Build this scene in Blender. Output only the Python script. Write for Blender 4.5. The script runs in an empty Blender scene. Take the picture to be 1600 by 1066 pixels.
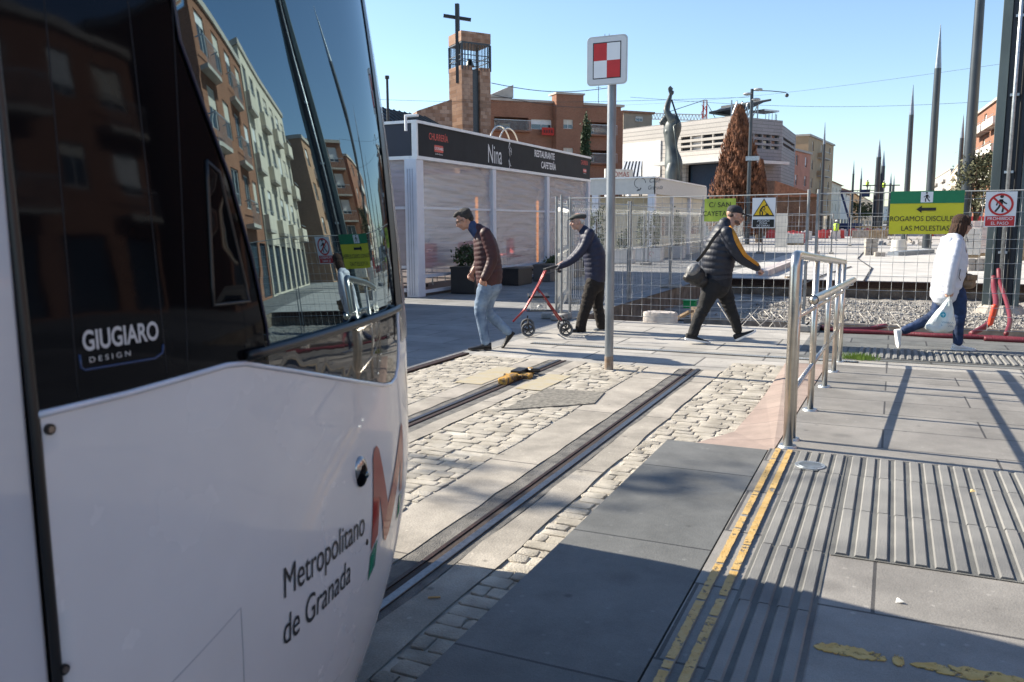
import bpy, bmesh, math, random
from mathutils import Vector, Matrix, geometry
from math import sin, cos, pi, radians, sqrt
random.seed(7)
S = bpy.context.scene
COL = S.collection

# ------------------------------------------------------------------ camera
H = 1.57
PITCH, YAW, ROLL = radians(8.0), radians(24.56), radians(-0.3)
FW = Vector((-sin(YAW)*cos(PITCH), cos(YAW)*cos(PITCH), -sin(PITCH)))
RT0 = Vector((cos(YAW), sin(YAW), 0)); UP0 = RT0.cross(FW)
RT = RT0*cos(ROLL) + UP0*sin(ROLL); UP = RT.cross(FW)
cd = bpy.data.cameras.new('camera'); cam = bpy.data.objects.new('camera', cd); COL.objects.link(cam)
cd.sensor_width = 36; cd.lens = 29.25; cd.clip_start = 0.05; cd.clip_end = 4000
cam.matrix_world = Matrix(((RT.x, UP.x, -FW.x, 0), (RT.y, UP.y, -FW.y, 0), (RT.z, UP.z, -FW.z, H), (0, 0, 0, 1)))
cd.dof.use_dof = True; cd.dof.focus_distance = 10.5; cd.dof.aperture_fstop = 6.3
S.camera = cam
S.render.resolution_x = 1024; S.render.resolution_y = 682

# ------------------------------------------------------------------ sky and sun
SUN_EL, SUN_AZ = radians(31.6), radians(-88.0)         # azimuth from +Y towards +X
sun_dir = Vector((sin(SUN_AZ)*cos(SUN_EL), cos(SUN_AZ)*cos(SUN_EL), sin(SUN_EL)))
W = bpy.data.worlds.new('World'); S.world = W; W.use_nodes = True
nt = W.node_tree; nt.nodes.clear()
sky = nt.nodes.new('ShaderNodeTexSky'); sky.sky_type = 'NISHITA'; sky.sun_disc = False
sky.sun_elevation = SUN_EL; sky.sun_rotation = SUN_AZ % (2*pi)
sky.air_density = 1.0; sky.dust_density = 0.3; sky.ozone_density = 3.0; sky.altitude = 0
bg = nt.nodes.new('ShaderNodeBackground'); bg.inputs[1].default_value = 0.095
wo = nt.nodes.new('ShaderNodeOutputWorld')
nt.links.new(sky.outputs[0], bg.inputs[0]); nt.links.new(bg.outputs[0], wo.inputs[0])
sl = bpy.data.lights.new('sun', 'SUN'); sl.energy = 5.0; sl.angle = radians(0.5); sl.color = (1.0, 0.915, 0.77)
so = bpy.data.objects.new('sun', sl); COL.objects.link(so)
so.rotation_euler = sun_dir.to_track_quat('Z', 'Y').to_euler()
S.view_settings.view_transform = 'Standard'; S.view_settings.look = 'None'
S.view_settings.exposure = 1.22; S.view_settings.gamma = 1.0

# ------------------------------------------------------------------ helpers
def at(px, py, depth):
    """point seen at photo position px, py, at a distance along the view axis"""
    return Vector((0, 0, H)) + (FW + RT*((px-800)/1300) - UP*((py-533)/1300))*depth
def ground(px, py, z=0.0):
    d = FW + RT*((px-800)/1300) - UP*((py-533)/1300)
    return Vector((0, 0, H)) + d*((z-H)/d.z)

MATS = {}
def mat(n, c=(.5, .5, .5), rough=.6, metal=0.0, var=.12, vs=6.0, bump=0.0, bs=40.0, ior=1.5, coat=0.0, alpha=1.0, c2=None, vd=3.0, trans=0.0, thr=None, emit=0.0, worn=0.0, bdist=.01, stretch=None, rv=0.0):
    if n in MATS: return MATS[n]
    m = bpy.data.materials.new(n); m.use_nodes = True; MATS[n] = m
    t = m.node_tree; b = t.nodes['Principled BSDF']; L = t.links
    b.inputs['Roughness'].default_value = rough; b.inputs['Metallic'].default_value = metal
    b.inputs['IOR'].default_value = ior; b.inputs['Coat Weight'].default_value = coat; b.inputs['Coat Roughness'].default_value = .03
    b.inputs['Alpha'].default_value = alpha; b.inputs['Transmission Weight'].default_value = trans
    tc = t.nodes.new('ShaderNodeTexCoord'); src = tc.outputs['Object']
    if stretch:
        mp = t.nodes.new('ShaderNodeMapping'); mp.inputs['Scale'].default_value = stretch
        L.new(src, mp.inputs[0]); src = mp.outputs[0]
    if c2 is None:
        ca = tuple(max(0, x*(1-var)) for x in c); cb = tuple(min(1, x*(1+var)) for x in c)
    else: ca, cb = c, c2
    nz = t.nodes.new('ShaderNodeTexNoise'); nz.inputs['Scale'].default_value = vs; nz.inputs['Detail'].default_value = vd
    L.new(src, nz.inputs['Vector'])
    rp = t.nodes.new('ShaderNodeValToRGB')
    lo, hi = thr if thr else (.32, .68)
    rp.color_ramp.elements[0].position = lo; rp.color_ramp.elements[1].position = hi
    rp.color_ramp.elements[0].color = (*ca, 1); rp.color_ramp.elements[1].color = (*cb, 1)
    L.new(nz.outputs[0], rp.inputs[0]); L.new(rp.outputs[0], b.inputs['Base Color'])
    if rv:
        mr = t.nodes.new('ShaderNodeMapRange'); mr.inputs[3].default_value = rough-rv; mr.inputs[4].default_value = rough+rv
        L.new(nz.outputs[0], mr.inputs[0]); L.new(mr.outputs[0], b.inputs['Roughness'])
    if worn:
        nw = t.nodes.new('ShaderNodeTexNoise'); nw.inputs['Scale'].default_value = 34; nw.inputs['Detail'].default_value = 7; nw.inputs['Roughness'].default_value = .7; L.new(src, nw.inputs['Vector'])
        mw = t.nodes.new('ShaderNodeMapRange'); mw.inputs[1].default_value = worn-.02; mw.inputs[2].default_value = worn+.03; L.new(nw.outputs[0], mw.inputs[0]); L.new(mw.outputs[0], b.inputs['Alpha'])
    if emit:
        L.new(rp.outputs[0], b.inputs['Emission Color']); b.inputs['Emission Strength'].default_value = emit
    if bump:
        n2 = t.nodes.new('ShaderNodeTexNoise'); n2.inputs['Scale'].default_value = bs; n2.inputs['Detail'].default_value = 4
        L.new(src, n2.inputs['Vector'])
        bp = t.nodes.new('ShaderNodeBump'); bp.inputs['Strength'].default_value = bump; bp.inputs['Distance'].default_value = bdist
        L.new(n2.outputs[0], bp.inputs['Height']); L.new(bp.outputs[0], b.inputs['Normal'])
    return m

def mat_brick(n, c1, c2, mortar, w, h, ms=.01, rough=.8, off=.5, bump=.3, var=.25, vs=3.0, rot=None, fine=60.0, swap=None, spots=0.0):
    """brick / slab pattern in object space; the pattern lies in the (u, v) plane given by swap"""
    if n in MATS: return MATS[n]
    m = bpy.data.materials.new(n); m.use_nodes = True; MATS[n] = m
    t = m.node_tree; b = t.nodes['Principled BSDF']; L = t.links
    b.inputs['Roughness'].default_value = rough
    tc = t.nodes.new('ShaderNodeTexCoord'); src = tc.outputs['Object']
    if swap == 'wall':                       # u = x + y, v = z
        sp = t.nodes.new('ShaderNodeSeparateXYZ'); L.new(src, sp.inputs[0])
        ad = t.nodes.new('ShaderNodeMath'); L.new(sp.outputs[0], ad.inputs[0]); L.new(sp.outputs[1], ad.inputs[1])
        cb = t.nodes.new('ShaderNodeCombineXYZ'); L.new(ad.outputs[0], cb.inputs[0]); L.new(sp.outputs[2], cb.inputs[1])
        vec = cb.outputs[0]
    else:
        mp = t.nodes.new('ShaderNodeMapping'); L.new(src, mp.inputs[0]); vec = mp.outputs[0]
        if rot: mp.inputs['Rotation'].default_value = (0, 0, rot)
    br = t.nodes.new('ShaderNodeTexBrick'); br.inputs['Scale'].default_value = 1.0
    br.inputs['Color1'].default_value = (*c1, 1); br.inputs['Color2'].default_value = (*c2, 1); br.inputs['Mortar'].default_value = (*mortar, 1)
    br.inputs['Brick Width'].default_value = w; br.inputs['Row Height'].default_value = h
    br.inputs['Mortar Size'].default_value = ms; br.inputs['Mortar Smooth'].default_value = .1; br.offset = off
    L.new(vec, br.inputs['Vector'])
    nz = t.nodes.new('ShaderNodeTexNoise'); nz.inputs['Scale'].default_value = vs; nz.inputs['Detail'].default_value = 6; nz.inputs['Roughness'].default_value = .65
    L.new(src, nz.inputs['Vector'])
    mr = t.nodes.new('ShaderNodeMapRange'); mr.inputs[1].default_value = .3; mr.inputs[2].default_value = .7
    mr.inputs[3].default_value = 1-var; mr.inputs[4].default_value = 1+var; L.new(nz.outputs[0], mr.inputs[0])
    fac = mr.outputs[0]
    if spots:
        for sc_, th_, lo_ in ((4.3, .07, .55), (11.0, .10, 1.35), (1.7, .12, .74)):
            vo = t.nodes.new('ShaderNodeTexVoronoi'); vo.inputs['Scale'].default_value = sc_; vo.inputs['Randomness'].default_value = 1; L.new(src, vo.inputs['Vector'])
            m4 = t.nodes.new('ShaderNodeMapRange'); m4.inputs[1].default_value = th_*.6; m4.inputs[2].default_value = th_*1.3; m4.inputs[3].default_value = 1+(lo_-1)*spots; m4.inputs[4].default_value = 1.0; L.new(vo.outputs[0], m4.inputs[0])
            m5 = t.nodes.new('ShaderNodeMath'); m5.operation = 'MULTIPLY'; L.new(fac, m5.inputs[0]); L.new(m4.outputs[0], m5.inputs[1]); fac = m5.outputs[0]
    n3 = t.nodes.new('ShaderNodeTexNoise'); n3.inputs['Scale'].default_value = fine*2; n3.inputs['Detail'].default_value = 3
    L.new(src, n3.inputs['Vector'])
    mr3 = t.nodes.new('ShaderNodeMapRange'); mr3.inputs[1].default_value = .3; mr3.inputs[2].default_value = .7
    mr3.inputs[3].default_value = .78; mr3.inputs[4].default_value = 1.18; L.new(n3.outputs[0], mr3.inputs[0])
    mu = t.nodes.new('ShaderNodeMath'); mu.operation = 'MULTIPLY'; L.new(fac, mu.inputs[0]); L.new(mr3.outputs[0], mu.inputs[1])
    mx = t.nodes.new('ShaderNodeVectorMath'); mx.operation = 'SCALE'
    L.new(br.outputs[0], mx.inputs[0]); L.new(mu.outputs[0], mx.inputs[3]); L.new(mx.outputs[0], b.inputs['Base Color'])
    if bump:
        n2 = t.nodes.new('ShaderNodeTexNoise'); n2.inputs['Scale'].default_value = fine; n2.inputs['Detail'].default_value = 4; L.new(src, n2.inputs['Vector'])
        ml = t.nodes.new('ShaderNodeMath'); ml.operation = 'MULTIPLY_ADD'; ml.inputs[1].default_value = .35
        iv = t.nodes.new('ShaderNodeMath'); iv.operation = 'SUBTRACT'; iv.inputs[0].default_value = 1; L.new(br.outputs[1], iv.inputs[1])
        L.new(n2.outputs[0], ml.inputs[0]); L.new(iv.outputs[0], ml.inputs[2])
        bp = t.nodes.new('ShaderNodeBump'); bp.inputs['Strength'].default_value = bump; bp.inputs['Distance'].default_value = .01
        L.new(ml.outputs[0], bp.inputs['Height']); L.new(bp.outputs[0], b.inputs['Normal'])
    return m

def tag(o, label=None, cat=None, group=None, kind=None):
    if label: o['label'] = label
    if cat: o['category'] = cat
    if group: o['group'] = group
    if kind: o['kind'] = kind
    return o
def thing(name, label, cat, loc=(0, 0, 0), rotz=0.0, group=None):
    o = bpy.data.objects.new(name, None); COL.objects.link(o); o.empty_display_size = .2
    o.location = loc; o.rotation_euler = (0, 0, rotz)
    return tag(o, label, cat, group)
def copy_tree(o, parent=None):
    c = o.copy(); COL.objects.link(c)
    if parent is not None: c.parent = parent
    for ch in [x for x in bpy.data.objects if x.parent == o]: copy_tree(ch, c)
    return c
def world_of(o):
    M = Matrix.Translation(o.location) @ o.rotation_euler.to_matrix().to_4x4()
    return (world_of(o.parent) @ M) if o.parent else M

class MB:
    def __init__(s): s.v = []; s.f = []; s.m = []
    def add(s, vs, fs, mi=0):
        k = len(s.v); s.v += [Vector(p) for p in vs]
        for f in fs: s.f.append([i+k for i in f]); s.m.append(mi)
        return s
    def box(s, c, d, rz=0.0, mi=0, R=None):
        M = R or Matrix.Rotation(rz, 3, 'Z'); c = Vector(c); h = Vector(d)/2
        vs = [c + M @ Vector((x*h.x, y*h.y, z*h.z)) for z in (-1, 1) for x, y in ((-1, -1), (1, -1), (1, 1), (-1, 1))]
        return s.add(vs, [(3, 2, 1, 0), (4, 5, 6, 7), (0, 1, 5, 4), (1, 2, 6, 5), (2, 3, 7, 6), (3, 0, 4, 7)], mi)
    def bar(s, a, b, w, h, mi=0, up=(0, 0, 1)):
        a = Vector(a); b = Vector(b); d = (b-a); L = d.length; d.normalize()
        x = d.cross(Vector(up));  x = x.normalized() if x.length > 1e-5 else Vector((1, 0, 0)); z = x.cross(d)
        M = Matrix((x, d, z)).transposed()
        return s.box((a+b)/2, (w, L, h), mi=mi, R=M)
    def tube(s, pts, r, n=10, side=None, round_ends=False, mi=0, closed=False):
        """r: radius or list of radius / (ra, rb); ra along side vector"""
        P = [Vector(p) for p in pts]; N = len(P)
        rr = r if isinstance(r, (list, tuple)) else [r]*N
        rr = [(q, q) if not isinstance(q, (list, tuple)) else q for q in rr]
        T = []
        for i in range(N):
            if closed: d = P[(i+1) % N]-P[i-1]
            else: d = P[min(i+1, N-1)]-P[max(i-1, 0)]
            T.append(d.normalized() if d.length > 1e-9 else Vector((0, 0, 1)))
        u = Vector(side) if side is not None else (Vector((0, 0, 1)) if abs(T[0].z) < .9 else Vector((1, 0, 0)))
        rings = []
        for i in range(N):
            w = u - T[i]*u.dot(T[i])
            if w.length < 1e-4: w = T[i].orthogonal()
            w.normalize(); 
            if side is None: u = w
            rings.append((P[i], w, T[i].cross(w), rr[i]))
        if round_ends:
            pre, post = [], []
            for a in (.25, .6, .85):
                p, w, x, q = rings[0]; m = min(q); k = cos(a*pi/2); pre.append((p-T[0]*m*sin(a*pi/2), w, x, (q[0]*k, q[1]*k)))
                p, w, x, q = rings[-1]; m = min(q); post.append((p+T[-1]*m*sin(a*pi/2), w, x, (q[0]*k, q[1]*k)))
            rings = pre[::-1] + rings + post
        vs, fs = [], []
        for p, w, x, q in rings:
            for k in range(n):
                a = 2*pi*k/n; vs.append(p + w*cos(a)*q[0] + x*sin(a)*q[1])
        R = len(rings)
        for i in range(R if closed else R-1):
            j = (i+1) % R
            for k in range(n):
                l = (k+1) % n; fs.append((i*n+k, i*n+l, j*n+l, j*n+k))
        if not closed: fs.append(tuple(range(n-1, -1, -1))); fs.append(tuple((R-1)*n+k for k in range(n)))
        return s.add(vs, fs, mi)
    def cyl(s, c, r, h, n=16, mi=0, r2=None):
        c = Vector(c); return s.tube([c, c+Vector((0, 0, h))], [r, r if r2 is None else r2], n, mi=mi, side=(1, 0, 0))
    def prism(s, poly, z0, z1, mi=0):
        """polygon in x, y extruded in z"""
        n = len(poly)
        vs = [(p[0], p[1], z0) for p in poly] + [(p[0], p[1], z1) for p in poly]
        a = sum(poly[i][0]*poly[(i+1) % n][1]-poly[(i+1) % n][0]*poly[i][1] for i in range(n))
        fs = [tuple(range(n-1, -1, -1)), tuple(range(n, 2*n))] + [(i, (i+1) % n, n+(i+1) % n, n+i) for i in range(n)]
        if a < 0: fs = [f[::-1] for f in fs]
        return s.add(vs, fs, mi)
    def vprism(s, poly, o, ux, uy, th, mi=0):
        """flat outline poly in plane (ux, uy) through o, thickness th along -(ux x uy)"""
        o = Vector(o); ux = Vector(ux); uy = Vector(uy); nn = ux.cross(uy).normalized()
        n = len(poly); a = sum(poly[i][0]*poly[(i+1) % n][1]-poly[(i+1) % n][0]*poly[i][1] for i in range(n))
        if a < 0: poly = poly[::-1]
        f = [o+ux*x+uy*y for x, y in poly]; bk = [p-nn*th for p in f]
        return s.add(f+bk, [tuple(range(n)), tuple(range(2*n-1, n-1, -1))] + [(i, n+i, n+(i+1) % n, (i+1) % n) for i in range(n)], mi)
    def ell(s, c, r, n=12, m=8, mi=0, R=None):
        c = Vector(c); vs, fs = [], []
        for i in range(1, m):
            for k in range(n):
                a = pi*i/m; b = 2*pi*k/n; p = Vector((r[0]*sin(a)*cos(b), r[1]*sin(a)*sin(b), r[2]*cos(a)))
                vs.append(c + (R @ p if R else p))
        p = Vector((0, 0, r[2])); t = len(vs); vs.append(c+(R @ p if R else p)); vs.append(c-(R @ p if R else p))
        for i in range(m-2):
            for k in range(n): fs.append((i*n+k, (i+1)*n+k, (i+1)*n+(k+1) % n, i*n+(k+1) % n))
        for k in range(n): fs.append((t, k, (k+1) % n)); fs.append((t+1, (m-2)*n+(k+1) % n, (m-2)*n+k))
        return s.add(vs, fs, mi)
    def build(s, name, mats, parent=None, world=False, smooth=False, bevel=0.0, auto=None):
        me = bpy.data.meshes.new(name)
        vs = s.v
        if world and parent is not None:
            M = world_of(parent).inverted(); vs = [M @ p for p in vs]
        me.from_pydata([tuple(p) for p in vs], [], s.f)
        for m in (mats if isinstance(mats, (list, tuple)) else [mats]): me.materials.append(m)
        me.polygons.foreach_set('material_index', s.m)
        if smooth: me.polygons.foreach_set('use_smooth', [True]*len(me.polygons))
        me.update()
        if auto: 
            try: me.set_sharp_from_angle(angle=radians(auto))
            except Exception: pass
        o = bpy.data.objects.new(name, me); COL.objects.link(o)
        if parent is not None: o.parent = parent
        if bevel:
            b = o.modifiers.new('b', 'BEVEL'); b.width = bevel; b.segments = 2; b.limit_method = 'ANGLE'; b.angle_limit = radians(40)
        return o
def struct(o): o['kind'] = 'structure'; return o

def remeshed(mb, name, material, voxel=.009, it=3, parent=None, world=False, fac=.5):
    """fuse overlapping closed pieces into one continuous smooth surface"""
    o = mb.build(name, material, None)
    r = o.modifiers.new('r', 'REMESH'); r.mode = 'VOXEL'; r.voxel_size = voxel; r.use_smooth_shade = True
    s = o.modifiers.new('s', 'SMOOTH'); s.factor = fac; s.iterations = it
    dg = bpy.context.evaluated_depsgraph_get()
    me = bpy.data.meshes.new_from_object(o.evaluated_get(dg)); me.name = name
    if not me.materials: me.materials.append(material)
    me.polygons.foreach_set('use_smooth', [True]*len(me.polygons))
    bpy.data.objects.remove(o); 
    if world and parent is not None: me.transform(world_of(parent).inverted())
    q = bpy.data.objects.new(name, me); COL.objects.link(q)
    if parent is not None: q.parent = parent
    return q

def text_mesh(body, size, bold=0.0, space=1.0, align='CENTER', shear=0.0, wscale=1.0):
    """flat triangles of a line of lettering in its own x, y plane"""
    cu = bpy.data.curves.new('t', 'FONT'); cu.body = body; cu.size = size; cu.align_x = align; cu.align_y = 'CENTER'
    cu.offset = bold; cu.space_character = space; cu.shear = shear; cu.space_line = 1.0
    o = bpy.data.objects.new('t', cu); COL.objects.link(o)
    dg = bpy.context.evaluated_depsgraph_get()
    me = bpy.data.meshes.new_from_object(o.evaluated_get(dg))
    vs = [(v.co.x*wscale, v.co.y) for v in me.vertices]; fs = [tuple(p.vertices) for p in me.polygons]
    bpy.data.objects.remove(o); bpy.data.meshes.remove(me); bpy.data.curves.remove(cu)
    return vs, fs
def letters(body, size, o, ux, uy, m, parent, name='lettering', off=.002, world=False, **k):
    vs, fs = text_mesh(body, size, **k); o = Vector(o); ux = Vector(ux); uy = Vector(uy); n = ux.cross(uy).normalized()
    b = MB(); b.add([o+ux*x+uy*y+n*off for x, y in vs], fs)
    return b.build(name, m, parent, world=world)
def flat(polys, o, ux, uy, m, parent, name, off=.002, th=0.001, world=False):
    b = MB(); n = Vector(ux).cross(Vector(uy)).normalized()
    for p in polys: b.vprism(p, Vector(o)+n*off, ux, uy, th)
    return b.build(name, m, parent, world=world)
def circle(cx, cy, r, n=28, a0=0, a1=2*pi): return [(cx+r*cos(a0+(a1-a0)*k/n), cy+r*sin(a0+(a1-a0)*k/n)) for k in range(n)]
def rrect(x0, y0, x1, y1, r, n=5):
    out = []
    for cx, cy, a in ((x1-r, y1-r, 0), (x0+r, y1-r, pi/2), (x0+r, y0+r, pi), (x1-r, y0+r, 1.5*pi)):
        out += [(cx+r*cos(a+pi/2*k/n), cy+r*sin(a+pi/2*k/n)) for k in range(n+1)]
    return out
def strip(pts, w):
    """thin band polygon following 2D points"""
    L, Rr = [], []
    for i, p in enumerate(pts):
        q = pts[min(i+1, len(pts)-1)]; r = pts[max(i-1, 0)]; dx, dy = q[0]-r[0], q[1]-r[1]; l = math.hypot(dx, dy) or 1
        L.append((p[0]-dy/l*w/2, p[1]+dx/l*w/2)); Rr.append((p[0]+dy/l*w/2, p[1]-dx/l*w/2))
    return L + Rr[::-1]
def disp(a, v): return a + (random.random()-.5)*2*v

# shared materials
steel = mat('brushed_steel', (.58, .55, .5), .28, 1.0, var=.1, vs=20, bump=.05, bs=200)
galv = mat('galvanised_steel', (.42, .45, .47), .45, .8, var=.2, vs=14)
dark_metal = mat('dark_grey_paint', (.045, .052, .06), .45, .2, var=.15)
black = mat('black_matt', (.012, .012, .013), .5, var=.2)
rubber = mat('black_rubber', (.02, .02, .02), .7)
white_paint = mat('white_paint', (.78, .78, .77), .4, var=.04)
red_paint = mat('red_paint', (.55, .02, .02), .45, var=.1)
sign_white = mat('sign_white', (.8, .8, .8), .4, var=.02)
sign_black = mat('sign_black', (.01, .01, .01), .4)
# ------------------------------------------------------------------ ground, track, platform
asphalt = mat('asphalt_plaza', (.20, .20, .20), .85, var=.2, vs=1.2, bump=.35, bs=90)
plaza_m = mat_brick('plaza_slabs', (.19, .19, .19), (.23, .23, .225), (.09, .09, .09), 1.2, .6, .008, .8, var=.28, vs=1.1, bump=.3, spots=1.0)
pave_m = mat_brick('light_paving', (.30, .285, .26), (.36, .34, .31), (.10, .095, .09), 1.3, .65, .012, .75, var=.26, vs=1.6, bump=.4, spots=1.0)
plat_m = mat_brick('platform_slabs', (.105, .108, .105), (.125, .126, .122), (.035, .035, .035), 20, 1.15, .006, .7, off=0, var=.34, vs=2.2, bump=.5, fine=130, spots=1.0)
plat2_m = mat_brick('walkway_slabs', (.185, .175, .16), (.225, .212, .195), (.055, .052, .05), 1.25, .62, .007, .7, var=.30, vs=2.0, bump=.5, fine=130, spots=1.0)
conc = mat_brick('track_concrete', (.275, .25, .212), (.32, .29, .25), (.10, .09, .08), 40, 1.62, .007, .85, off=0, var=.34, vs=2.6, bump=.8, fine=70, spots=1.0)
conc_site = mat('site_concrete', (.36, .35, .33), .85, vs=.9, c2=(.50, .485, .46), bump=.4, bs=30, vd=8)
tar = mat('track_tar', (.07, .068, .065), .85, vs=9, c2=(.17, .16, .145), bump=.7, bs=150, vd=6)
rust = mat('rusty_rail', (.022, .013, .010), .55, .5, vs=30, c2=(.065, .032, .022), bump=.4, bs=200)
rail_shine = mat('worn_rail_head', (.14, .135, .14), .33, .85, vs=40, var=.25, bump=.1, bs=300)
cob_m = mat('cobble_stone', (.25, .225, .185), .9, vs=5.5, c2=(.46, .42, .355), bump=.7, bs=110, vd=7)
mortar = mat('cobble_mortar', (.26, .235, .20), .95, vs=6, c2=(.56, .52, .45), bump=.8, bs=120, vd=6)
pink = mat('pink_paving', (.34, .235, .19), .85, vs=4, c2=(.42, .33, .285), bump=.4, bs=120)
dirt = mat('dirt', (.10, .085, .07), .95, vs=3, c2=(.26, .23, .19), bump=1, bs=25, bdist=.03, vd=8)
yellow_worn = mat('worn_yellow_paint', (.45, .28, .08), .6, vs=25, c2=(.52, .36, .15), bump=.3, bs=150, vd=6, worn=.40)

# ground sheet with the hole of the excavation
PIT = [(-4.8, 13.0), (9.0, 13.0), (9.0, 24.4), (-4.8, 24.4)]
def sheet(name, outer, hole, z, m, step=None):
    vs = [Vector((x, y)) for x, y in outer+hole]; n, k = len(outer), len(hole)
    es = [(i, (i+1) % n) for i in range(n)] + [(n+i, n+(i+1) % k) for i in range(k)]
    r = geometry.delaunay_2d_cdt(vs, es, [], 0, 1e-5); v2, f2 = r[0], r[2]
    keep = []
    for f in f2:
        c = sum((v2[i] for i in f), Vector((0, 0)))/len(f)
        inside = False; j = k-1
        for i in range(k):
            xi, yi = hole[i]; xj, yj = hole[j]
            if (yi > c.y) != (yj > c.y) and c.x < (xj-xi)*(c.y-yi)/(yj-yi)+xi: inside = not inside
            j = i
        if not inside: keep.append(tuple(f))
    b = MB(); b.add([(p.x, p.y, z) for p in v2], keep); return struct(b.build(name, m))
sheet('ground', [(-1500, -1500), (1500, -1500), (1500, 1500), (-1500, 1500)], PIT, 0, plaza_m)

def rect(name, x0, y0, x1, y1, z, m, th=None):
    b = MB()
    if th: b.box(((x0+x1)/2, (y0+y1)/2, z-th/2), (x1-x0, y1-y0, th))
    else: b.add([(x0, y0, z), (x1, y0, z), (x1, y1, z), (x0, y1, z)], [(0, 1, 2, 3)])
    return struct(b.build(name, m))
rect('crossing_paving', -4.62, 8.86, 16, 13.0, .004, pave_m)
rect('dark_paving', -1.0, 10.2, 16, 12.98, .008, mat_brick('dark_paving_slabs', (.10, .105, .10), (.15, .15, .145), (.04, .04, .04), .9, .45, .01, .75, var=.3, vs=3, bump=.5, spots=1.0))
rect('track_bed', -4.62, -30, -1.0, 8.86, .004, mortar)
rect('street_paving', -4.79, 24.41, 9, 70, .006, conc_site)
rect('street', -14, 45, 14, 700, .010, mat('far_asphalt', (.30, .29, .28), .9, vs=.3, c2=(.42, .41, .39), vd=6))
# tar bands, concrete strips, rails
for name, x0, x1, z, m in (('tar_band', -3.55, -3.26, .010, tar), ('tar_band', -2.03, -1.775, .010, tar),
                           ('concrete_strip', -3.78, -3.555, .014, conc), ('concrete_strip', -3.255, -3.10, .014, conc),
                           ('concrete_strip', -2.37, -2.035, .014, conc), ('concrete_strip', -1.77, -1.585, .014, conc)):
    b = MB(); n = 90; L, Rr = [], []
    for i in range(n+1):
        y = -12+20.86*i/n; j = .012 if m is conc else .004
        L.append((disp(x0, j), y)); Rr.append((disp(x1, j), y))
    vs = [(*p, z) for p in L]+[(*p, z) for p in Rr]
    b.add(vs, [(i, n+1+i, n+2+i, i+1) for i in range(n)]); struct(b.build(name, m))
for sx, x in ((1, -1.87), (-1, -3.42)):
    t = thing('tram_rail', 'grooved steel tram rail nearer the platform, shiny along its head' if sx > 0 else 'grooved steel tram rail farther from the platform, with a yellow derailer on it', 'rail', (x, 0, 0), group='tram rails in the street')
    b = MB(); y0, y1 = -20, 8.85
    b.box((sx*.026, (y0+y1)/2, .008), (.044, y1-y0, .024)); b.build('rail_head', rail_shine, t, bevel=.003)
    b = MB(); b.box((-sx*.050, (y0+y1)/2, .007), (.022, y1-y0, .020)); b.build('guard_lip', rust, t)
    b = MB(); b.box((-sx*.018, (y0+y1)/2, .0065), (.040, y1-y0, .010)); b.build('groove', mat('groove_dirt', (.03, .018, .013), .8, vs=30, bump=.5), t)

# cobbles: every stone is real geometry, one paved surface
def cobbles(name, x0, x1, y0, y1, keep=lambda x, y: True, sw=.165, sh=.095):
    b = MB(); y = y0; row = 0
    while y < y1:
        x = x0 - random.random()*sw; h = sh*(.85+.3*random.random())
        while x < x1:
            w = sw*(.7+.75*random.random()); a, c = max(x, x0), min(x+w, x1)
            if c-a > .04 and keep((a+c)/2, y) and random.random() > .02:
                g = .0035; z = .011+random.random()*.005; tl = (random.random()-.5)*.004; t2 = (random.random()-.5)*.003
                n = 12; cx, cy = (a+c)/2, y+h/2; hw, hh = (c-a)/2-g, h/2-g; rings = []
                for zz, s in ((.0, 1.0), (z-.005, 1.0), (z-.001, .965), (z, .91)):
                    ring = []
                    for k in range(n):
                        an = 2*pi*k/n+.26; ca, sa = cos(an), sin(an); e = .26
                        ring.append((cx+math.copysign(abs(ca)**e, ca)*hw*s*(1+.0*an), cy+math.copysign(abs(sa)**e, sa)*hh*s, zz+ca*tl+sa*t2))
                    rings.append(ring)
                rings = [[(p[0]+j[0]*.9, p[1]+j[1]*.9, p[2]) for p, j in zip(rg, js)] for js in [[(disp(0, .007), disp(0, .006)) for _ in range(n)]] for rg in rings]
                vs = [p for rg in rings for p in rg]; fs = []
                for i in range(3):
                    for k in range(n): fs.append((i*n+k, i*n+(k+1) % n, (i+1)*n+(k+1) % n, (i+1)*n+k))
                fs.append(tuple(3*n+k for k in range(n))); b.add(vs, fs)
            x += w
        y += h; row += 1
    o = b.build(name, cob_m, smooth=True, auto=50); return struct(o)
patch = [(-3.16, 6.95), (-2.47, 7.60), (-2.13, 6.98), (-2.85, 6.35)]
cobbles('cobbled_paving', -3.09, -2.38, 2.0, 8.78)
cobbles('cobbled_paving', -4.60, -3.79, 3.0, 8.78)
cobbles('cobbled_paving', -1.575, -1.275, -2.0, 5.2)
cobbles('cobbled_paving', -1.575, -.98, 5.2, 9.4)
b = MB(); b.prism([(-2.93, 6.2), (-2.30, 6.75), (-2.37, 7.25), (-2.93, 7.2)], .0, .023)
struct(b.build('asphalt_patch', mat('patch_asphalt', (.14, .13, .115), .95, vs=30, c2=(.32, .30, .26), bump=1, bs=160, bdist=.02)))

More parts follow.
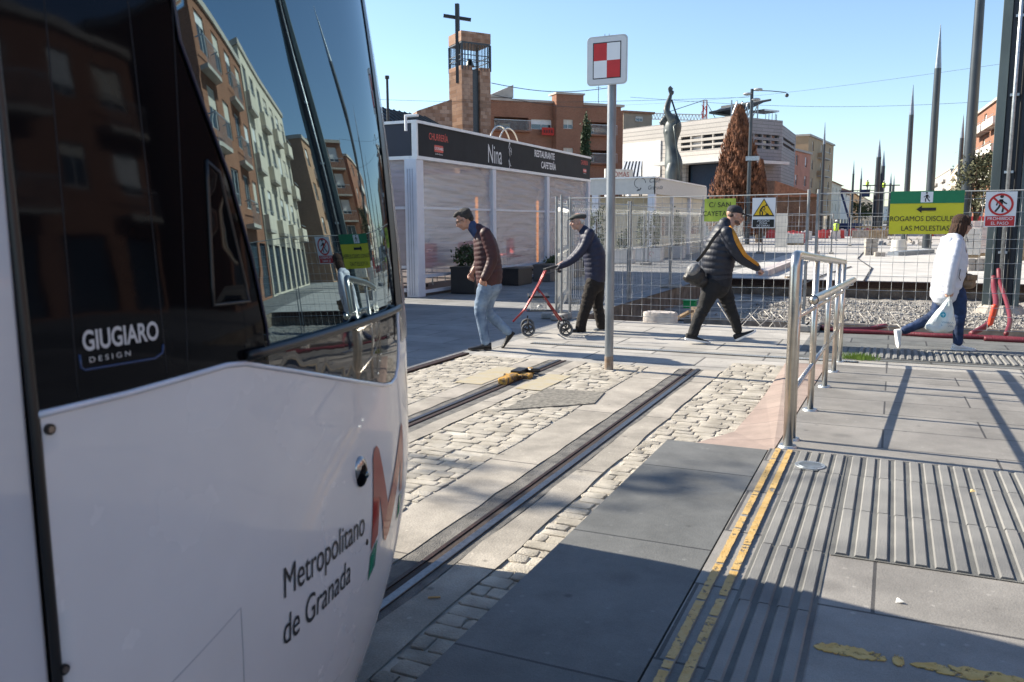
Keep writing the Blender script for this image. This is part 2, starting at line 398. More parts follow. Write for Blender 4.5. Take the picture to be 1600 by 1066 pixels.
# raised platform, its ramp down to the crossing, and the ramp flare
PZ = .18; R0, R1 = 5.25, 9.9
def rz(y): return PZ if y < R0 else max(0.0, PZ*(R1-y)/(R1-R0)) if y < R1 else 0.0
def slab_mesh(name, poly, m, th=.3, dz=0.0):
    b = MB(); n = len(poly)
    vs = [(x, y, rz(y)+dz) for x, y in poly]+[(x, y, -th) for x, y in poly]
    b.add(vs, [tuple(range(n)), tuple(range(2*n-1, n-1, -1))]+[(i, n+i, n+(i+1) % n, (i+1) % n) for i in range(n)]); return struct(b.build(name, m))
slab_mesh('platform', [(-1.27, -30), (-.645, -30), (-.645, 5.20), (-1.27, 5.20)], plat_m)
slab_mesh('platform', [(-.637, -30), (20, -30), (20, 5.245), (-.637, 5.245)], plat2_m)
slab_mesh('platform_ramp', [(-.60, 5.255), (20, 5.255), (20, R1), (-.60, R1)], plat2_m, th=.01)
b = MB(); fl_ = [(-1.20, 5.21, .13), (-.61, 5.21, PZ), (-.61, 9.7, .012), (-1.04, 9.7, .008), (-.98, 7.6, .045), (-.97, 6.6, .07), (-.97, 5.95, .09), (-1.12, 5.5, .11)]
n = len(fl_); b.add(fl_+[(x, y, -.01) for x, y, z in fl_], [tuple(range(n))]+[(i, n+i, n+(i+1) % n, (i+1) % n) for i in range(n)])
struct(b.build('ramp_flare', mat_brick('pink_slabs', (.26, .195, .165), (.30, .235, .20), (.13, .10, .09), 20, .62, .006, .85, off=0, var=.18, vs=4, bump=.4, fine=100)))
# ribbed warning paving: real ribs
rib_m = mat('ribbed_slab', (.13, .13, .128), .75, vs=2.5, c2=(.23, .225, .212), bump=.4, bs=140, vd=7)
def ribs(name, x0, x1, y0, y1, pitch, w, h=.0085, seg=.6, along='y', z=None):
    b = MB(); x = x0+pitch/2
    while x < x1:
        y = y0
        while y < y1-.05:
            e = min(y1, y+seg); g = .0035; j = disp(0, .0025)
            pr = [(-w/2, 0), (-w/2+.006, h), (w/2-.006, h), (w/2, 0)]
            vs = []
            for yy in (y+g, e-g):
                for px, pz in pr:
                    if along == 'y': vs.append((x+px+j, yy, (rz(yy) if z is None else z)+pz))
                    else: vs.append((yy, x+px+j, (rz(x) if z is None else z)+pz))
            fs = [(0, 1, 5, 4), (1, 2, 6, 5), (2, 3, 7, 6), (0, 3, 2, 1), (4, 5, 6, 7)]
            b.add(vs, fs if along == 'y' else [f[::-1] for f in fs]); y = e
        x += pitch
    return struct(b.build(name, rib_m))
rib_under = mat('rib_bed', (.085, .085, .083), .85, vs=5, c2=(.14, .14, .13), bump=.4, bs=140)
rect('tactile_paving_bed', -.47, -8, -.185, 5.23, PZ+.004, rib_under)
rect('tactile_paving_bed', -.180, 3.60, 3.6, 5.23, PZ+.004, rib_under)
ribs('tactile_paving', -.465, -.19, -6, 5.225, .0685, .047, z=PZ+.004)
ribs('tactile_paving', -.170, 3.5, 3.61, 5.225, .0755, .051, z=PZ+.004)
rect('tactile_paving_bed', -.36, 10.35, 3.5, 11.25, .012, rib_under)
ribs('tactile_paving', -.33, 3.5, 10.4, 11.2, .075, .045, z=.012, h=.014, seg=.4)
# two worn yellow lines
def worn_line(x0, x1, y0, y1, z, m=yellow_worn, n=700, along='y'):
    b = MB(); 
    for i in range(n):
        a = y0+(y1-y0)*i/n; c = y0+(y1-y0)*(i+1)/n
        if random.random() < .05: continue
        p, q = x0+random.random()*.003, x1-random.random()*.003
        vs = [(p, a, z), (q, a, z), (q, c, z), (p, c, z)] if along == 'y' else [(a, p, z), (c, p, z), (c, q, z), (a, q, z)]
        b.add(vs, [(0, 1, 2, 3)])
    return struct(b.build('yellow_line', m))
for x0 in (-.600, -.532):
    b = MB(); b.box((x0+.019, -1.4, PZ+.004), (.034, 13.25, .010)); struct(b.build('yellow_rib', rib_m, bevel=.003))
    worn_line(x0+.002, x0+.036, -6, 5.22, PZ+.0115)
# worn painted stripe on the platform
b = MB()
for a, c in ((-.172, .05), (.065, .10), (.115, .62)):
    y = lambda t: 2.76+.02*(t+.27)
    pts = []; n = 26
    for i in range(n+1):
        t = a+(c-a)*i/n; e = max(0, sin(pi*i/n))**.35; pts.append((t, y(t)+.046*e*(.7+.5*random.random())))
    for i in range(n, -1, -1):
        t = a+(c-a)*i/n; e = max(0, sin(pi*i/n))**.35; pts.append((t+.001, y(t)-.030*e*(.6+.5*random.random())))
    b.prism(pts, PZ+.001, PZ+.004)
struct(b.build('painted_stripe', mat('thick_yellow_paint', (.52, .31, .07), .6, vs=20, c2=(.58, .39, .13), bump=.3, worn=.43)))
# manhole cover
t = thing('manhole_cover', 'small round metal cover set in the ribbed slabs beside the first railing post', 'manhole', (-.37, 4.90, PZ+.006))
b = MB(); b.tube([(0, 0, 0), (0, 0, .013)], .083, 36); b.build('rim', galv, t, bevel=.002)
b = MB(); b.tube([(0, 0, .008), (0, 0, .0155)], .066, 32)
for k in range(-4, 5):
    L = sqrt(.06**2-(k*.013)**2); b.box((0, k*.013, .0165), (2*L, .005, .003))
b.build('lid', galv, t)
# drain channel across the pavement
t = thing('drain_channel', 'long dark slotted drain grating crossing the paving from the far rail towards the railing', 'drain', (-4.3, 10.05, 0), group='slotted drain gratings')
b = MB(); b.box((2.0, 0, .004), (4.0, .13, .012)); b.build('frame', mat('drain_dark', (.03, .03, .03), .8), t)
b = MB()
for i in range(130): b.box((.03+i*.0305, 0, .0125), (.012, .10, .006), rz=.5)
b.build('grating', galv, t)
b = MB(); b.box((-4.66, 1.5, .015), (.09, 14.7, .03)); o = b.build('edge_kerb', rust); struct(o)
# grass tuft and litter
g = MB()
for i in range(420):
    x, y = -.30+random.gauss(0, .09), 10.28+random.gauss(0, .035); h = .04+random.random()*.06; a = random.random()*6.3; l = .4*h
    g.add([(x-.004, y, 0), (x+.004, y, 0), (x+l*cos(a), y+l*sin(a), h)], [(0, 1, 2)])
tag(g.build('grass_tuft', mat('grass', (.10, .20, .02), .8, c2=(.22, .32, .05))), 'small tuft of green grass at the foot of the last railing post', 'grass', kind='stuff')
for i, (x, y, z, lab, c) in enumerate(((.075, 3.22, PZ, 'crumpled white scrap of paper on the shaded platform edge of the big tree shadow', (.8, .8, .78)),
                              (.42, 4.70, PZ+.018, 'tiny yellowish pebble lying on the ribbed slabs', (.6, .45, .2)))):
    b = MB(); b.add([(0, 0, .003), (.028, .004, .010), (.022, .020, .004), (.004, .016, .016), (.012, .010, .018)], [(0, 1, 4), (1, 2, 4), (2, 3, 4), (3, 0, 4), (0, 3, 2, 1)])
    o = b.build('paper_scrap' if i == 0 else 'pebble', mat('scrap%d' % i, c)); o.location = (x, y, z)
    tag(o, 'crumpled white scrap of paper lying on the platform below the ribbed slabs' if i == 0 else 'tiny yellowish pebble lying on the ribbed slabs', 'litter' if i == 0 else 'stone')
b = MB(); b.tube([(-1.70, 2.86, .020), (-1.655, 2.885, .020)], .0045, 8); o = b.build('cigarette_butt', mat('butt', (.6, .33, .12)))
tag(o, 'orange cigarette butt on the concrete strip beside the near rail', 'litter')
# ------------------------------------------------------------------ tram
CXT = -2.55; X0T = -1.12; S0 = .790
KN = [(1.0, 0.0), (1.2, 4.5), (1.35, 9.0), (1.5, 11.5), (1.85, 13.0), (1.97, 16.0), (2.08, 20.0), (2.20, 26.0), (2.32, 33.0), (2.78, 35.0), (3.08, 44.0), (3.48, 58.0), (3.98, 76.0), (4.3, 90.0)]
def _plan():
    def ang(s):
        if s <= KN[0][0]: return 0.0
        for (s0, a0), (s1, a1) in zip(KN, KN[1:]):
            if s <= s1: return a0+(a1-a0)*(s-s0)/(s1-s0)
        return 90.0
    x, y, s = X0T, 0.0, 0.0; out = []
    while x > CXT and s < 8:
        a = radians(ang(s)); out.append((x, y, a)); x -= sin(a)*.01; y += cos(a)*.01; s += .01
    out.append((CXT, y, pi/2)); return out, s
PL, SMAX = _plan()
def plan(s):
    if s <= 0: return X0T, s, 0.0
    s = min(s, SMAX); i = min(int(s/.01), len(PL)-2); t = min(1, s/.01-i); a, b = PL[i], PL[i+1]
    return tuple(a[k]+(b[k]-a[k])*t for k in range(3))
def SP(s, z, off=0.0):
    """point on the cab skin; s runs round the nose from the near side to the far side"""
    mir = s > SMAX
    q = 2*SMAX-s if mir else s
    x, y, a = plan(q)
    lo = .17*(max(0, .92-z)/.7)**2; up = .062*max(0, z-1.25)+.045*max(0, z-1.25)**2
    k = min(1, max(0, (q-.9)/1.4))
    d = lo*(.35+.65*k*k)+up*(.35+.65*k+1.1*max(0, (q-2.35)/1.6))-off
    X, Y = x-cos(a)*d, y-sin(a)*d
    if mir: X = 2*CXT-X
    return Vector((X, Y, z))
def skin(name, poly, m, parent, off=0.0, step=.035, holes=()):
    """patch of cab skin bounded by an outline in (s, z)"""
    pts, es = [], []
    def loop(P):
        Q = []
        for i, p in enumerate(P):
            q = P[(i+1) % len(P)]; n = max(1, int(math.hypot(q[0]-p[0], q[1]-p[1])/step))
            Q += [(p[0]+(q[0]-p[0])*k/n, p[1]+(q[1]-p[1])*k/n) for k in range(n)]
        k = len(pts); pts.extend(Q); es.extend([(k+i, k+(i+1) % len(Q)) for i in range(len(Q))]); return Q
    Q = loop(poly); HQ = [loop(h) for h in holes]
    def inside(x, y, P):
        r = False; j = len(P)-1
        for i in range(len(P)):
            if (P[i][1] > y) != (P[j][1] > y) and x < (P[j][0]-P[i][0])*(y-P[i][1])/(P[j][1]-P[i][1])+P[i][0]: r = not r
            j = i
        return r
    x0, x1 = min(p[0] for p in Q), max(p[0] for p in Q); y0, y1 = min(p[1] for p in Q), max(p[1] for p in Q)
    i = 0
    nx, ny = int((x1-x0)/step), int((y1-y0)/step)
    edge = Q+[p for h in HQ for p in h]
    for i in range(1, nx+1):
        for j in range(1, ny+1):
            x, y = x0+i*step, y0+j*step
            if inside(x, y, Q) and not any(inside(x, y, h) for h in HQ) and min((x-p[0])**2+(y-p[1])**2 for p in edge) > (step*.4)**2: pts.append((x, y))
    r = geometry.delaunay_2d_cdt([Vector(p) for p in pts], es, [], 0, 1e-6)
    fs = []
    for f in r[2]:
        c = sum((r[0][i] for i in f), Vector((0, 0)))/len(f)
        if inside(c.x, c.y, Q) and not any(inside(c.x, c.y, h) for h in HQ): fs.append(tuple(f))
    b = MB(); b.add([SP(p.x, p.y, off) for p in r[0]], fs)
    # solid edge
    return b.build(name, m, parent, world=True, smooth=True)
def skin_text(body, size, s0, z0, m, parent, wscale=1.0, slope=0.0, **k):
    vs, fs = text_mesh(body, size, align='LEFT', wscale=wscale, **k)
    b = MB(); b.add([SP(s0+x, z0+y+x*slope, .0022) for x, y in vs], fs); return b.build('lettering', m, parent, world=True)
TW = mat('tram_white', (.60, .60, .61), .26, vs=2.2, c2=(.68, .68, .69), vd=9, coat=.6, bump=.03, bs=3, rv=.08)
TW2 = mat('tram_white_glossy', (.56, .57, .60), .08, vs=1.5, var=.02, coat=1.0, bump=.03, bs=2.5)
TG = mat('tram_glass', (.004, .006, .008), .012, ior=2.9, var=.1)
TB = mat('tram_black_panel', (.004, .004, .005), .045, ior=1.23, var=.1, bump=.06, bs=3.2, bdist=.01)
TBs = mat('tram_gasket', (.012, .012, .013), .35)
TS = mat('tram_silver', (.42, .41, .40), .22, .85, var=.08)
tram = thing('tram', 'white tram with a glossy black cab standing at the platform edge', 'tram', (CXT, 0, 0))
SM = 2*SMAX
EL = [(0.789, 1.297), (0.9486, 1.298), (1.079, 1.304), (1.177, 1.309), (1.233, 1.303), (1.309, 1.282), (1.52, 1.228), (1.735, 1.173), (1.921, 1.129), (1.985, 1.119), (2.034, 1.127), (2.067, 1.154), (2.087, 1.205), (2.11, 1.335)]
mirror = lambda P: [(SM-x, y) for x, y in P][::-1]
FB = [(2.278, 1.335), (2.292, 1.149), (2.5, 1.05), (2.75, 1.02), (SMAX, 1.0), (SM-2.75, 1.02), (SM-2.5, 1.05), (SM-2.292, 1.149), (SM-2.278, 1.335)]
zl = lambda q: .27 if min(q, SM-q) < 1.7 else .27-.15*min(1, (min(q, SM-q)-1.7)/.4)
low = [(S0+k*(SM-2*S0)/48, zl(S0+k*(SM-2*S0)/48)) for k in range(49)]
skin('front_shell', low + [(SM-x, y) for x, y in EL] + [(SM-x, y) for x, y in FB[:4]] + [FB[4]] + FB[:4][::-1] + EL[::-1], TW, tram)
GL = [(1.314, 1.32), (1.312, 1.372), (1.283, 1.505), (1.236, 1.656), (1.175, 1.792), (1.133, 1.891), (1.123, 2.018), (1.12, 2.198), (1.126, 2.471)]
GR = [(2.15, 2.554), (2.133, 2.161), (2.117, 1.88), (2.095, 1.598), (2.078, 1.327)]
glass = GL + GR + [(1.882, 1.325), (1.68, 1.323), (1.434, 1.321)]
inset = [(1.171, 1.687), (1.155, 1.425), (1.26, 1.424), (1.203, 1.667)]
skin('side_window', glass, TG, tram)
skin('side_window', mirror(glass), TG, tram, step=.08)
G2 = [(x-.012, y) for x, y in GL]
blackp = [(0.789, 1.304), (0.9486, 1.306), (1.079, 1.312), (1.177, 1.316), (1.233, 1.312), (1.302, 1.301), (1.302, 1.321)] + G2[1:] + [(.789, 2.474)]
cab = skin('cab_side_panel', blackp, TB, tram)
skin('cab_side_panel', mirror(blackp), TB, tram, step=.08)
ins = skin('quarter_window', inset, TB, tram, off=.0015)
lowerp = [(1.31, 1.291), (1.52, 1.237), (1.735, 1.183), (1.921, 1.138), (1.979, 1.13), (2.023, 1.136), (2.05, 1.159), (2.067, 1.205), (2.081, 1.327), (1.882, 1.324), (1.68, 1.322), (1.434, 1.32), (1.31, 1.317)]
skin('lower_black_panel', lowerp, mat('tram_black_lower', (.02, .02, .02), .03, ior=1.9, var=.1, bump=.03, bs=5), tram)
skin('lower_black_panel', mirror(lowerp), TB, tram, step=.08)
def band(name, pts, w, m, off=.004, parent=tram, th=None):
    """rounded bead following a line on the skin"""
    Q = []
    for p, q in zip(pts, pts[1:]):
        n = max(1, int(math.hypot(q[0]-p[0], q[1]-p[1])/.03)); Q += [(p[0]+(q[0]-p[0])*k/n, p[1]+(q[1]-p[1])*k/n) for k in range(n)]
    Q.append(pts[-1]); b = MB(); b.tube([SP(x, y, off) for x, y in Q], (th or w)/2, 8); return b.build(name, m, parent, world=True, smooth=True)
band('window_gasket', [(1.233, 1.321), (1.31, 1.321), (1.434, 1.322), (1.68, 1.323), (1.882, 1.325), (2.088, 1.329)], .02, TBs, off=.009)
band('window_gasket', GL, .010, mat('gasket_blue', (.02, .02, .04), .2), off=.0, th=.006)
# black and silver corner posts
for f in (lambda P: P, mirror):
    skin('corner_post', f([(2.078, 1.331), (2.168, 1.335), (2.18, 1.598), (2.197, 1.88), (2.213, 2.161), (2.23, 2.554), (2.15, 2.554), (2.133, 2.161), (2.117, 1.88), (2.095, 1.598)]), TBs, tram, off=.003)
    skin('silver_trim', f([(2.168, 1.335), (2.278, 1.335), (2.29, 1.598), (2.302, 1.88), (2.313, 2.161), (2.32, 2.554), (2.23, 2.554), (2.213, 2.161), (2.197, 1.88), (2.18, 1.598)]), TS, tram, off=.004)
    skin('silver_trim', f([(2.11, 1.317), (2.117, 1.224), (2.272, 1.224), (2.278, 1.335), (2.168, 1.335), (2.11, 1.331)]), TS, tram, off=.0025)
ws = [(2.32, 2.554), (2.313, 2.161), (2.302, 1.88), (2.29, 1.598)] + FB + [(SM-x, y) for x, y in ((2.29, 1.598), (2.302, 1.88), (2.313, 2.161), (2.32, 2.554))]
skin('windshield', ws, TG, tram, step=.07)
zt = lambda q: 2.474+.08*min(1, max(0, (min(q, SM-q)-1.1)/1.1))
top = [(S0+k*(SM-2*S0)/60, zt(S0+k*(SM-2*S0)/60)-.01) for k in range(61)]; top2 = [(x, 2.9) for x, y in top]
skin('brow', top + top2[::-1], TW, tram, off=.004, step=.09)
# roof over the cab and the bodies behind
b = MB(); ring = lambda z, k: [Vector((CXT+(SP(s, 2.9, .004).x-CXT)*k, SP(s, 2.9).y*k+(1-k)*.5, z)) for s, _ in top]
R_ = [ring(2.9, 1), ring(3.04, .97), ring(3.14, .9), ring(3.22, .7)]
n = len(top); vs = [p for r in R_ for p in r]; fs = [(i*n+k, i*n+k+1, (i+1)*n+k+1, (i+1)*n+k) for i in range(3) for k in range(n-1)]+[tuple(3*n+k for k in range(n))]
b.add(vs, fs); b.build('cab_roof', TW, tram, world=True, smooth=True)
# vertical joints, bolts, camera, lettering
seam = mat('seam_edge', (.008, .008, .01), .8)
band('window_rubber', inset+[inset[0]], .007, TBs, off=.001)
TB.node_tree.nodes['Principled BSDF'].inputs['Specular Tint'].default_value = (.6, .75, 1.0, 1)
TG.node_tree.nodes['Principled BSDF'].inputs['Specular Tint'].default_value = (.62, .88, 1.0, 1)
for s0, z0, s1, z1 in ((0.8788, 2.456, 0.8589, 1.311), (1.015, 2.453, 1.032, 1.319), (1.126, 1.984, 1.079, 1.316)):
    band('panel_joint', [(s0, z0), (s1, z1)], .003, seam, off=-.0008)
band('panel_joint', [(0.786, 2.46), (0.788, 0.28)], .016, TBs, off=-.004)
band('panel_joint', [(0.7899, 1.298), (0.9486, 1.3), (1.079, 1.306), (1.177, 1.31), (1.233, 1.305), (1.309, 1.285), (1.52, 1.231), (1.735, 1.176), (1.921, 1.131), (1.985, 1.122), (2.034, 1.129), (2.067, 1.157), (2.084, 1.205), (2.098, 1.326)], .012, mat('edge_white', (.6, .62, .68), .15, coat=1), off=-.001)
hair = mat('faint_joint', (.30, .31, .33), .3)
band('panel_joint', [(0.9479, 0.7514), (1.181, 0.8281), (1.204, 0.2989)], .0022, hair, off=.0)
for s, z in ((0.8051, 1.274), (0.7949, 0.9008)):
    p = SP(s, z); b = MB(); b.tube([p, p+Vector((.005, 0, 0))], .0085, 18); o = b.build('screw', TBs, tram, world=True)
    b = MB(); b.tube([p+Vector((.004, 0, 0)), p+Vector((.007, 0, 0))], .0052, 6); b.build('bolt_head', mat('bolt', (.25, .22, .2), .35, .9), o, world=True)
b = MB(); p = SP(1.728, .938); b.ell(p+Vector((.004, 0, 0)), (.016, .022, .036), 16, 10); o = b.build('side_camera', TB, tram, world=True, smooth=True)
b = MB(); b.ell(p+Vector((.016, .006, -.004)), (.007, .009, .010), 10, 8); b.build('lens', TG, o, world=True, smooth=True)
b = MB(); b.ell(p+Vector((.002, -.002, .012)), (.014, .027, .034), 14, 8); b.build('hood', TS, o, world=True, smooth=True)
b = MB(); b.ell(SP(1.779, 0.7328, .001), (.003, .006, .009), 10, 6); b.build('rivet', TBs, tram, world=True)
lt_w = mat('cab_lettering', (.55, .55, .55), .3, var=.02); lt_k = mat('side_lettering', (.02, .02, .022), .4)
skin_text('GIUGIARO', .043, 0.8727, 1.394, lt_w, tram, wscale=.715, bold=.001)
skin_text('D E S I G N', .012, 0.8813, 1.365, lt_w, tram, wscale=1.35)
band('name_plate_edge', [(0.8675, 1.376), (0.8684, 1.356), (0.8744, 1.351), (1.009, 1.349), (1.026, 1.356), (1.029, 1.37)], .004, mat('blue_edge', (.03, .05, .12), .2), off=.0)
skin_text('Metropolitano', .099, 1.321, 0.812, lt_k, tram, wscale=.755, slope=-.04)
skin_text('de Granada', .099, 1.321, 0.7034, lt_k, tram, wscale=.755, slope=-.015)
red = mat('logo_red', (.32, .030, .020), .35, var=.05, coat=.5); green = mat('logo_green', (.02, .19, .11), .25, var=.05, coat=.5)
M_ = [(1.811, 0.6944), (1.819, 0.9529), (1.83, 0.9754), (1.848, 0.9793), (1.865, 0.9647), (1.94, 0.7833), (2.067, 0.9572), (2.087, 0.985), (2.104, 0.971), (2.1, 0.7787), (2.065, 0.7787), (2.072, 0.8784), (1.967, 0.6922), (1.938, 0.6753), (1.917, 0.6894), (1.866, 0.832), (1.861, 0.7233)]
skin('logo', M_, red, tram, off=.0022, step=.05)
skin('logo', [(1.808, 0.6091), (1.81, 0.6809), (1.859, 0.7117), (1.855, 0.6362)], green, tram, off=.0022)
skin('logo', [(2.053, 0.6902), (2.063, 0.7652), (2.098, 0.7652), (2.091, 0.7077)], green, tram, off=.0022)
# underside, bodies behind the cab
hw = X0T-CXT
b = MB(); b.box((CXT, .78, 1.6), (2*hw-.06, .12, 2.6)); b.build('gangway_rubber', TBs, tram, world=True)
b = MB(); b.box((CXT, .6, .36), (2*hw-.6, 1.8, .12)); b.build('underframe', black, tram, world=True)
b = MB(); b.box((CXT, -6.62, 1.60), (2*hw-.02, 14.80, 2.64)); b.build('car_body', TW2, tram, world=True, bevel=.006)
b = MB(); b.box((CXT, -6.62, 3.0), (2.2, 14.6, .3)); b.box((CXT, -4, 3.2), (1.8, 3, .3)); b.build('roof_equipment', galv, tram, world=True, bevel=.05)
for y in (-1.6, -4.6, -7.6, -10.6):
    b = MB(); b.box((CXT, y, 1.85), (2*hw, 2.2, .95)); b.build('saloon_window', TG, tram, world=True)
for y in (.5, -1.3, -7, -9):
    for sx in (-1, 1): b = MB(); b.tube([(-2.65+sx*.70, y, .30), (-2.65+sx*.82, y, .30)], .29, 24); b.build('wheel', rust, tram, world=True)
# ------------------------------------------------------------------ railing, signal sign, derailer
def rail_line(y): return -.54+(y-5.33)*.010
t = thing('railing', 'brushed steel handrail with five round posts and sloping bars beside the ramp', 'railing', (-.54, 5.33, PZ))
ys = [5.33, 6.72, 8.02, 9.15, 10.02]
topz = lambda y: 1.375+(y-5.33)*(1.13-1.375)/4.69
b = MB(); r = .030
P0 = [(rail_line(5.33), 5.33, rz(5.33)), (rail_line(5.33), 5.33, topz(5.33)-.07), (rail_line(5.33), 5.342, topz(5.33)-.03), (rail_line(5.33), 5.365, topz(5.33)-.008), (rail_line(5.4), 5.42, topz(5.4)), (rail_line(10.02)-.0, 10.0, topz(10.0)), ]
b.tube(P0, r, 18, side=(1, 0, 0)); b.build('top_rail', steel, t, world=True, smooth=True)
for i, y in enumerate(ys[1:]+[5.56]):
    b = MB(); x = rail_line(y); b.tube([(x, y, rz(y)), (x, y, topz(y))], .024 if y > 6 else .022, 16, side=(1, 0, 0)); o = b.build('post', steel, t, world=True, smooth=True)
for y in ys+[5.56]:
    b = MB(); x = rail_line(y); b.cyl((x, y, rz(y)+.001), .058 if y != 5.56 else .05, .014, 24, r2=.052 if y != 5.56 else .044); b.build('base_flange', galv, t, world=True, smooth=True, auto=40)
def bar_between(za, zb, rr, name, y0=5.36, y1=10.0, dx=0.0):
    b = MB(); b.tube([(rail_line(y0)+dx, y0, za), (rail_line(y1)+dx, y1, zb)], rr, 14, round_ends=dx != 0); return b.build(name, steel, t, world=True, smooth=True)
bar_between(.98, .80, .017, 'middle_bar'); bar_between(.50, .44, .017, 'lower_bar', 5.56)
hr = bar_between(1.09, .93, .030, 'hand_rail', 5.50, 10.1, .10)
b = MB(); y = 5.50; b.tube([(rail_line(y)+.10, y-.012, 1.0905), (rail_line(y)+.10, y+.004, 1.09)], .0305, 18); b.build('end_cap', black, hr, world=True)
for y in (6.72, 8.02, 9.15, 10.02):
    z = 1.09+(y-5.5)*(-.16)/4.6; b = MB(); x = rail_line(y); b.tube([(x+.10, y, z-.03), (x+.10, y, z-.055), (x+.06, y, z-.065), (x+.02, y, z-.065)], .007, 8); b.build('bracket', steel, t, world=True, smooth=True)

t = thing('signal_sign', 'grey metal pole carrying a square red and white chequered tram sign', 'sign', (-2.725, 8.47, 0))
b = MB(); b.cyl((0, 0, 0), .046, 3.42, 24); b.build('pole', mat('pole_galvanised', (.25, .27, .29), .5, .7, vs=10, var=.25, bump=.15, bs=60, stretch=(1, 1, .25)), t, smooth=True, auto=40)
b = MB(); b.cyl((0, 0, .0), .0475, .16, 24); b.build('rusty_foot', mat('foot_rust', (.20, .13, .08), .8, vs=12, c2=(.28, .25, .22)), t, smooth=True, auto=40)
UX, UZ = Vector((1, 0, 0)), Vector((0, 0, 1)); o0 = Vector((-.037, -.062, 3.218))
b = MB(); b.vprism(rrect(-.215, -.243, .215, .243, .045), o0, UX, UZ, .012); pn = b.build('board', mat('sign_rim', (.50, .50, .49), .45, .3), t, bevel=.002)
flat([rrect(-.200, -.228, .200, .228, .035)], o0, UX, UZ, mat('sign_face', (.66, .66, .66), .4, bump=.25, bs=1, stretch=(.01, .01, 260)), pn, 'face', .0015)
b = MB(); w, h = .150, .180
for p in ([(-w, -h), (w, -h), (w, -h+.010), (-w, -h+.010)], [(-w, h-.010), (w, h-.010), (w, h), (-w, h)], [(-w, -h), (-w+.010, -h), (-w+.010, h), (-w, h)], [(w-.010, -h), (w, -h), (w, h), (w-.010, h)]):
    b.vprism(p, o0+Vector((0, -.003, 0)), UX, UZ, .001)
b.build('black_outline', sign_black, pn)
flat([[(-.14, 0), (0, 0), (0, .17), (-.14, .17)], [(0, -.17), (.14, -.17), (.14, 0), (0, 0)]], o0, UX, UZ, red_paint, pn, 'red_square', .0035)
flat([[(0, 0), (.14, 0), (.14, .17), (0, .17)], [(-.14, -.17), (0, -.17), (0, 0), (-.14, 0)]], o0, UX, UZ, sign_white, pn, 'white_square', .0033)
for z in (3.09, 3.35):
    b = MB(); b.box((-.0, -.025, z), (.12, .06, .03)); b.build('clamp', galv, t)
for x in (-.06, -.015): 
    b = MB(); b.box((x, -.065, 3.468), (.006, .004, .02)); b.build('clip', galv, t)

t = thing('derailer', 'yellow and black metal derailer block clamped over the far tram rail', 'derailer', (-3.44, 7.60, 0), rotz=.05)
ym = mat('chipped_yellow', (.55, .30, .05), .6, .2, vs=18, c2=(.10, .07, .05), thr=(.45, .6), bump=.4, bs=40)
b = MB(); b.box((0, -.18, .04), (.10, .34, .07)); b.box((.05, .05, .035), (.22, .10, .055)); b.build('block', ym, t, bevel=.015)
b = MB(); b.box((0, .12, .045), (.11, .22, .09)); b.tube([(-.06, .27, .05), (.10, .2, .07), (.14, .33, .05)], .022, 10); b.build('clamp', black, t, bevel=.012)
b = MB(); b.tube([(-.10, -.05, .05), (.10, -.05, .05)], .018, 10); b.build('pin', ym, t); b = MB(); b.tube([(.08, .3, .045), (.02, .36, .045)], .03, 10); b.build('pin', ym, t)
for x0, x1, y0, y1 in ((-3.90, -3.60, 7.15, 8.15), (-3.22, -2.95, 7.1, 7.95)):
    rect('yellow_marking', x0, y0, x1, y1, .0185, mat('faded_yellow', (.37, .31, .19), .8, vs=8, c2=(.36, .325, .26), bump=.5, bs=100, vd=7))
# ------------------------------------------------------------------ people
def catmull(pts, sp):
    """resample a list of (Vector, ra, rb) with a smooth curve"""
    P = [(Vector(p), *(r if isinstance(r, (tuple, list)) else (r, r))) for p, r in pts]; out = []
    for i in range(len(P)-1):
        p0, p1, p2, p3 = P[max(i-1, 0)], P[i], P[i+1], P[min(i+2, len(P)-1)]
        n = max(1, int((p2[0]-p1[0]).length/sp))
        for k in range(n):
            t = k/n; t2, t3 = t*t, t*t*t
            f = lambda a, b, c, d: .5*((2*b)+(c-a)*t+(2*a-5*b+4*c-d)*t2+(3*b-a-3*c+d)*t3)
            out.append((f(p0[0], p1[0], p2[0], p3[0]), f(p0[1], p1[1], p2[1], p3[1]), f(p0[2], p1[2], p2[2], p3[2])))
    out.append(P[-1]); return out
def limb(mb, pts, sp=.012, n=20, puff=None, side=(0, 1, 0), fold=0.0, seed=0):
    Q = catmull(pts, sp); acc = 0; R = []; prev = None; rnd = random.Random(seed)
    ph = rnd.random()*6
    for p, a, b in Q:
        if prev is not None: acc += (p-prev).length
        prev = p; k = 1.0
        if puff: k = 1+puff[1]*(abs(sin(pi*acc/puff[0]+ph))**.6-.6)
        if fold: k *= 1+fold*sin(acc*70+ph+2*sin(acc*23+ph))*(.5+.5*sin(acc*9+ph))
        R.append((b*k, a*k))          # ra across, rb front to back
    mb.tube([q[0] for q in Q], R, n, side=side, round_ends=True)
def figure(name, label, px0, row, sgn, depth, tx=None):
    """stands a figure; J maps a photo measurement (column, row, metres towards the viewer) to its own axes"""
    s = depth/1300
    base = ground(px0, row); hd = Vector((cos(YAW), sin(YAW), 0))*sgn
    t = thing('person', label, 'person', (base.x, base.y, .006), math.atan2(hd.y, hd.x), tx)
    def J(px, py, n=0.0):
        z = (row-py)*s*1.005; z += n*.14*max(0, 1-z/1.57)
        return Vector(((px-px0)*s*sgn, -n*sgn, z))
    return t, J, sgn
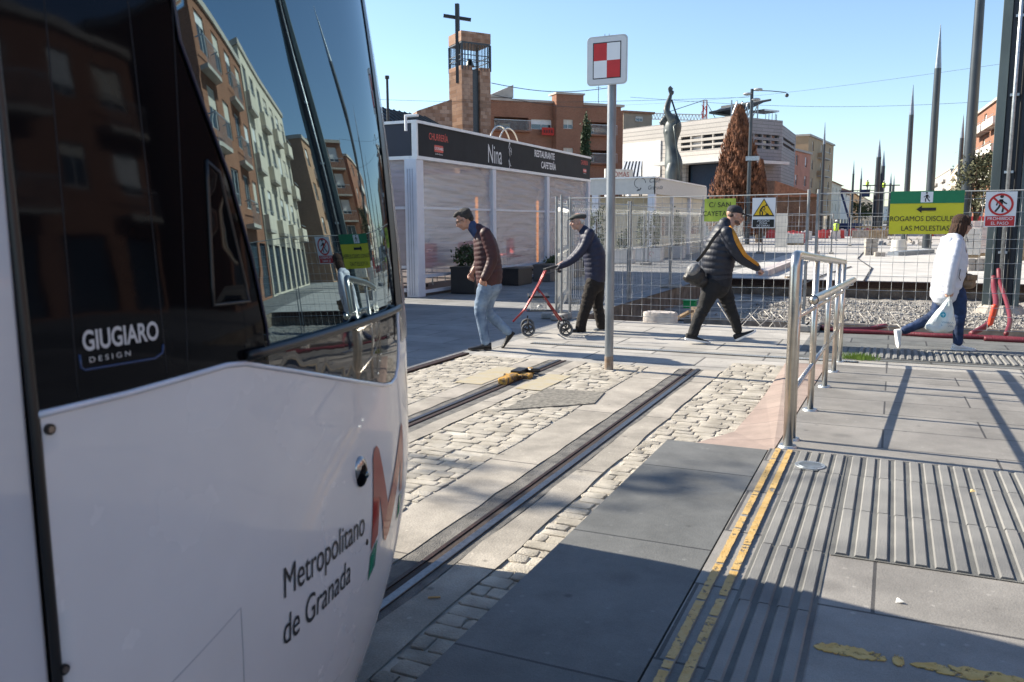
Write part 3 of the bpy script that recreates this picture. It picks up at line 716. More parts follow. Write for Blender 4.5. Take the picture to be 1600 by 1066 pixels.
def head(mb, c, f, u, k=1.0, neck=None, nr=.056):
    f = Vector(f).normalized(); u = Vector(u); u = (u-f*u.dot(f)).normalized(); w = u.cross(f)
    R = Matrix((f, w, u)).transposed(); P = lambda a, b, z: c+R @ Vector((a*k, b*k, z*k))
    E = lambda a, b, z, r: mb.ell(P(a, b, z), tuple(q*k for q in r), 18, 12, R=R)
    E(-.012, 0, .035, (.098, .077, .092)); E(.025, 0, -.02, (.066, .063, .088)); E(.052, 0, -.086, (.032, .036, .026))
    E(.030, 0, -.062, (.052, .055, .045)); E(.078, 0, .026, (.018, .052, .013))
    for s in (-1, 1):
        E(.066, s*.038, -.022, (.022, .022, .022)); E(-.002, s*.078, -.004, (.020, .010, .032)); E(.002, s*.080, -.024, (.011, .009, .014))
    mb.tube([P(.084, 0, .016), P(.100, 0, -.006), P(.116, 0, -.028), P(.100, 0, -.040)], [.008*k, .011*k, .014*k, .010*k], 12, round_ends=True)
    for s in (-1, 1): E(.100, s*.012, -.033, (.011, .009, .008))
    E(.088, 0, -.056, (.012, .024, .0065)); E(.085, 0, -.067, (.012, .021, .007))
    if neck is not None: limb(mb, [(P(-.028, 0, -.02), nr), (P(-.03, 0, -.075), nr), (neck, nr*1.15)])
    return R, P
def eyes(t, R, P, k=1.0, m=None, glasses=None):
    for s in (-1, 1):
        b = MB(); b.ell(P(.082, s*.032, .008), (.008, .013, .0055), 10, 8, R=R); b.build('eye', mat('eye_dark', (.03, .02, .015), .2), t, smooth=True)
        b = MB(); b.tube([P(.086, s*.014, .027), P(.090, s*.034, .033), P(.074, s*.056, .027)], .0045, 8); b.build('eyebrow', m, t)
    if glasses:
        g = MB()
        for s in (-1, 1):
            g.tube([P(.100+.002*cos(a), s*.033+.021*cos(a), .006+.016*sin(a)) for a in [2*pi*i/16 for i in range(16)]], .0028, 6, closed=True)
            g.tube([P(.100, s*.055, .012), P(.05, s*.078, .012), P(-.01, s*.084, .008)], .0026, 6)
        g.tube([P(.102, -.012, .010), P(.104, .012, .010)], .0026, 6); g.build('glasses', black, t)
def hand(mb, w, d, nrm, curl=.8, L=1.0, thumb=1, tip=None):
    """palm with four unequal bent fingers and a thumb leaving its side; w wrist, d pointing direction, nrm palm side"""
    d = Vector(d).normalized(); nrm = Vector(nrm); nrm = (nrm-d*nrm.dot(d)).normalized(); s = d.cross(nrm)*thumb
    R = Matrix((d, s, nrm)).transposed()
    mb.ell(w+d*.045*L, (.052*L, .041*L, .017*L), 14, 10, R=R); mb.tube([w-d*.03, w+d*.02], [(.027, .021), (.028*L, .020*L)], 12, side=s, round_ends=True)
    for i, (o, ln) in enumerate(((.030, .92), (.010, 1.0), (-.010, .94), (-.029, .75))):
        p = w+d*(.078-.006*abs(i-1.3))*L+s*o*L; a = curl*.35; pts = [p-d*.015]; dd = d
        for seg, da in ((.036, curl*.55), (.026, curl*.75), (.021, curl*.6)):
            pts.append(p); a += da; v = (d*cos(a)+nrm*sin(a)+s*o*.8).normalized(); p = p+v*seg*ln*L
        pts.append(p); mb.tube(pts, [.0098*L, .0096*L, .0092*L, .0086*L, .0074*L], 10, round_ends=True)
    a = w+d*.018*L+s*.026*L; b = a+(d*.55+s*.65+nrm*.30).normalized()*.040*L; c = b+(d*.85+s*.12+nrm*.45).normalized()*.030*L; e = c+(d*.85-s*.15+nrm*.55).normalized()*.024*L
    mb.tube([a, b, c, e], [.014*L, .0115*L, .0105*L, .0085*L], 10, round_ends=True)
def shoe(t, heel, toe, up, m, ms, w=.046, h=.085, name='shoe', th=.020, L=None):
    """sole from heel to toe (bottom line), upper rising above it"""
    heel, toe = Vector(heel), Vector(toe); f = (toe-heel).normalized(); L = L or (toe-heel).length
    s = Vector((0, 1, 0)); u = f.cross(s)*-1
    if u.dot(Vector(up)) < 0: u = -u
    R = Matrix((f, s, u)).transposed(); P = lambda a, b, c: heel+R @ Vector((a*L, b, c))
    b = MB(); rings = [(.0, .55, .62, .9), (.06, .80, .80, 1.0), (.20, .88, .88, 1.0), (.35, .86, .85, .84), (.55, .98, .95, .58), (.75, 1.06, 1.0, .44), (.90, .92, .9, .36), (1.0, .45, .5, .26)]
    vs, n = [], 14
    for a, wb, wt, hh in rings:
        for k in range(n):
            an = 2*pi*k/n; ca, sa = cos(an), sin(an)
            yy = w*wb*math.copysign(abs(ca)**.75, ca); zz = th*.7+(h*hh-th*.7)*(.5+.5*math.copysign(abs(sa)**.7, sa)); yy *= (1-.35*max(0, sa))
            vs.append(P(a*.97+.015, yy, zz))
    fs = [(i*n+k, (i+1)*n+k, (i+1)*n+(k+1) % n, i*n+(k+1) % n) for i in range(len(rings)-1) for k in range(n)]+[tuple(range(n)), tuple((len(rings)-1)*n+k for k in range(n-1, -1, -1))]
    b.add(vs, fs); o = b.build(name, m, t, smooth=True, auto=60)
    b = MB(); vs = []; out = [(0, .0), (.01, .55), (.06, .82), (.2, .90), (.4, .86), (.6, 1.02), (.78, 1.10), (.92, .85), (1.0, .35)]
    loop = [(a, w*k) for a, k in out[1:]]+[(a, -w*k) for a, k in out[:0:-1]]; k2 = len(loop)
    vs = [P(a, y, 0) for a, y in loop]+[P(a, y*1.03, th) for a, y in loop]
    b.add(vs, [tuple(range(k2)), tuple(range(2*k2-1, k2-1, -1))]+[(i, k2+i, k2+(i+1) % k2, (i+1) % k2) for i in range(k2)])
    b.build('sole', ms, o, smooth=True, auto=40); return o
def skinm(n, c): 
    m = mat(n, c, .5, var=.08, vs=30, bump=.15, bs=90); m.node_tree.nodes['Principled BSDF'].inputs['Subsurface Weight'].default_value = .08; return m
def cloth(n, c, rough=.75, var=.2, vs=14, bump=.5, bs=25, bdist=.01, **k): return mat(n, c, rough, var=var, vs=vs, bump=bump, bs=bs, bdist=bdist, **k)
skinA, skinB, skinC, skinD = skinm('skin_a', (.42, .23, .16)), skinm('skin_b', (.46, .27, .20)), skinm('skin_c', (.44, .25, .18)), skinm('skin_d', (.45, .27, .20))
VX = .0075

# ---- man with glasses in the maroon jacket, walking left
t, J, g = figure('person', 'dark haired man with glasses in a maroon puffer jacket and faded jeans, walking head down', 770, 546, -1, 10.38)
hc = J(727.5, 344.5); hf = Vector((.90, 0, -.44)); hu = Vector((.44, 0, .90))
b = MB(); R, P = head(b, hc, hf, hu, 1.0, neck=J(750, 366))
limb(b, [(J(752, 366), .07), (J(758, 385), (.12, .15)), (J(766, 410), (.12, .15)), (J(768, 436), (.10, .13))])
for n, L in ((.19, [(762, 366), (769, 404), (759, 431)]), (-.19, [(755, 366), (750, 402), (738, 425)])):
    limb(b, [(J(*L[0], n), .05), (J(*L[1], n*1.15), .04), (J(*L[2], n*1.0), .028)])
hand(b, J(757.5, 434, .20), J(752, 446, .18)-J(757.5, 434, .20), (-.35, -.6, 0), 1.15, 1.0, 1)
hand(b, J(737.5, 427, -.19), J(731.5, 437, -.16)-J(737.5, 427, -.19), (-.35, .6, 0), 1.15, 1.0, -1)
limb(b, [(J(762, 450, .09), .06), (J(751, 484, .10), .045), (J(759, 532, .10), .035)]); limb(b, [(J(770, 450, -.09), .06), (J(763, 487, -.09), .045), (J(795, 519, -.09), .035)])
remeshed(b, 'body', skinA, VX, 2, t)
eyes(t, R, P, m=mat('hair_dark', (.012, .010, .009), .85, c2=(.06, .055, .05), vs=60, stretch=(1, 1, 1), bump=.6, bs=120), glasses=True)
b = MB(); E = lambda a, y, z, r: b.ell(P(a, y, z), r, 18, 12, R=R)
E(-.030, 0, .052, (.096, .083, .088)); E(.035, 0, .105, (.060, .066, .032)); E(-.075, 0, .0, (.048, .066, .062)); E(-.03, 0, .02, (.055, .084, .045)); E(.07, 0, .095, (.035, .05, .022))
for i in range(40):
    a = random.random()*6.3; q = random.random(); p = P(-.03+.09*cos(a)*q, .075*sin(a)*q, .135-.05*q*q); b.ell(p, (.018, .012, .009), 8, 6, R=R)
remeshed(b, 'hair', MATS['hair_dark'], .006, 1, t)
mar = cloth('maroon_quilted', (.040, .008, .010), .6, bump=.35, bs=35)
b = MB(); limb(b, [(J(749, 359), (.075, .075)), (J(755, 368), (.12, .165)), (J(760, 384), (.150, .205)), (J(763, 405), (.165, .205)), (J(765, 425), (.168, .195)), (J(765, 438), (.160, .188))], puff=(.062, .05), n=28)
for n, L in ((.195, [(761, 365), (768, 386), (771, 405), (764, 424), (759, 433)]), (-.195, [(754, 366), (752, 386), (751, 403), (744, 418), (739, 425)])):
    rr = [.072, .075, .068, .058, .050]
    limb(b, [(J(*p, n*(1+.06*i)), r) for i, (p, r) in enumerate(zip(L, rr))], puff=(.055, .07), seed=3)
jk = remeshed(b, 'jacket', mar, .0085, 1, t)
b = MB(); limb(b, [(J(739, 353), (.066, .068)), (J(743, 359), (.070, .074)), (J(750, 367), (.080, .090))], n=20); remeshed(b, 'collar', cloth('navy_collar', (.03, .05, .12)), .007, 1, t)
jean = cloth('faded_shaded_jeans', (.045, .08, .15), .85, c2=(.24, .32, .41), vs=5.5, bump=.6, bs=22, bdist=.02)  # besides fading, the two denim tones hold light and shade of folds
b = MB(); limb(b, [(J(766, 434), (.128, .17)), (J(768, 448), (.135, .172))], n=24)
limb(b, [(J(763, 446, .085), (.120, .100)), (J(756, 464, .09), (.098, .092)), (J(751, 484, .09), (.075, .072)), (J(754, 506, .095), (.066, .066)), (J(759, 534, .10), (.060, .062))], fold=.05, seed=2)
limb(b, [(J(771, 446, -.085), (.120, .100)), (J(763, 466, -.09), (.098, .092)), (J(763, 486, -.09), (.076, .074)), (J(778, 504, -.09), (.064, .064)), (J(795, 519, -.09), (.056, .058))], fold=.06, seed=5)
remeshed(b, 'trousers', jean, .0085, 1, t)
sh = mat('black_leather_shoe', (.012, .011, .011), .35, bump=.2)
shoe(t, J(769, 546.5, .10), J(731.5, 547, .10), (0, 0, 1), sh, sh, .046, .09)
shoe(t, J(806, 521, -.09), J(784, 548.5, -.09), (-.5, 0, 1), sh, sh, .045, .085)

# ---- old man with flat cap pushing the walker, walking left
t, J, g = figure('person', 'old man in a grey flat cap and navy quilted jacket, pushing a red walker', 920, 518, -1, 12.1)
hc = J(901.5, 348); hf = Vector((.98, .12, -.08)); hu = Vector((.08, 0, 1))
b = MB(); R, P = head(b, hc, hf, hu, .98, neck=J(914, 366))
limb(b, [(J(915, 364), .07), (J(922, 385), (.12, .15)), (J(930, 410), (.12, .15)), (J(931, 435), (.12, .15))])
for n in (.19, -.19): limb(b, [(J(918, 368, n), .05), (J(902, 398, n*1.12), .04), (J(877, 415, n*1.25), .028)])
hand(b, J(876, 415, .235), J(866, 421, .235)-J(876, 415, .235), (-.1, 0, -1), 1.3, 1.0, -1)
hand(b, J(878, 411, -.235), J(868, 416, -.235)-J(878, 411, -.235), (-.1, 0, -1), 1.3, 1.0, 1)
limb(b, [(J(928, 440, .09), .07), (J(917, 474, .09), .055), (J(905, 512, .09), .04)]); limb(b, [(J(931, 440, -.09), .07), (J(934, 474, -.09), .055), (J(940, 508, -.09), .04)])
remeshed(b, 'body', skinB, VX, 2, t)
wh = mat('hair_white', (.55, .54, .51), .6, var=.15, vs=60, bump=.6, bs=120); eyes(t, R, P, m=wh)
b = MB(); b.ell(P(-.055, 0, .0), (.050, .076, .048), 16, 10, R=R); b.ell(P(-.03, 0, .025), (.06, .080, .035), 16, 10, R=R); remeshed(b, 'hair', wh, .006, 1, t)
capm = cloth('grey_tweed_cap', (.05, .055, .05), .9, vs=80, var=.35)
b = MB(); b.ell(P(-.02, 0, .078), (.118, .094, .040), 20, 12, R=R); b.ell(P(-.03, 0, .060), (.104, .086, .032), 20, 12, R=R); b.ell(P(.03, 0, .066), (.092, .078, .024), 18, 10, R=R)
o = remeshed(b, 'flat_cap', capm, .006, 2, t)
b = MB(); b.ell(P(.105, 0, .046), (.045, .062, .009), 16, 8, R=R); b.build('visor', capm, o, smooth=True)
navy = cloth('navy_quilted', (.007, .011, .036), .6, bump=.35, bs=35)
b = MB(); limb(b, [(J(911, 361), (.075, .075)), (J(916, 370), (.12, .165)), (J(923, 386), (.150, .205)), (J(928, 402), (.165, .205)), (J(929.5, 420), (.160, .195)), (J(930, 434), (.150, .185))], puff=(.075, .045), n=28)
for n in (.195, -.195):
    L = [(918, 366), (910, 386), (900, 399), (887, 410), (874, 416)]; rr = [.074, .068, .062, .052, .044]
    limb(b, [(J(*p, n*(1+.06*i)), r) for i, (p, r) in enumerate(zip(L, rr))], puff=(.065, .07), seed=8)
remeshed(b, 'jacket', navy, .0085, 1, t)
glv = cloth('dark_glove', (.02, .022, .03), .8)
for n in (.235, -.235):
    b = MB(); w_ = J(877, 415+(0 if n > 0 else -3), n); hand(b, w_, J(866, 421+(0 if n > 0 else -3), n)-w_, (-.1, 0, -1), 1.3, 1.18, -1 if n > 0 else 1); remeshed(b, 'glove', glv, .006, 1, t)
brn = cloth('dark_trousers', (.015, .011, .009), .9, bump=.8, bs=16, bdist=.03)
b = MB(); limb(b, [(J(930, 428), (.130, .17)), (J(930, 444), (.135, .172))], n=24)
limb(b, [(J(927, 442, .085), (.125, .100)), (J(920, 460, .09), (.105, .092)), (J(915, 478, .09), (.088, .080)), (J(909, 498, .09), (.080, .076)), (J(906, 514, .09), (.078, .076))], fold=.06, seed=2)
limb(b, [(J(932, 442, -.085), (.125, .100)), (J(934, 460, -.09), (.100, .092)), (J(935, 478, -.09), (.082, .080)), (J(938, 496, -.09), (.074, .074)), (J(941, 510, -.09), (.072, .072))], fold=.06, seed=5)
remeshed(b, 'trousers', brn, .0085, 1, t)
shoe(t, J(915, 518.5, .09), J(891, 518.5, .09), (0, 0, 1), sh, sh, .050, .09)
gs = mat('blue_grey_shoe', (.04, .055, .075), .8); shoe(t, J(951, 517, -.09), J(927, 518, -.09), (0, 0, 1), gs, mat('grey_sole', (.3, .3, .3), .7), .050, .085)

# ---- man with the baseball cap and shoulder bag, walking right
t, J, g = figure('person', 'man in a dark cap and navy puffer jacket with a yellow sleeve stripe', 1115, 536, 1, 11.15)
hc = J(1141.5, 344.5); hf = Vector((.97, -.12, -.18)); hu = Vector((.2, 0, 1))
b = MB(); R, P = head(b, hc, hf, hu, 1.04, neck=J(1126, 366), nr=.064)
limb(b, [(J(1124, 366), .08), (J(1121, 385), (.14, .17)), (J(1120, 410), (.14, .16)), (J(1117, 440), (.12, .15))])
limb(b, [(J(1124, 370, .20), .05), (J(1144, 407, .24), .042), (J(1172, 423, .20), .030)]); limb(b, [(J(1126, 370, -.20), .05), (J(1130, 406, -.25), .042), (J(1136, 430, -.2), .030)])
hand(b, J(1173, 424, .20), J(1183, 430, .18)-J(1173, 424, .20), (-.4, .5, -.7), 1.35, 1.02, 1)
hand(b, J(1136, 432, -.20), Vector((.3, 0, -1)), (.6, -.3, 0), 1.0, 1.0, 1)
limb(b, [(J(1125, 446, -.09), .08), (J(1140, 476, -.09), .06), (J(1156, 517, -.09), .04)]); limb(b, [(J(1111, 446, .09), .08), (J(1097, 478, .09), .06), (J(1081, 520, .09), .04)])
remeshed(b, 'body', skinC, VX, 2, t)
bd = mat('stubble_dark', (.05, .04, .035), .8, c2=(.11, .08, .065), vs=90); eyes(t, R, P, m=bd)
b = MB(); b.ell(P(-.045, 0, .005), (.055, .081, .042), 16, 10, R=R); b.ell(P(-.03, 0, .04), (.075, .084, .03), 16, 10, R=R); remeshed(b, 'hair', bd, .006, 1, t)
b = MB(); b.ell(P(.052, 0, -.082), (.036, .042, .027), 16, 10, R=R)
for s in (-1, 1): b.ell(P(.028, s*.036, -.064), (.040, .028, .030), 12, 8, R=R)
remeshed(b, 'beard', mat('beard_stubble', (.10, .06, .045), .8, c2=(.17, .10, .075), vs=120), .006, 2, t)
nvc = cloth('navy_cap', (.012, .014, .022), .8)
b = MB(); b.ell(P(-.012, 0, .072), (.104, .086, .066), 20, 14, R=R); b.ell(P(-.012, 0, .052), (.106, .088, .030), 20, 10, R=R); o = remeshed(b, 'baseball_cap', nvc, .006, 2, t)
b = MB(); R2 = R @ Matrix.Rotation(radians(12), 3, 'Y'); b.ell(P(.125, 0, .040), (.070, .068, .008), 18, 8, R=R2); b.build('visor', nvc, o, smooth=True)
b = MB(); b.ell(P(-.012, 0, .140), (.009, .009, .005), 8, 6, R=R); b.build('button', nvc, o)
nv2 = cloth('dark_navy_quilted', (.006, .010, .022), .55, bump=.35, bs=35)
b = MB(); limb(b, [(J(1127, 356), (.085, .085)), (J(1124, 368), (.135, .18)), (J(1121, 386), (.195, .225)), (J(1119, 406), (.215, .225)), (J(1118, 422), (.200, .21)), (J(1118, 431), (.185, .20)), (J(1119, 440), (.180, .19))], puff=(.078, .060), n=30)
limb(b, [(J(p, q, n), r) for p, q, n, r in ((1124, 369, .205, .082), (1132, 388, .25, .084), (1143, 405, .255, .074), (1158, 415, .24, .062), (1171, 422, .205, .048))], puff=(.085, .06), seed=3)
limb(b, [(J(p, q, n), r) for p, q, n, r in ((1126, 369, -.205, .082), (1128, 388, -.24, .08), (1131, 405, -.24, .07), (1136, 425, -.20, .05))], puff=(.085, .05), seed=3)
jk = remeshed(b, 'jacket', nv2, .0085, 1, t)
ylw = cloth('mustard_stripe', (.48, .20, .012), .55, bump=.3)
b = MB(); pts = [(1128, 361, .165, .03), (1131, 369, .272, .03), (1137, 384, .330, .03), (1144, 396, .336, .028), (1149, 403, .325, .026), (1160, 411, .304, .023), (1171, 418, .258, .020)]
Q = catmull([(J(p, q, n), w) for p, q, n, w in pts], .015); b.tube([q[0] for q in Q], [(q[1], .012) for q in Q], 10, side=(.6, 0, .8)); b.build('sleeve_stripe', ylw, jk, smooth=True)
b = MB(); limb(b, [(J(1118.5, 431), (.186, .20)), (J(1119, 441), (.180, .19))], n=26, sp=.006); remeshed(b, 'waistband', cloth('rib_knit', (.010, .012, .018), .9), .008, 1, t)
blk = cloth('black_jeans', (.009, .009, .010), .85, var=.35, vs=8, bump=.7, bs=20, bdist=.02)
b = MB(); limb(b, [(J(1119, 436), (.165, .18)), (J(1118, 450), (.160, .18))], n=24)
limb(b, [(J(1124, 446, -.085), (.130, .105)), (J(1134, 464, -.09), (.108, .098)), (J(1140, 480, -.09), (.086, .082)), (J(1148, 498, -.09), (.072, .072)), (J(1154, 516, -.09), (.062, .064))], fold=.06, seed=2)
limb(b, [(J(1111, 446, .085), (.135, .105)), (J(1103, 464, .09), (.112, .098)), (J(1096, 482, .09), (.088, .082)), (J(1087, 502, .09), (.074, .074)), (J(1081, 521, .09), (.070, .070))], fold=.06, seed=5)
remeshed(b, 'trousers', blk, .0085, 1, t)
sk = mat('black_knit_sneaker', (.012, .012, .013), .8, bump=.4); ws_ = mat('white_sole', (.75, .75, .74), .6, var=.03)
shoe(t, J(1068, 531, .09), J(1107, 537.5, .09), (0, 0, 1), sk, ws_, .050, .090, th=.026)
shoe(t, J(1151, 534, -.09), J(1183, 519, -.09), (-.3, 0, 1), sk, ws_, .050, .090, th=.026)
bg_ = thing('shoulder_bag', 'slouchy black bag with a grey panel slung behind the man in the dark cap', 'bag', t.location, t.rotation_euler.z)
b = MB(); c = J(1081, 433, .12); b.ell(c, (.135, .11, .125), 18, 12, R=Matrix.Rotation(.5, 3, 'Y')); b.ell(J(1090, 442, .1), (.10, .10, .085), 16, 10); b.ell(J(1072, 436, .12), (.085, .09, .07), 16, 10)
bo = remeshed(b, 'bag_body', cloth('black_nylon', (.014, .014, .015), .5, bump=.8, bs=12, bdist=.04), .009, 2, bg_)
b = MB(); b.ell(J(1077, 425, .15), (.085, .10, .10), 16, 10, R=Matrix.Rotation(.7, 3, 'Y')); remeshed(b, 'flap', cloth('grey_nylon', (.16, .16, .16), .5, bump=.8, bs=12, bdist=.03), .009, 1, bg_)
b = MB(); Q = catmull([(J(1083, 412, .12), .02), (J(1092, 398, .20), .02), (J(1105, 376, .23), .02), (J(1120, 361, .17), .02), (J(1126, 360, .08), .02)], .02); b.tube([q[0] for q in Q], [(.022, .006)]*len(Q), 8, side=(1, 0, 0)); b.build('strap', black, bg_)

# ---- woman in the white jacket, walking right
t, J, g = figure('person', 'brown haired woman in a white hooded jacket and blue jeans carrying a plastic bag', 1480, 547, 1, 10.42)
hc = J(1490, 358.5); hf = Vector((.99, -.1, -.05)); hu = Vector((.05, 0, 1))
b = MB(); R, P = head(b, hc, hf, hu, .93, neck=J(1483, 380), nr=.050)
limb(b, [(J(1483, 380), .07), (J(1479, 396), (.11, .13)), (J(1478, 420), (.11, .12)), (J(1478, 450), (.12, .14))])
limb(b, [(J(1472, 388, .17), .045), (J(1462, 424, .20), .036), (J(1462, 455, .22), .026)]); limb(b, [(J(1484, 388, -.17), .045), (J(1492, 420, -.18), .036), (J(1500, 430, -.12), .026)])
hand(b, J(1462, 456, .22), J(1463.5, 468, .22)-J(1462, 456, .22), (0, 1, 0), 1.35, .92, 1); hand(b, J(1500, 431, -.12), Vector((.6, -.3, -.6)), (0, -.5, -.5), 1.2, .92, -1)
limb(b, [(J(1481, 458, .08), .08), (J(1488, 492, .08), .055), (J(1490, 533, .08), .038)]); limb(b, [(J(1477, 458, -.08), .08), (J(1464, 494, -.08), .055), (J(1420, 515, -.08), .038)])
remeshed(b, 'body', skinD, VX, 2, t)
hr_ = mat('hair_brown', (.012, .005, .003), .85, c2=(.075, .032, .014), vs=26, stretch=(4, 4, .35), bump=1.0, bs=40, bdist=.02); eyes(t, R, P, .93, m=hr_, glasses=True)
b = MB(); E = lambda a, y, z, r: b.ell(P(a, y, z), r, 18, 12, R=R)
E(-.030, 0, .050, (.100, .088, .094)); E(.025, 0, .100, (.062, .066, .034)); E(-.070, 0, -.01, (.062, .082, .085)); E(-.085, 0, -.075, (.060, .082, .080)); E(-.100, 0, -.140, (.052, .078, .062)); E(-.115, 0, -.185, (.030, .060, .040))
for s in (-1, 1): E(-.025, s*.076, -.03, (.058, .022, .085)); E(-.035, s*.072, -.105, (.050, .026, .065)); E(.040, s*.066, .055, (.034, .018, .055)); E(-.045, s*.065, -.165, (.040, .026, .040))
random.seed(3)
for i in range(26):
    a = random.uniform(-1.9, 1.9)+pi; x, y = .085*cos(a)-.03, .088*sin(a); b.tube([P(x*.8, y*.8, .08), P(x*1.1, y*1.05, 0), P(x*1.2-.01, y*1.0, -.10), P(x*1.3-.01, y*1.0, -.215)], [.01, .014, .013, .004], 6, round_ends=True)
remeshed(b, 'hair', hr_, .006, 1, t)
wj = cloth('white_jacket_fabric', (.56, .58, .64), .7, var=.05, bump=.6, bs=7, bdist=.03)
b = MB(); limb(b, [(J(1483, 371), (.070, .075)), (J(1479, 380), (.110, .155)), (J(1477, 394), (.150, .185)), (J(1477, 414), (.185, .19)), (J(1474, 436), (.172, .195)), (J(1470, 461), (.158, .195))], fold=.028, n=36, seed=9)
b.ell(J(1468, 380), (.055, .12, .055), 18, 10, R=Matrix.Rotation(-.5, 3, 'Y')); b.ell(J(1478, 375), (.07, .10, .04), 18, 10)
limb(b, [(J(p, q, n), r) for p, q, n, r in ((1473, 385, .17, .064), (1466, 402, .235, .068), (1461, 421, .27, .064), (1460, 440, .27, .058), (1461, 457, .24, .050))], fold=.05, seed=4)
limb(b, [(J(p, q, n), r) for p, q, n, r in ((1484, 385, -.17, .064), (1490, 404, -.19, .066), (1494, 418, -.18, .06), (1500, 429, -.13, .045))], fold=.045, seed=4)
jk = remeshed(b, 'jacket', wj, .0085, 1, t)
for q in ([(1490, 376, .12), (1492, 384, .125)], [(1478, 424, .205), (1476, 436, .215), (1479, 441, .21)]):
    b = MB(); b.tube([J(*p) for p in q], .0045, 6); b.build('zip', black, jk)
dj = cloth('dark_blue_jeans', (.012, .030, .085), .85, var=.4, vs=8, bump=.6, bs=22, bdist=.02)
b = MB(); limb(b, [(J(1477, 450), (.140, .17)), (J(1478, 462), (.14, .17))], n=24)
limb(b, [(J(1482, 460, .08), (.115, .098)), (J(1487, 476, .085), (.095, .088)), (J(1489, 494, .085), (.076, .074)), (J(1489, 514, .085), (.062, .062)), (J(1490, 535, .085), (.056, .058))], fold=.05, seed=2)
limb(b, [(J(1476, 460, -.08), (.115, .098)), (J(1470, 478, -.085), (.096, .088)), (J(1462, 494, -.085), (.076, .074)), (J(1442, 506, -.085), (.062, .062)), (J(1418, 517, -.085), (.052, .054))], fold=.05, seed=5)
remeshed(b, 'trousers', dj, .0085, 1, t)
wsn = mat('white_sneaker', (.70, .69, .66), .6, var=.06, bump=.3)
shoe(t, J(1481, 547.5, .08), J(1518, 548.5, .08), (0, 0, 1), wsn, ws_, .044, .082, th=.022)
shoe(t, J(1402, 516, -.08), J(1408, 544, -.08), (1, 0, .3), wsn, ws_, .044, .080, th=.022)
hb = thing('handbag', 'small tan leather handbag worn in front of the woman in white', 'bag', t.location, t.rotation_euler.z)
b = MB(); b.ell(J(1505, 441, -.02), (.10, .075, .085), 18, 12); b.ell(J(1505, 447, -.02), (.105, .08, .06), 16, 10); remeshed(b, 'bag_body', mat('tan_leather', (.16, .10, .06), .6, c2=(.26, .17, .10), vs=12, bump=.8, bs=25, bdist=.02), .009, 1, hb)
b = MB(); b.box(J(1506, 437, .06), (.13, .02, .07)); b.build('flap', MATS['tan_leather'], hb, bevel=.008)
b = MB(); b.tube([J(1500, 431, .03), J(1494, 420, .10), J(1488, 396, .15), J(1486, 378, .10)], .008, 8); b.build('strap', mat('tan_strap', (.12, .075, .045), .6), hb)
pb = thing('plastic_bag', 'white translucent plastic shopping bag with a round blue logo in the hand of the woman', 'bag', t.location, t.rotation_euler.z)
b = MB(); C0 = J(1463, 467, .22)
prof = [(1463, 468, .018, .02), (1461, 476, .05, .03), (1458, 488, .10, .055), (1454, 500, .145, .085), (1451, 510, .168, .10), (1450, 516, .15, .095), (1450, 518.5, .10, .07)]
rings = []
Q = catmull([(J(p, q, .23), (a, c)) for p, q, a, c in prof], .012); n = 36; random.seed(11); phs = [random.random()*6 for _ in range(6)]
vs = []
for i, (p, a, c) in enumerate(Q):
    tt = i/len(Q)
    for k in range(n):
        an = 2*pi*k/n; w = 1+.07*(1-tt)*sin(an*9+phs[0])+.05*sin(an*5+tt*7+phs[1])+.03*sin(an*13+tt*15+phs[2]); vs.append(p+Vector((a*w*cos(an), c*w*sin(an), .012*sin(an*4+phs[3]+tt*5))))
fs = [(i*n+k, i*n+(k+1) % n, (i+1)*n+(k+1) % n, (i+1)*n+k) for i in range(len(Q)-1) for k in range(n)]+[tuple((len(Q)-1)*n+k for k in range(n))]
b.add(vs, fs); plm = mat('plastic_film', (.68, .74, .73), .25, var=.06, bump=.6, bs=18, bdist=.03, alpha=.78); b.build('bag_body', plm, pb, smooth=True)
b = MB(); b.ell(J(1455, 509, .23), (.11, .06, .06), 14, 8); b.build('contents', mat('groceries', (.20, .13, .08), .6, c2=(.40, .36, .28), vs=14), pb, smooth=True)
b = MB(); b.tube([J(1460, 480, .28), J(1461, 466, .25), J(1464, 464, .22), J(1466, 468, .19), J(1465, 480, .17)], .006, 8); b.build('handle', plm, pb)
fl = MATS['plastic_film']; lg = mat('logo_blue', (.01, .32, .42), .4, var=.05)
o1 = J(1448, 493, .335); flat([circle(0, 0, .034, 24)], o1, Vector((1, 0, 0)), Vector((0, .25, .97)), lg, pb, 'logo', .004)
flat([[(-.02, -.003), (.02, -.003), (.02, .003), (-.02, .003)], [(-.003, -.02), (.003, -.02), (.003, .02), (-.003, .02)]], o1, Vector((1, 0, 0)), Vector((0, .25, .97)), mat('logo_pale', (.6, .8, .8), .4), pb, 'logo_cross', .006)
tx_b = mat('bag_print', (.10, .22, .32), .5)
for i_, (q_, r_) in enumerate(((1456, 505), (1456, 510))): flat([strip([(x_*.013-.075, .008*(-1)**x_) for x_ in range(12)], .006)], J(q_, r_, .335-.01*i_), Vector((1, 0, -.1)), Vector((.1, .1, 1)), tx_b, pb, 'print', .004)

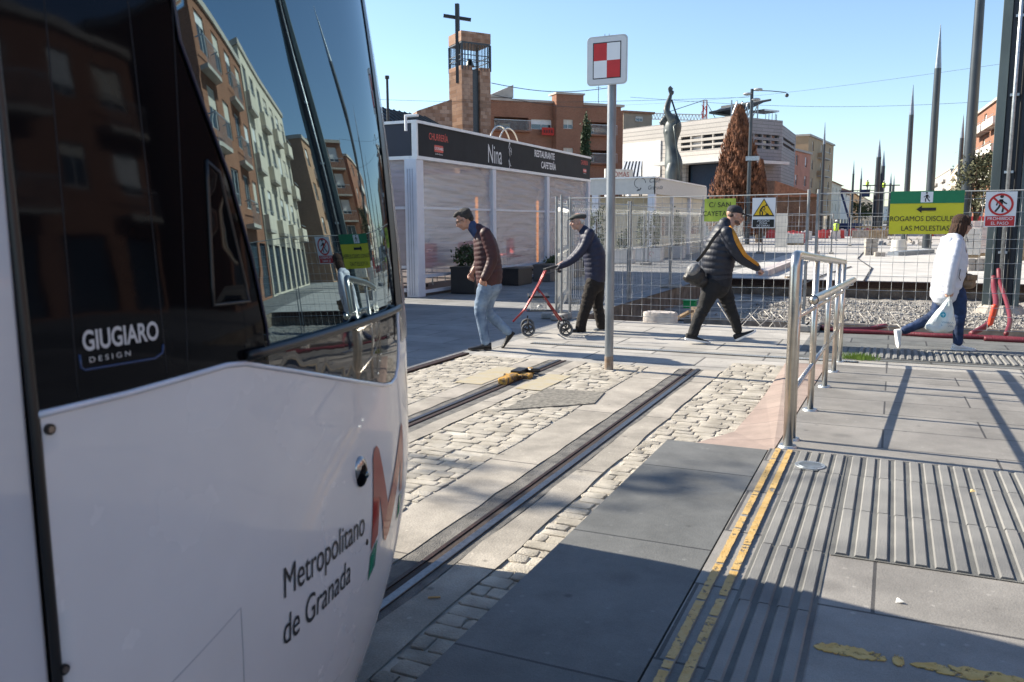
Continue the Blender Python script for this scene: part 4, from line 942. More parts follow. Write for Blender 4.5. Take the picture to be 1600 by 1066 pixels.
# ---- walker
t, J, g = figure('rollator', 'red walking aid', 850, 523, -1, 11.75)
t.name = 'rollator'; tag(t, 'red framed four wheeled walking aid with a wire basket, pushed by the old man', 'walker')
rf = mat('walker_red', (.26, .015, .018), .3, .3, coat=.5)
for n in (.26, -.26):
    dx, dy = (0, 0) if n > 0 else (-7, -4)
    o = lambda a, c, d=n: J(a+dx*0, c, d)
    b = MB(); b.tube([J(862, 418+0, n), J(853, 421, n), J(843, 442, n), J(820, 483, n), J(801, 503, n)], .013, 12); b.build('main_tube', rf, t, smooth=True)
    b = MB(); b.tube([J(838, 449, n), J(846, 459, n), J(876, 501, n)], .013, 12); b.build('rear_tube', rf, t, smooth=True)
    b = MB(); b.tube([J(866, 417, n), J(852, 421, n)], .019, 12, round_ends=True); b.build('grip', rubber, t, smooth=True)
    b = MB(); b.tube([J(866, 425, n), J(854, 428, n), J(850, 436, n)], .006, 8); b.build('brake_lever', black, t)
    for wx, wy in ((824.5, 512.3), (883, 512.3)):
        c = J(wx, wy, n); c.z = .100; w = thing('wheel', None, None, c); w.parent = t
        b = MB(); b.tube([(.088*cos(a), 0, .088*sin(a)) for a in [2*pi*i/28 for i in range(28)]], [(.015, .012)]*28, 10, side=(0, 1, 0), closed=True); b.build('tyre', mat('grey_tyre', (.13, .13, .13), .7), w, smooth=True)
        b = MB(); b.tube([(.072*cos(a), 0, .072*sin(a)) for a in [2*pi*i/28 for i in range(28)]], .007, 8, side=(0, 1, 0), closed=True)
        for k in range(5): a = 2*pi*k/5+.3; b.bar((0, 0, 0), (.072*cos(a), 0, .072*sin(a)), .016, .012, up=(0, 1, 0))
        b.tube([(0, -.022, 0), (0, .022, 0)], .018, 14); b.build('rim', black, w)
        fk = MB(); fk.tube([c+Vector((0, -.03 if n*g > 0 else .03, 0)), c+Vector((.0, -.03 if n*g > 0 else .03, .10)), c+Vector((.02 if wx > 850 else 0, 0, .135))], .010, 8); fk.build('fork', black, t)
b = MB(); b.box((J(841, 462)), (.30, .50, .035)); b.build('seat', black, t, bevel=.012)
for n in (.26, -.26):
    b = MB(); b.tube([J(824, 486, n), J(867, 486, n)], .009, 8); b.build('side_bar', black, t)
b = MB(); b.tube([J(822, 486, .26), J(822, 486, -.26)], .009, 8); b.build('cross_bar', rf, t)
b = MB(); c = J(841, 476)
for i in range(11):
    x = -.12+.024*i; b.tube([c+Vector((x, -.18, .07)), c+Vector((x*.9, -.16, -.08)), c+Vector((x*.9, .16, -.08)), c+Vector((x, .18, .07))], .0022, 5)
for i in range(7):
    z = .07-.025*i; k = 1-.1*(.07-z)/.15; b.tube([c+Vector((-.12*k, -.18*k, z)), c+Vector((.12*k, -.18*k, z)), c+Vector((.12*k, .18*k, z)), c+Vector((-.12*k, .18*k, z)), c+Vector((-.12*k, -.18*k, z))], .0022, 5)
b.build('basket', galv, t)
b = MB(); b.ell(c+Vector((-.02, .10, -.03)), (.045, .03, .04), 12, 8); b.build('basket_contents', sign_white, t, smooth=True)
# ------------------------------------------------------------------ buildings
class Face:
    """a vertical wall from a to b (left to right for whoever stands before it)"""
    def __init__(s, a, b):
        s.a = Vector((a[0], a[1], 0)); d = Vector((b[0], b[1], 0))-s.a; s.L = d.length; s.u = d.normalized(); s.n = s.u.cross(Vector((0, 0, 1)))
    def uv(s, px, py):
        d = FW+RT*((px-800)/1300)-UP*((py-533)/1300); o = Vector((0, 0, H)); t = (s.a-o).dot(s.n)/d.dot(s.n); p = o+d*t
        return (p-s.a).dot(s.u), p.z
    def p(s, u, z, o=0.0): return s.a+s.u*u+Vector((0, 0, z))+s.n*o
    def box(s, mb, u0, u1, z0, z1, o0, o1, mi=0):
        R = Matrix((s.u, -s.n, Vector((0, 0, 1)))).transposed()
        return mb.box(s.p((u0+u1)/2, (z0+z1)/2, (o0+o1)/2), (abs(u1-u0), abs(o1-o0), abs(z1-z0)), mi=mi, R=R)
def wall_open(mb, F, u0, u1, z0, z1, ops, th=.3, mi=0):
    us = sorted({u0, u1}|{v for o in ops for v in o[:2] if u0 < v < u1}); zs = sorted({z0, z1}|{v for o in ops for v in o[2:4] if z0 < v < z1})
    for a, b in zip(us, us[1:]):
        run = None
        for c, d in zip(zs, zs[1:]):
            m = ((a+b)/2, (c+d)/2); opn = any(o[0] < m[0] < o[1] and o[2] < m[1] < o[3] for o in ops)
            if opn:
                if run: F.box(mb, a, b, run[0], run[1], -th, 0, mi); run = None
            else: run = (run[0] if run else c, d)
        if run: F.box(mb, a, b, run[0], run[1], -th, 0, mi)
glass_far = mat('window_glass', (.03, .045, .06), .06, ior=1.7, var=.3, vs=.6)
frame_w = mat('window_frame', (.62, .62, .60), .5, var=.05)
blind_m = mat('roller_blind', (.55, .50, .42), .7, var=.08, bump=.3, bs=1, stretch=(.1, .1, 90))
blind_w = mat('white_blind', (.66, .66, .65), .7, var=.05)
def window(parent, F, u0, u1, z0, z1, blind=.3, bm=None, split=True, rec=.16):
    b = MB(); w = .06
    for q in ((u0, u1, z0, z0+w), (u0, u1, z1-w, z1), (u0, u0+w, z0, z1), (u1-w, u1, z0, z1)): F.box(b, *q, -rec-.05, -rec+.02)
    if split and u1-u0 > .9: F.box(b, (u0+u1)/2-w/2, (u0+u1)/2+w/2, z0, z1, -rec-.05, -rec+.025)
    fo = b.build('window', frame_w, parent, world=True)
    b = MB(); F.box(b, u0+.03, u1-.03, z0+.03, z1-.03, -rec-.06, -rec-.03); b.build('pane', glass_far, fo, world=False) if False else None
    b = MB(); F.box(b, u0+.03, u1-.03, z0+.03, z1-.03, -rec-.06, -rec-.03); pn = b.build('pane', glass_far, parent, world=True); pn.parent = fo
    if blind > 0:
        b = MB(); F.box(b, u0+.02, u1-.02, z1-(z1-z0)*blind, z1-.02, -rec-.028, -rec+.01); bl = b.build('blind', bm or blind_m, parent, world=True); bl.parent = fo
    return fo
def rail(parent, F, u0, u1, z, out=1.0, h=1.0, m=None, slab=None, name='balcony', solid=None, step=.14):
    b = MB(); F.box(b, u0, u1, z-.16, z, 0, out); o = b.build(name, slab or frame_w, parent, world=True)
    b = MB()
    if solid:
        F.box(b, u0, u1, z+.002, z+h*.75, out-.1, out-.004); F.box(b, u0+.002, u0+.1, z+.002, z+h*.75, .002, out-.102); F.box(b, u1-.1, u1-.002, z+.002, z+h*.75, .002, out-.102)
        q = b.build('parapet', solid, parent, world=True); q.parent = o; b = MB()
    F.box(b, u0, u1, z+h-.05, z+h, out-.06, out-.02); n = int((u1-u0)/step)
    if not solid:
        for i in range(n+1): u = u0+(u1-u0)*i/n; F.box(b, u-.012, u+.012, z, z+h-.05, out-.05, out-.03)
        for uu in (u0, u1-.03): F.box(b, uu, uu+.03, z+h-.05, z+h, 0, out-.06)
    q = b.build('balustrade', m or galv, parent, world=True); q.parent = o; return o
brick = mat_brick('red_brick', (.23, .088, .047), (.29, .125, .072), (.25, .16, .11), .26, .075, .010, .9, var=.12, vs=.5, bump=.2, swap='wall')
brick2 = mat_brick('tower_brick', (.24, .125, .075), (.42, .27, .19), (.22, .16, .13), .62, .33, .012, .9, var=.25, vs=.5, bump=.3, swap='wall')
brick3 = mat_brick('pale_brick', (.36, .20, .12), (.42, .25, .15), (.33, .24, .17), .26, .075, .010, .9, var=.12, vs=.5, bump=.2, swap='wall')
conc_f = mat('concrete_trim', (.42, .38, .33), .85, vs=1.5, var=.12, bump=.3, bs=20)
tile_r = mat('roof_tiles', (.30, .15, .09), .9, vs=3, var=.25, bump=.8, bs=6)
stucco = lambda n, c: mat(n, c, .9, vs=.8, var=.10, bump=.3, bs=12)

# ---- brown brick apartment block behind the pavilion
A, B_ = at(768, 350, 92), at(968, 350, 98); F = Face(A, B_); HT = 14.9
t = thing('apartment_building', 'brown brick apartment block with white roller shutters behind the dark cafe sign', 'building', (A.x, A.y, 0))
def rc(x0, y0, x1, y1):
    u0, z1 = F.uv(x0, y0); u1, z0 = F.uv(x1, y1); return (u0, u1, z0, z1)
fl = 44.0    # storey height measured on the photo
ops, wins, recs = [], [], []
for k in range(4):
    d = k*fl; recs.append(rc(772, 182+d, 826, 205+d)); wins += [rc(830, 186+d, 862, 203+d), rc(875, 188+d, 890, 203+d)]; recs.append(rc(908, 190+d, 960, 212+d))
b = MB(); wall_open(b, F, 0, F.L, 0, HT, wins+recs, .35)
F.box(b, 0, F.L, 0, HT, -9, -3.2); u0, _ = F.uv(864, 200); u1, _ = F.uv(906, 200)
F.box(b, -.3, 0, 0, HT, -9, 0); F.box(b, F.L, F.L+.3, 0, HT-.4, -9, 0)
b.build('wall', brick, t, world=True)
b = MB(); wall_open(b, Face(F.p(u0, 0, .9), F.p(u1, 0, .9)), 0, u1-u0, 0, HT+.9, [(w[0]-u0, w[1]-u0, w[2], w[3]) for w in wins[1::2]], .5)
F.box(b, u0, u0+.4, 0, HT+.9, -.3, .42); F.box(b, u1-.4, u1, 0, HT+.9, -.3, .42)
b.build('projecting_bay', brick, t, world=True)
b = MB(); F.box(b, -.4, u0-.02, HT, HT+.25, -9, .15); F.box(b, u1+.02, F.L+.4, HT, HT+.25, -9, .15); F.box(b, u0-.1, u1+.1, HT+.9, HT+1.1, -1, 1.05); b.build('cornice', conc_f, t, world=True)
for i, w in enumerate(wins):
    if i % 2 == 0: window(t, F, *w, blind=.5, bm=blind_w)
    else: window(t, Face(F.p(0, 0, .9), F.p(F.L, 0, .9)), *w, blind=.55)
for i, r in enumerate(recs):
    Fr = Face(F.p(0, 0, -2.9), F.p(F.L, 0, -2.9)); w_ = (r[1]-r[0])
    for q in ((.08, .32), (.42, .72)): window(t, Fr, r[0]+w_*q[0], r[0]+w_*q[1], r[2]+.4, r[3]-.35, blind=.35, rec=-.1)
    b = MB(); F.box(b, r[0], r[1], r[2]-.01, r[2]+.10, -3.0, -.36); b.build('balcony_floor', conc_f, t, world=True)
    rail(t, F, r[0]-.1, r[1]+.1, r[2], .5, 1.1, slab=brick)
b = MB(); F.box(b, .2, 3.3, HT+.25, HT+.6, -6, -2); b.add([F.p(.1, HT+.6, -1.5), F.p(3.3, HT+2.0, -1.5), F.p(3.3, HT+.6, -1.5), F.p(.1, HT+.6, -6), F.p(3.3, HT+2.0, -6), F.p(3.3, HT+.6, -6)], [(0, 2, 1), (3, 4, 5), (0, 1, 4, 3), (1, 2, 5, 4), (0, 3, 5, 2)]); b.build('roof_house', conc_f, t, world=True)
def antenna(F_, u, z, h, o=-2):
    a = thing('roof_antenna', 'x', 'antenna', F_.p(u, z, o)); b = MB(); b.tube([(0, 0, 0), (0, 0, h)], .035, 6); b.build('mast', dark_metal, a)
    for i in range(4):
        b = MB(); k = .5-.08*i; zz = h-.15-.3*i; b.tube([(-k, -k*.4, zz), (k, k*.4, zz)], .02, 5); b.build('crossbar', dark_metal, a)
    return a
for i, (px, ht, lab) in enumerate(((948, 3.2, 'television aerial on the brown brick block, just left of the chequered sign pole'), (973, 2.8, 'television aerial on the brown brick block, just right of the chequered sign pole'))):
    u, _ = F.uv(px, 150); a = antenna(F, u if i == 0 else F.L-.3, HT+.2, ht); tag(a, lab, 'antenna', 'television aerials')
banner = thing('banner', 'red protest banner hung on a balcony of the brown brick block', 'banner', F.p(*F.uv(852, 207), 1.3))
u, z = F.uv(843, 212); u2, z2 = F.uv(862, 201); b = MB(); F.box(b, u, u2, z, z2, .62, .66); b.build('cloth', mat('banner_red', (.42, .03, .02), .8), banner, world=True)
b = MB()
for k in range(4): uu = u+(u2-u)*(.15+.2*k); F.box(b, uu, uu+.16, z+.25, z2-.25, .664, .68)
b.build('print', mat('banner_print', (.10, .02, .02), .8), banner, world=True)

# ---- church with brick bell tower and cross
d = 80; TL, TC, TR = at(705, 300, d+1.5), at(724, 300, d-1.0), at(768, 300, d+.6)
tw = thing('bell_tower', 'brick church bell tower with an open steel belfry', 'tower', (TC.x, TC.y, 0))
zr = lambda row, dd=d: 1.57+(350-row)/1300*dd*1.003
Fr = Face(TC, TR); Fl = Face(TL, TC); back = TL+(TR-TC)
def hexprism(b, z0, z1, k=1.0):
    c = (TL+TR)/2; P = [TL, TC, TR, back]; P = [(c.x+(p.x-c.x)*k, c.y+(p.y-c.y)*k) for p in P]; b.prism(P, z0, z1)
b = MB(); sl0, sl1 = Fr.L*.37, Fr.L*.63
Fr.box(b, 0, sl0, 0, zr(112), -2.6, 0); Fr.box(b, sl1, Fr.L, 0, zr(113), -2.6, 0); Fr.box(b, sl0-.01, sl1+.01, 0, zr(120), -2.55, -.5)
b.prism([(TL.x, TL.y), (TC.x-.0, TC.y), ((TC-Fr.n*2.6).x, (TC-Fr.n*2.6).y), (back.x, back.y)], 0, zr(118)); b.build('shaft', brick2, tw, world=True)
b = MB(); Fr.box(b, sl0+.02, sl1-.02, 0, zr(116), -.495, -.30); b.build('slot_panel', dark_metal, tw, world=True)
b = MB(); hexprism(b, zr(77), zr(62), 1.02); b.build('crown_block', brick2, tw, world=True)
b = MB(); hexprism(b, zr(79.5), zr(77)-.01, 1.0); b.build('crown_soffit', dark_metal, tw, world=True)
bars = MB(); P4 = [TL, TC, TR, back]
for i in range(4):
    p, q = P4[i], P4[(i+1) % 4]; n = 9
    for k in range(n):
        r = p.lerp(q, (k+.15)/n); w = .16 if k == 0 else .05; bars.box((r.x, r.y, (zr(118)+zr(79))/2), (w, w, zr(79)-zr(118)-.02))
    for zz in (zr(96), zr(103)): bars.bar((p.x, p.y, zz), (q.x, q.y, zz), .07, .07)
bars.build('belfry_cage', dark_metal, tw, world=True)
c = (TL+TR)/2
b = MB(); zb = zr(97); b.tube([(c.x, c.y, zb), (c.x, c.y, zb-.25), (c.x, c.y, zb-.6), (c.x, c.y, zb-.75)], [.12, .28, .36, .46], 16); b.build('bell', mat('bell_bronze', (.03, .035, .03), .4, .7), tw, world=True, smooth=True)
cr = thing('cross', 'tall dark steel cross fixed to the corner of the bell tower', 'cross', at(714.5, 118, d-1.6)); 
a0, a1 = at(716, 130, d-1.7), at(713.5, 14, d-1.7); a1.x, a1.y = a0.x, a0.y; a1.z = zr(14, d-1.7)
b = MB(); b.bar(a0, a1, .32, .32, up=(1, 0, 0)); b.build('upright', black, cr, world=True)
h0, h1 = at(693, 28, d-1.7), at(736, 34, d-1.5); b = MB(); h0.z = zr(28, d-1.7); h1.z = zr(34, d-1.7); b.bar(h0, h1, .30, .28); b.build('crossbeam', black, cr, world=True)
ch = thing('church', 'church with a dark seamed metal roof beside the bell tower', 'church', at(670, 350, 70))
F = Face(at(590, 350, 64), at(712, 350, 72)); b = MB(); F.box(b, 0, F.L, 0, zr(197, 66), -6, 0); b.build('wall', brick2, ch, world=True)
z0, z1 = zr(202, 66), zr(172, 68); P = [F.p(-1, z0, .5), F.p(F.L+.6, z0-.3, .5), F.p(F.L-1.8, z1-.3, -1.8), F.p(-1, z1, -1.8)]
b = MB(); b.add(P+[p-Vector((0, 0, .2)) for p in P]+[P[3]-F.n*4-Vector((0, 0, .05)), P[2]-F.n*4-Vector((0, 0, .05))], [(0, 1, 2, 3), (7, 6, 5, 4), (0, 4, 5, 1), (1, 5, 6, 2), (3, 7, 4, 0), (3, 2, 9, 8)]); b.build('roof', mat('zinc_dark', (.05, .055, .06), .55, .4, vs=2, var=.25), ch, world=True)
b = MB()
for i in range(15): q = i/14; b.bar(P[0].lerp(P[1], q)+Vector((0, 0, .04)), P[3].lerp(P[2], q)+Vector((0, 0, .04)), .07, .10)
b.build('roof_seams', MATS['zinc_dark'], ch, world=True)
F2 = Face(at(655, 350, 76), at(709, 350, 77)); b = MB(); F2.box(b, 0, F2.L, 0, zr(178, 76), -4, 0); b.vprism([(0, 0), (F2.L, 0), (F2.L, 1.15), (.1, .05)], F2.p(0, zr(178, 76)), F2.u, Vector((0, 0, 1)), 3); b.build('nave_gable', brick2, ch, world=True)

# ---- white modern building
D0 = 100.0; PA, PB, PC, PD = at(964, 350, 114), at(1138, 350, 100), at(1217, 350, 105), at(1238, 350, 117)
HB = 14.1; mod = thing('community_centre', 'pale modern building with ribbon windows and a steel roof canopy', 'building', (PB.x, PB.y, 0))
clad = mat_brick('pale_cladding', (.46, .43, .39), (.50, .465, .43), (.26, .245, .23), 30, .52, .05, .7, off=0, var=.05, vs=.3, bump=.2, swap='wall', fine=8)
clad2 = mat_brick('shaded_cladding', (.25, .24, .24), (.28, .27, .27), (.14, .14, .14), 3.0, .42, .035, .7, var=.06, vs=.3, bump=.2, swap='wall', fine=8)  # shade on these faces is put into the darker cladding colour
FA, FB_, FC = Face(PA, PB), Face(PB, PC), Face(PC, PD)
def rb(F, x0, y0, x1, y1): u0, z1 = F.uv(x0, y0); u1, z0 = F.uv(x1, y1); return (u0, u1, z0, z1)
stripsA = [(FA.uv(1064, y)[0], FA.L-.9, FA.uv(1127, y+5)[1], FA.uv(1127, y)[1]) for y in (208.0, 217.2, 225.9)]
zA = [(s[2], s[3]) for s in stripsA]; doorA = rb(FA, 1072, 258, 1136, 400); doorA = (doorA[0], doorA[1]-.8, 0, doorA[3])
b = MB(); wall_open(b, FA, 0, FA.L-.02, 0, HB, [(s[0], FA.L-.9, s[2], s[3]) for s in stripsA]+[doorA], .5); b.build('lit_wall', clad, mod, world=True)
stB = [(1.0, FB_.L-.4, a+.05, b_+.05) for a, b_ in zA]
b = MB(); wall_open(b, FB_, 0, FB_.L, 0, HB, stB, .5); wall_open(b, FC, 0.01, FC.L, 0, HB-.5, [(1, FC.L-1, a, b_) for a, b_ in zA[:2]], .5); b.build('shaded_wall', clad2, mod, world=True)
b = MB(); q = Vector((0, 0, 0)); cP = [(p.x, p.y) for p in (PA-FA.n*1.0, PB-FA.n*1.2-FB_.n*.6, PC-FB_.n*1.2, PD-FC.n*.8, PD-FC.n*20, PA-FA.n*20)]; b.prism(cP, .1, HB-.3); b.build('core', mat('dark_interior', (.02, .022, .03), .5), mod, world=True)
for F, ss in ((FA, [(s[0], FA.L-.9, s[2], s[3]) for s in stripsA]), (FB_, stB)):
    for s in ss:
        n = int((s[1]-s[0])/1.5)
        for k in range(n):
            a = s[0]+(s[1]-s[0])*k/n; w = (s[1]-s[0])/n
            f = MB(); F.box(f, a+w-.18, a+w, s[2], s[3], -.45, -.02); o = f.build('window', clad if F is FA else clad2, mod, world=True)
            g = MB(); F.box(g, a+.01, a+w-.19, s[2]+.02, s[3]-.02, -.42, -.36); o2 = g.build('pane', glass_far if (k+n) % 5 else blind_w, mod, world=True); o2.parent = o
b = MB(); zc = FA.uv(1100, 256)[1]; FA.box(b, doorA[0]-3.5, FA.L+.4, zc, zc+.45, 0.01, 2.2); FB_.box(b, .3, FB_.L-1.2, zc-.2, zc+.15, .01, 2.2); b.build('canopy', frame_w, mod, world=True)
b = MB(); FA.box(b, doorA[0]+.2, doorA[1]-.1, 0, doorA[3]-.1, -1.0, -.7); b.build('entrance_glazing', mat('entrance_glass', (.05, .09, .14), .1, ior=1.6), mod, world=True)
b = MB(); u0, z1 = FA.uv(972, 226); u1, z0 = FA.uv(1032, 276); FA.box(b, u0, u1, z0, z1, .01, .12); b.build('white_panel', mat_brick('white_panel', (.72, .72, .70), (.75, .75, .73), (.5, .5, .5), 1.2, 30, .03, .6, off=0, var=.04, bump=0, swap='wall'), mod, world=True)
zt, zu = HB+2.0, HB+1.7
P = [FA.p(FA.L-3.0, HB+.5, .4), FB_.p(FB_.L*.62, zt, 1.0), FB_.p(FB_.L*.62, zt+.1, -7), FA.p(FA.L-4.5, HB+.7, -7)]
b = MB(); b.add([p+Vector((0, 0, .25)) for p in P]+P, [(0, 1, 2, 3), (7, 6, 5, 4), (0, 4, 5, 1), (1, 5, 6, 2), (2, 6, 7, 3), (3, 7, 4, 0)]); b.build('roof_canopy', dark_metal, mod, world=True)
b = MB()
for k in range(6):
    u = .5+k*FB_.L*.5/5; b.bar(FB_.p(u, HB, -.5), FB_.p(u, zt-.1, -.5), .14, .14, up=(1, 0, 0))
    if k < 5: b.bar(FB_.p(u, HB, -.5), FB_.p(u+FB_.L*.1, zt-.2, -.5), .09, .09)
for k in range(7): u = FB_.L*.78+k*.6; b.bar(FB_.p(min(u, FB_.L), HB, -1), FB_.p(min(u, FB_.L), HB+1.1-k*.05, -1), .07, .07, up=(1, 0, 0))
FB_.box(b, FB_.L*.7, FB_.L, HB+1.1, HB+1.3, -3, -.6); b.build('canopy_struts', galv, mod, world=True)

# ---- crane far behind
cr = thing('tower_crane', 'red and white tower crane top with a long pale jib beyond the white building', 'crane', at(1101, 190, 190))
b = MB(); c0 = cr.location; top = 1.57+190/1300*190*1.0; zb = 1.57+130/1300*190
redw = mat('crane_red', (.45, .06, .04), .6, c2=(.62, .58, .55), thr=(.48, .52), vs=.5)
for sx, sy in ((-.7, -.7), (.7, -.7), (.7, .7), (-.7, .7)):
    b.bar((c0.x+sx, c0.y+sy, 2), (c0.x+sx*.5, c0.y+sy*.5, top), .2, .2, up=(1, 0, 0))
for k in range(14): z = 2+(top-3)*k/14; b.bar((c0.x-.7, c0.y-.7, z), (c0.x+.7, c0.y-.7, z+1.8), .12, .12); b.bar((c0.x+.7, c0.y-.7, z), (c0.x-.7, c0.y-.7, z+1.8), .12, .12)
b.build('mast', redw, cr, world=True)
b = MB(); j0, j1 = at(1105, 189, 190), at(1014, 186, 196); js = (j1-j0)
for o_, dz_ in ((0, 0), (0, 1.3)): b.bar(j0+Vector((0, 0, dz_)), j1+Vector((0, 0, dz_)), .22, .22)
for k in range(18): b.bar(j0+js*k/18, j0+js*(k+.5)/18+Vector((0, 0, 1.3)), .12, .12); b.bar(j0+js*(k+.5)/18+Vector((0, 0, 1.3)), j0+js*(k+1)/18, .12, .12)
b.build('jib', mat('crane_pale', (.5, .5, .48), .6), cr, world=True)
b = MB(); b.tube([Vector((c0.x, c0.y, top)), j0.lerp(j1, .75)+Vector((0, 0, 1.3))], .08, 6); b.tube([Vector((c0.x, c0.y, top)), at(1120, 189, 188)], .08, 6); b.build('stay_cable', dark_metal, cr, world=True)

# ---- old small block left of the white building
F = Face(at(972, 350, 122), at(1016, 350, 124)); t = thing('roof_house', 'weathered rooftop house with a small window above the pale building', 'building', F.p(0, 0))
b = MB(); F.box(b, 0, F.L, 0, zr(182, 122), -5, 0); b.build('wall', stucco('old_wall', (.34, .27, .20)), t, world=True)
b = MB(); F.box(b, -.3, F.L+.3, zr(182, 122), zr(179, 122), -5.3, .3); b.build('roof', tile_r, t, world=True)
window(t, Face(F.p(0, 0, .25), F.p(F.L, 0, .25)), 2.0, 3.2, zr(194, 122), zr(187, 122), blind=.4)

# ---- generic street building
def street_building(label, a, b_, h, depth, wm, floors, bays, bal=None, roof='flat', solid=None, ww=1.2, wh=1.5, trim=None, bstep=.3, group=None, first=3.4, shop=None):
    F = Face(a, b_); t = thing('street_building', label, 'building', F.p(0, 0), 0, group); fh = (h-first)/floors; ops = []
    for i in range(floors):
        for k in range(bays):
            cu = F.L*(k+.5)/bays; z = first+fh*i+fh*.28; ops.append((cu-ww/2, cu+ww/2, z, z+wh))
    so = [(F.L*(k+.5)/bays-F.L/bays*.38, F.L*(k+.5)/bays+F.L/bays*.38, .1, first-.7) for k in range(bays)]
    b = MB(); wall_open(b, F, 0, F.L, 0, h, ops+so, .3)
    F.box(b, 0, F.L, 0, h-.01, -depth, -depth+.3); F.box(b, 0, .3, 0, h-.01, -depth+.3, -.3); F.box(b, F.L-.3, F.L, 0, h-.01, -depth+.3, -.3); F.box(b, .3, F.L-.3, h-.3, h-.02, -depth+.3, -.3)
    b.build('wall', wm, t, world=True)
    b = MB(); F.box(b, .3, F.L-.3, 0.05, h-.35, -1.2, -.9); b.build('interior', MATS['dark_interior'], t, world=True)
    for n_, o in enumerate(ops): window(t, F, *o, blind=random.choice([0, .3, .5, .8]), bm=random.choice([blind_m, blind_w]))
    for o in so: 
        b = MB(); F.box(b, o[0]+.03, o[1]-.03, o[2], o[3], -.28, -.2); b.build('shop_front', glass_far, t, world=True)
    b = MB()
    if roof == 'flat': F.box(b, -.15, F.L+.15, h, h+.3, -depth-.1, .25)
    else:
        b.add([F.p(-.4, h, .6), F.p(F.L+.4, h, .6), F.p(F.L+.4, h+depth*.2, -depth/2), F.p(-.4, h+depth*.2, -depth/2), F.p(F.L+.4, h, -depth-.4), F.p(-.4, h, -depth-.4)], [(0, 1, 2, 3), (3, 2, 4, 5), (0, 3, 5), (1, 4, 2), (0, 5, 4, 1)])
    b.build('roof', tile_r if roof != 'flat' else (trim or conc_f), t, world=True)
    if bal:
        for i in range(floors):
            for k in bal:
                cu = F.L*(k+.5)/bays; w = F.L/bays*.45; rail(t, F, cu-w, cu+w, first+fh*i+.05, 1.0, 1.0, solid=solid, slab=trim or conc_f, step=bstep)
    if shop:
        b = MB(); F.box(b, .4, F.L-.4, first-.6, first-.05, .01, .12); b.build('shop_fascia', shop, t, world=True)
    return t, F
random.seed(5)
cream = stucco('cream_render', (.58, .52, .42)); ochre = stucco('ochre_render', (.40, .28, .17)); pinkr = stucco('pink_render', (.48, .22, .15)); greyr = stucco('grey_render', (.35, .33, .31)); whiter = stucco('white_render', (.62, .60, .56))
# left side of the far street (seen past the conifer)
G2_ = lambda px, dd: (at(px, 350, dd).x, at(px, 350, dd).y)
street_building('pink rendered house with a stepped top right of the white building', G2_(1218, 116), G2_(1262, 128), 11.8, 10, pinkr, 3, 3, roof='flat')
street_building('ochre apartment house with small windows on the left of the far street', G2_(1258, 132), G2_(1297, 150), 15.0, 12, ochre, 4, 3, bal=[1], solid=ochre)
F = Face(G2_(1208, 98), G2_(1276, 100)); t = thing('brick_shed', 'low old brick shed with a sloping tiled roof below the pink house', 'building', F.p(0, 0))
b = MB(); F.box(b, 0, F.L, 0, 4.6, -8, 0); b.build('wall', mat_brick('old_brick', (.17, .10, .065), (.24, .15, .095), (.15, .12, .09), .3, .09, .012, .9, var=.3, vs=.8, bump=.4, swap='wall'), t, world=True); b = MB(); b.add([F.p(-.3, 6.4, .5), F.p(F.L+.3, 4.6, .5), F.p(F.L+.3, 4.8, -8), F.p(-.3, 6.8, -8), F.p(-.3, 4.5, .3), F.p(-.3, 4.5, -8)], [(0, 1, 2, 3), (0, 3, 5, 4), (0, 4, 1)]); b.build('roof', tile_r, t, world=True)
for i, (p0, d0, p1, d1, h, m, rf, lab) in enumerate((
    (1296, 165, 1312, 185, 9.5, cream, 'gable', 'cream house with a tiled roof on the left of the far street'),
    (1312, 190, 1326, 220, 8.5, whiter, 'gable', 'whitish low house farther along the left of the far street'),
    (1326, 230, 1344, 300, 10.0, ochre, 'gable', 'small ochre house near the far end on the left of the street'),
    (1344, 310, 1362, 420, 11.0, cream, 'flat', 'pale house at the far left end of the street'))):
    street_building(lab, G2_(p0, d0), G2_(p1, d1), h, 10, m, 2, 3, roof=rf, first=3)
street_building('pale building closing the far end of the street', G2_(1362, 560), G2_(1445, 600), 12, 14, whiter, 2, 6)
# right side of the far street
Rr = [(1480, 330, 1452, 420, 22, greyr, 'grey block deep in the right side of the street'), (1504, 215, 1480, 320, 19, cream, 'cream block between the big mast and the far right row of the street'),]
for a0_, d0, a1_, d1, h, m, lab in Rr:
    street_building(lab, G2_(a1_, d1), G2_(a0_, d0), h, 14, m, 5, 5, bal=[1, 3], solid=m)
F = None
Rb = street_building('brown brick corner block with white balconies right of the big grey mast', G2_(1505, 112), G2_(1580, 82), 14.8, 14, brick, 4, 4, bal=[1, 2], solid=whiter, ww=1.6)
Rc = street_building('brown brick block partly cut off at the right edge of the view', G2_(1588, 70), (G2_(1588, 70)[0]+10, G2_(1588, 70)[1]-2.5), 14.2, 14, brick, 4, 3, bal=[0, 2], ww=1.5)
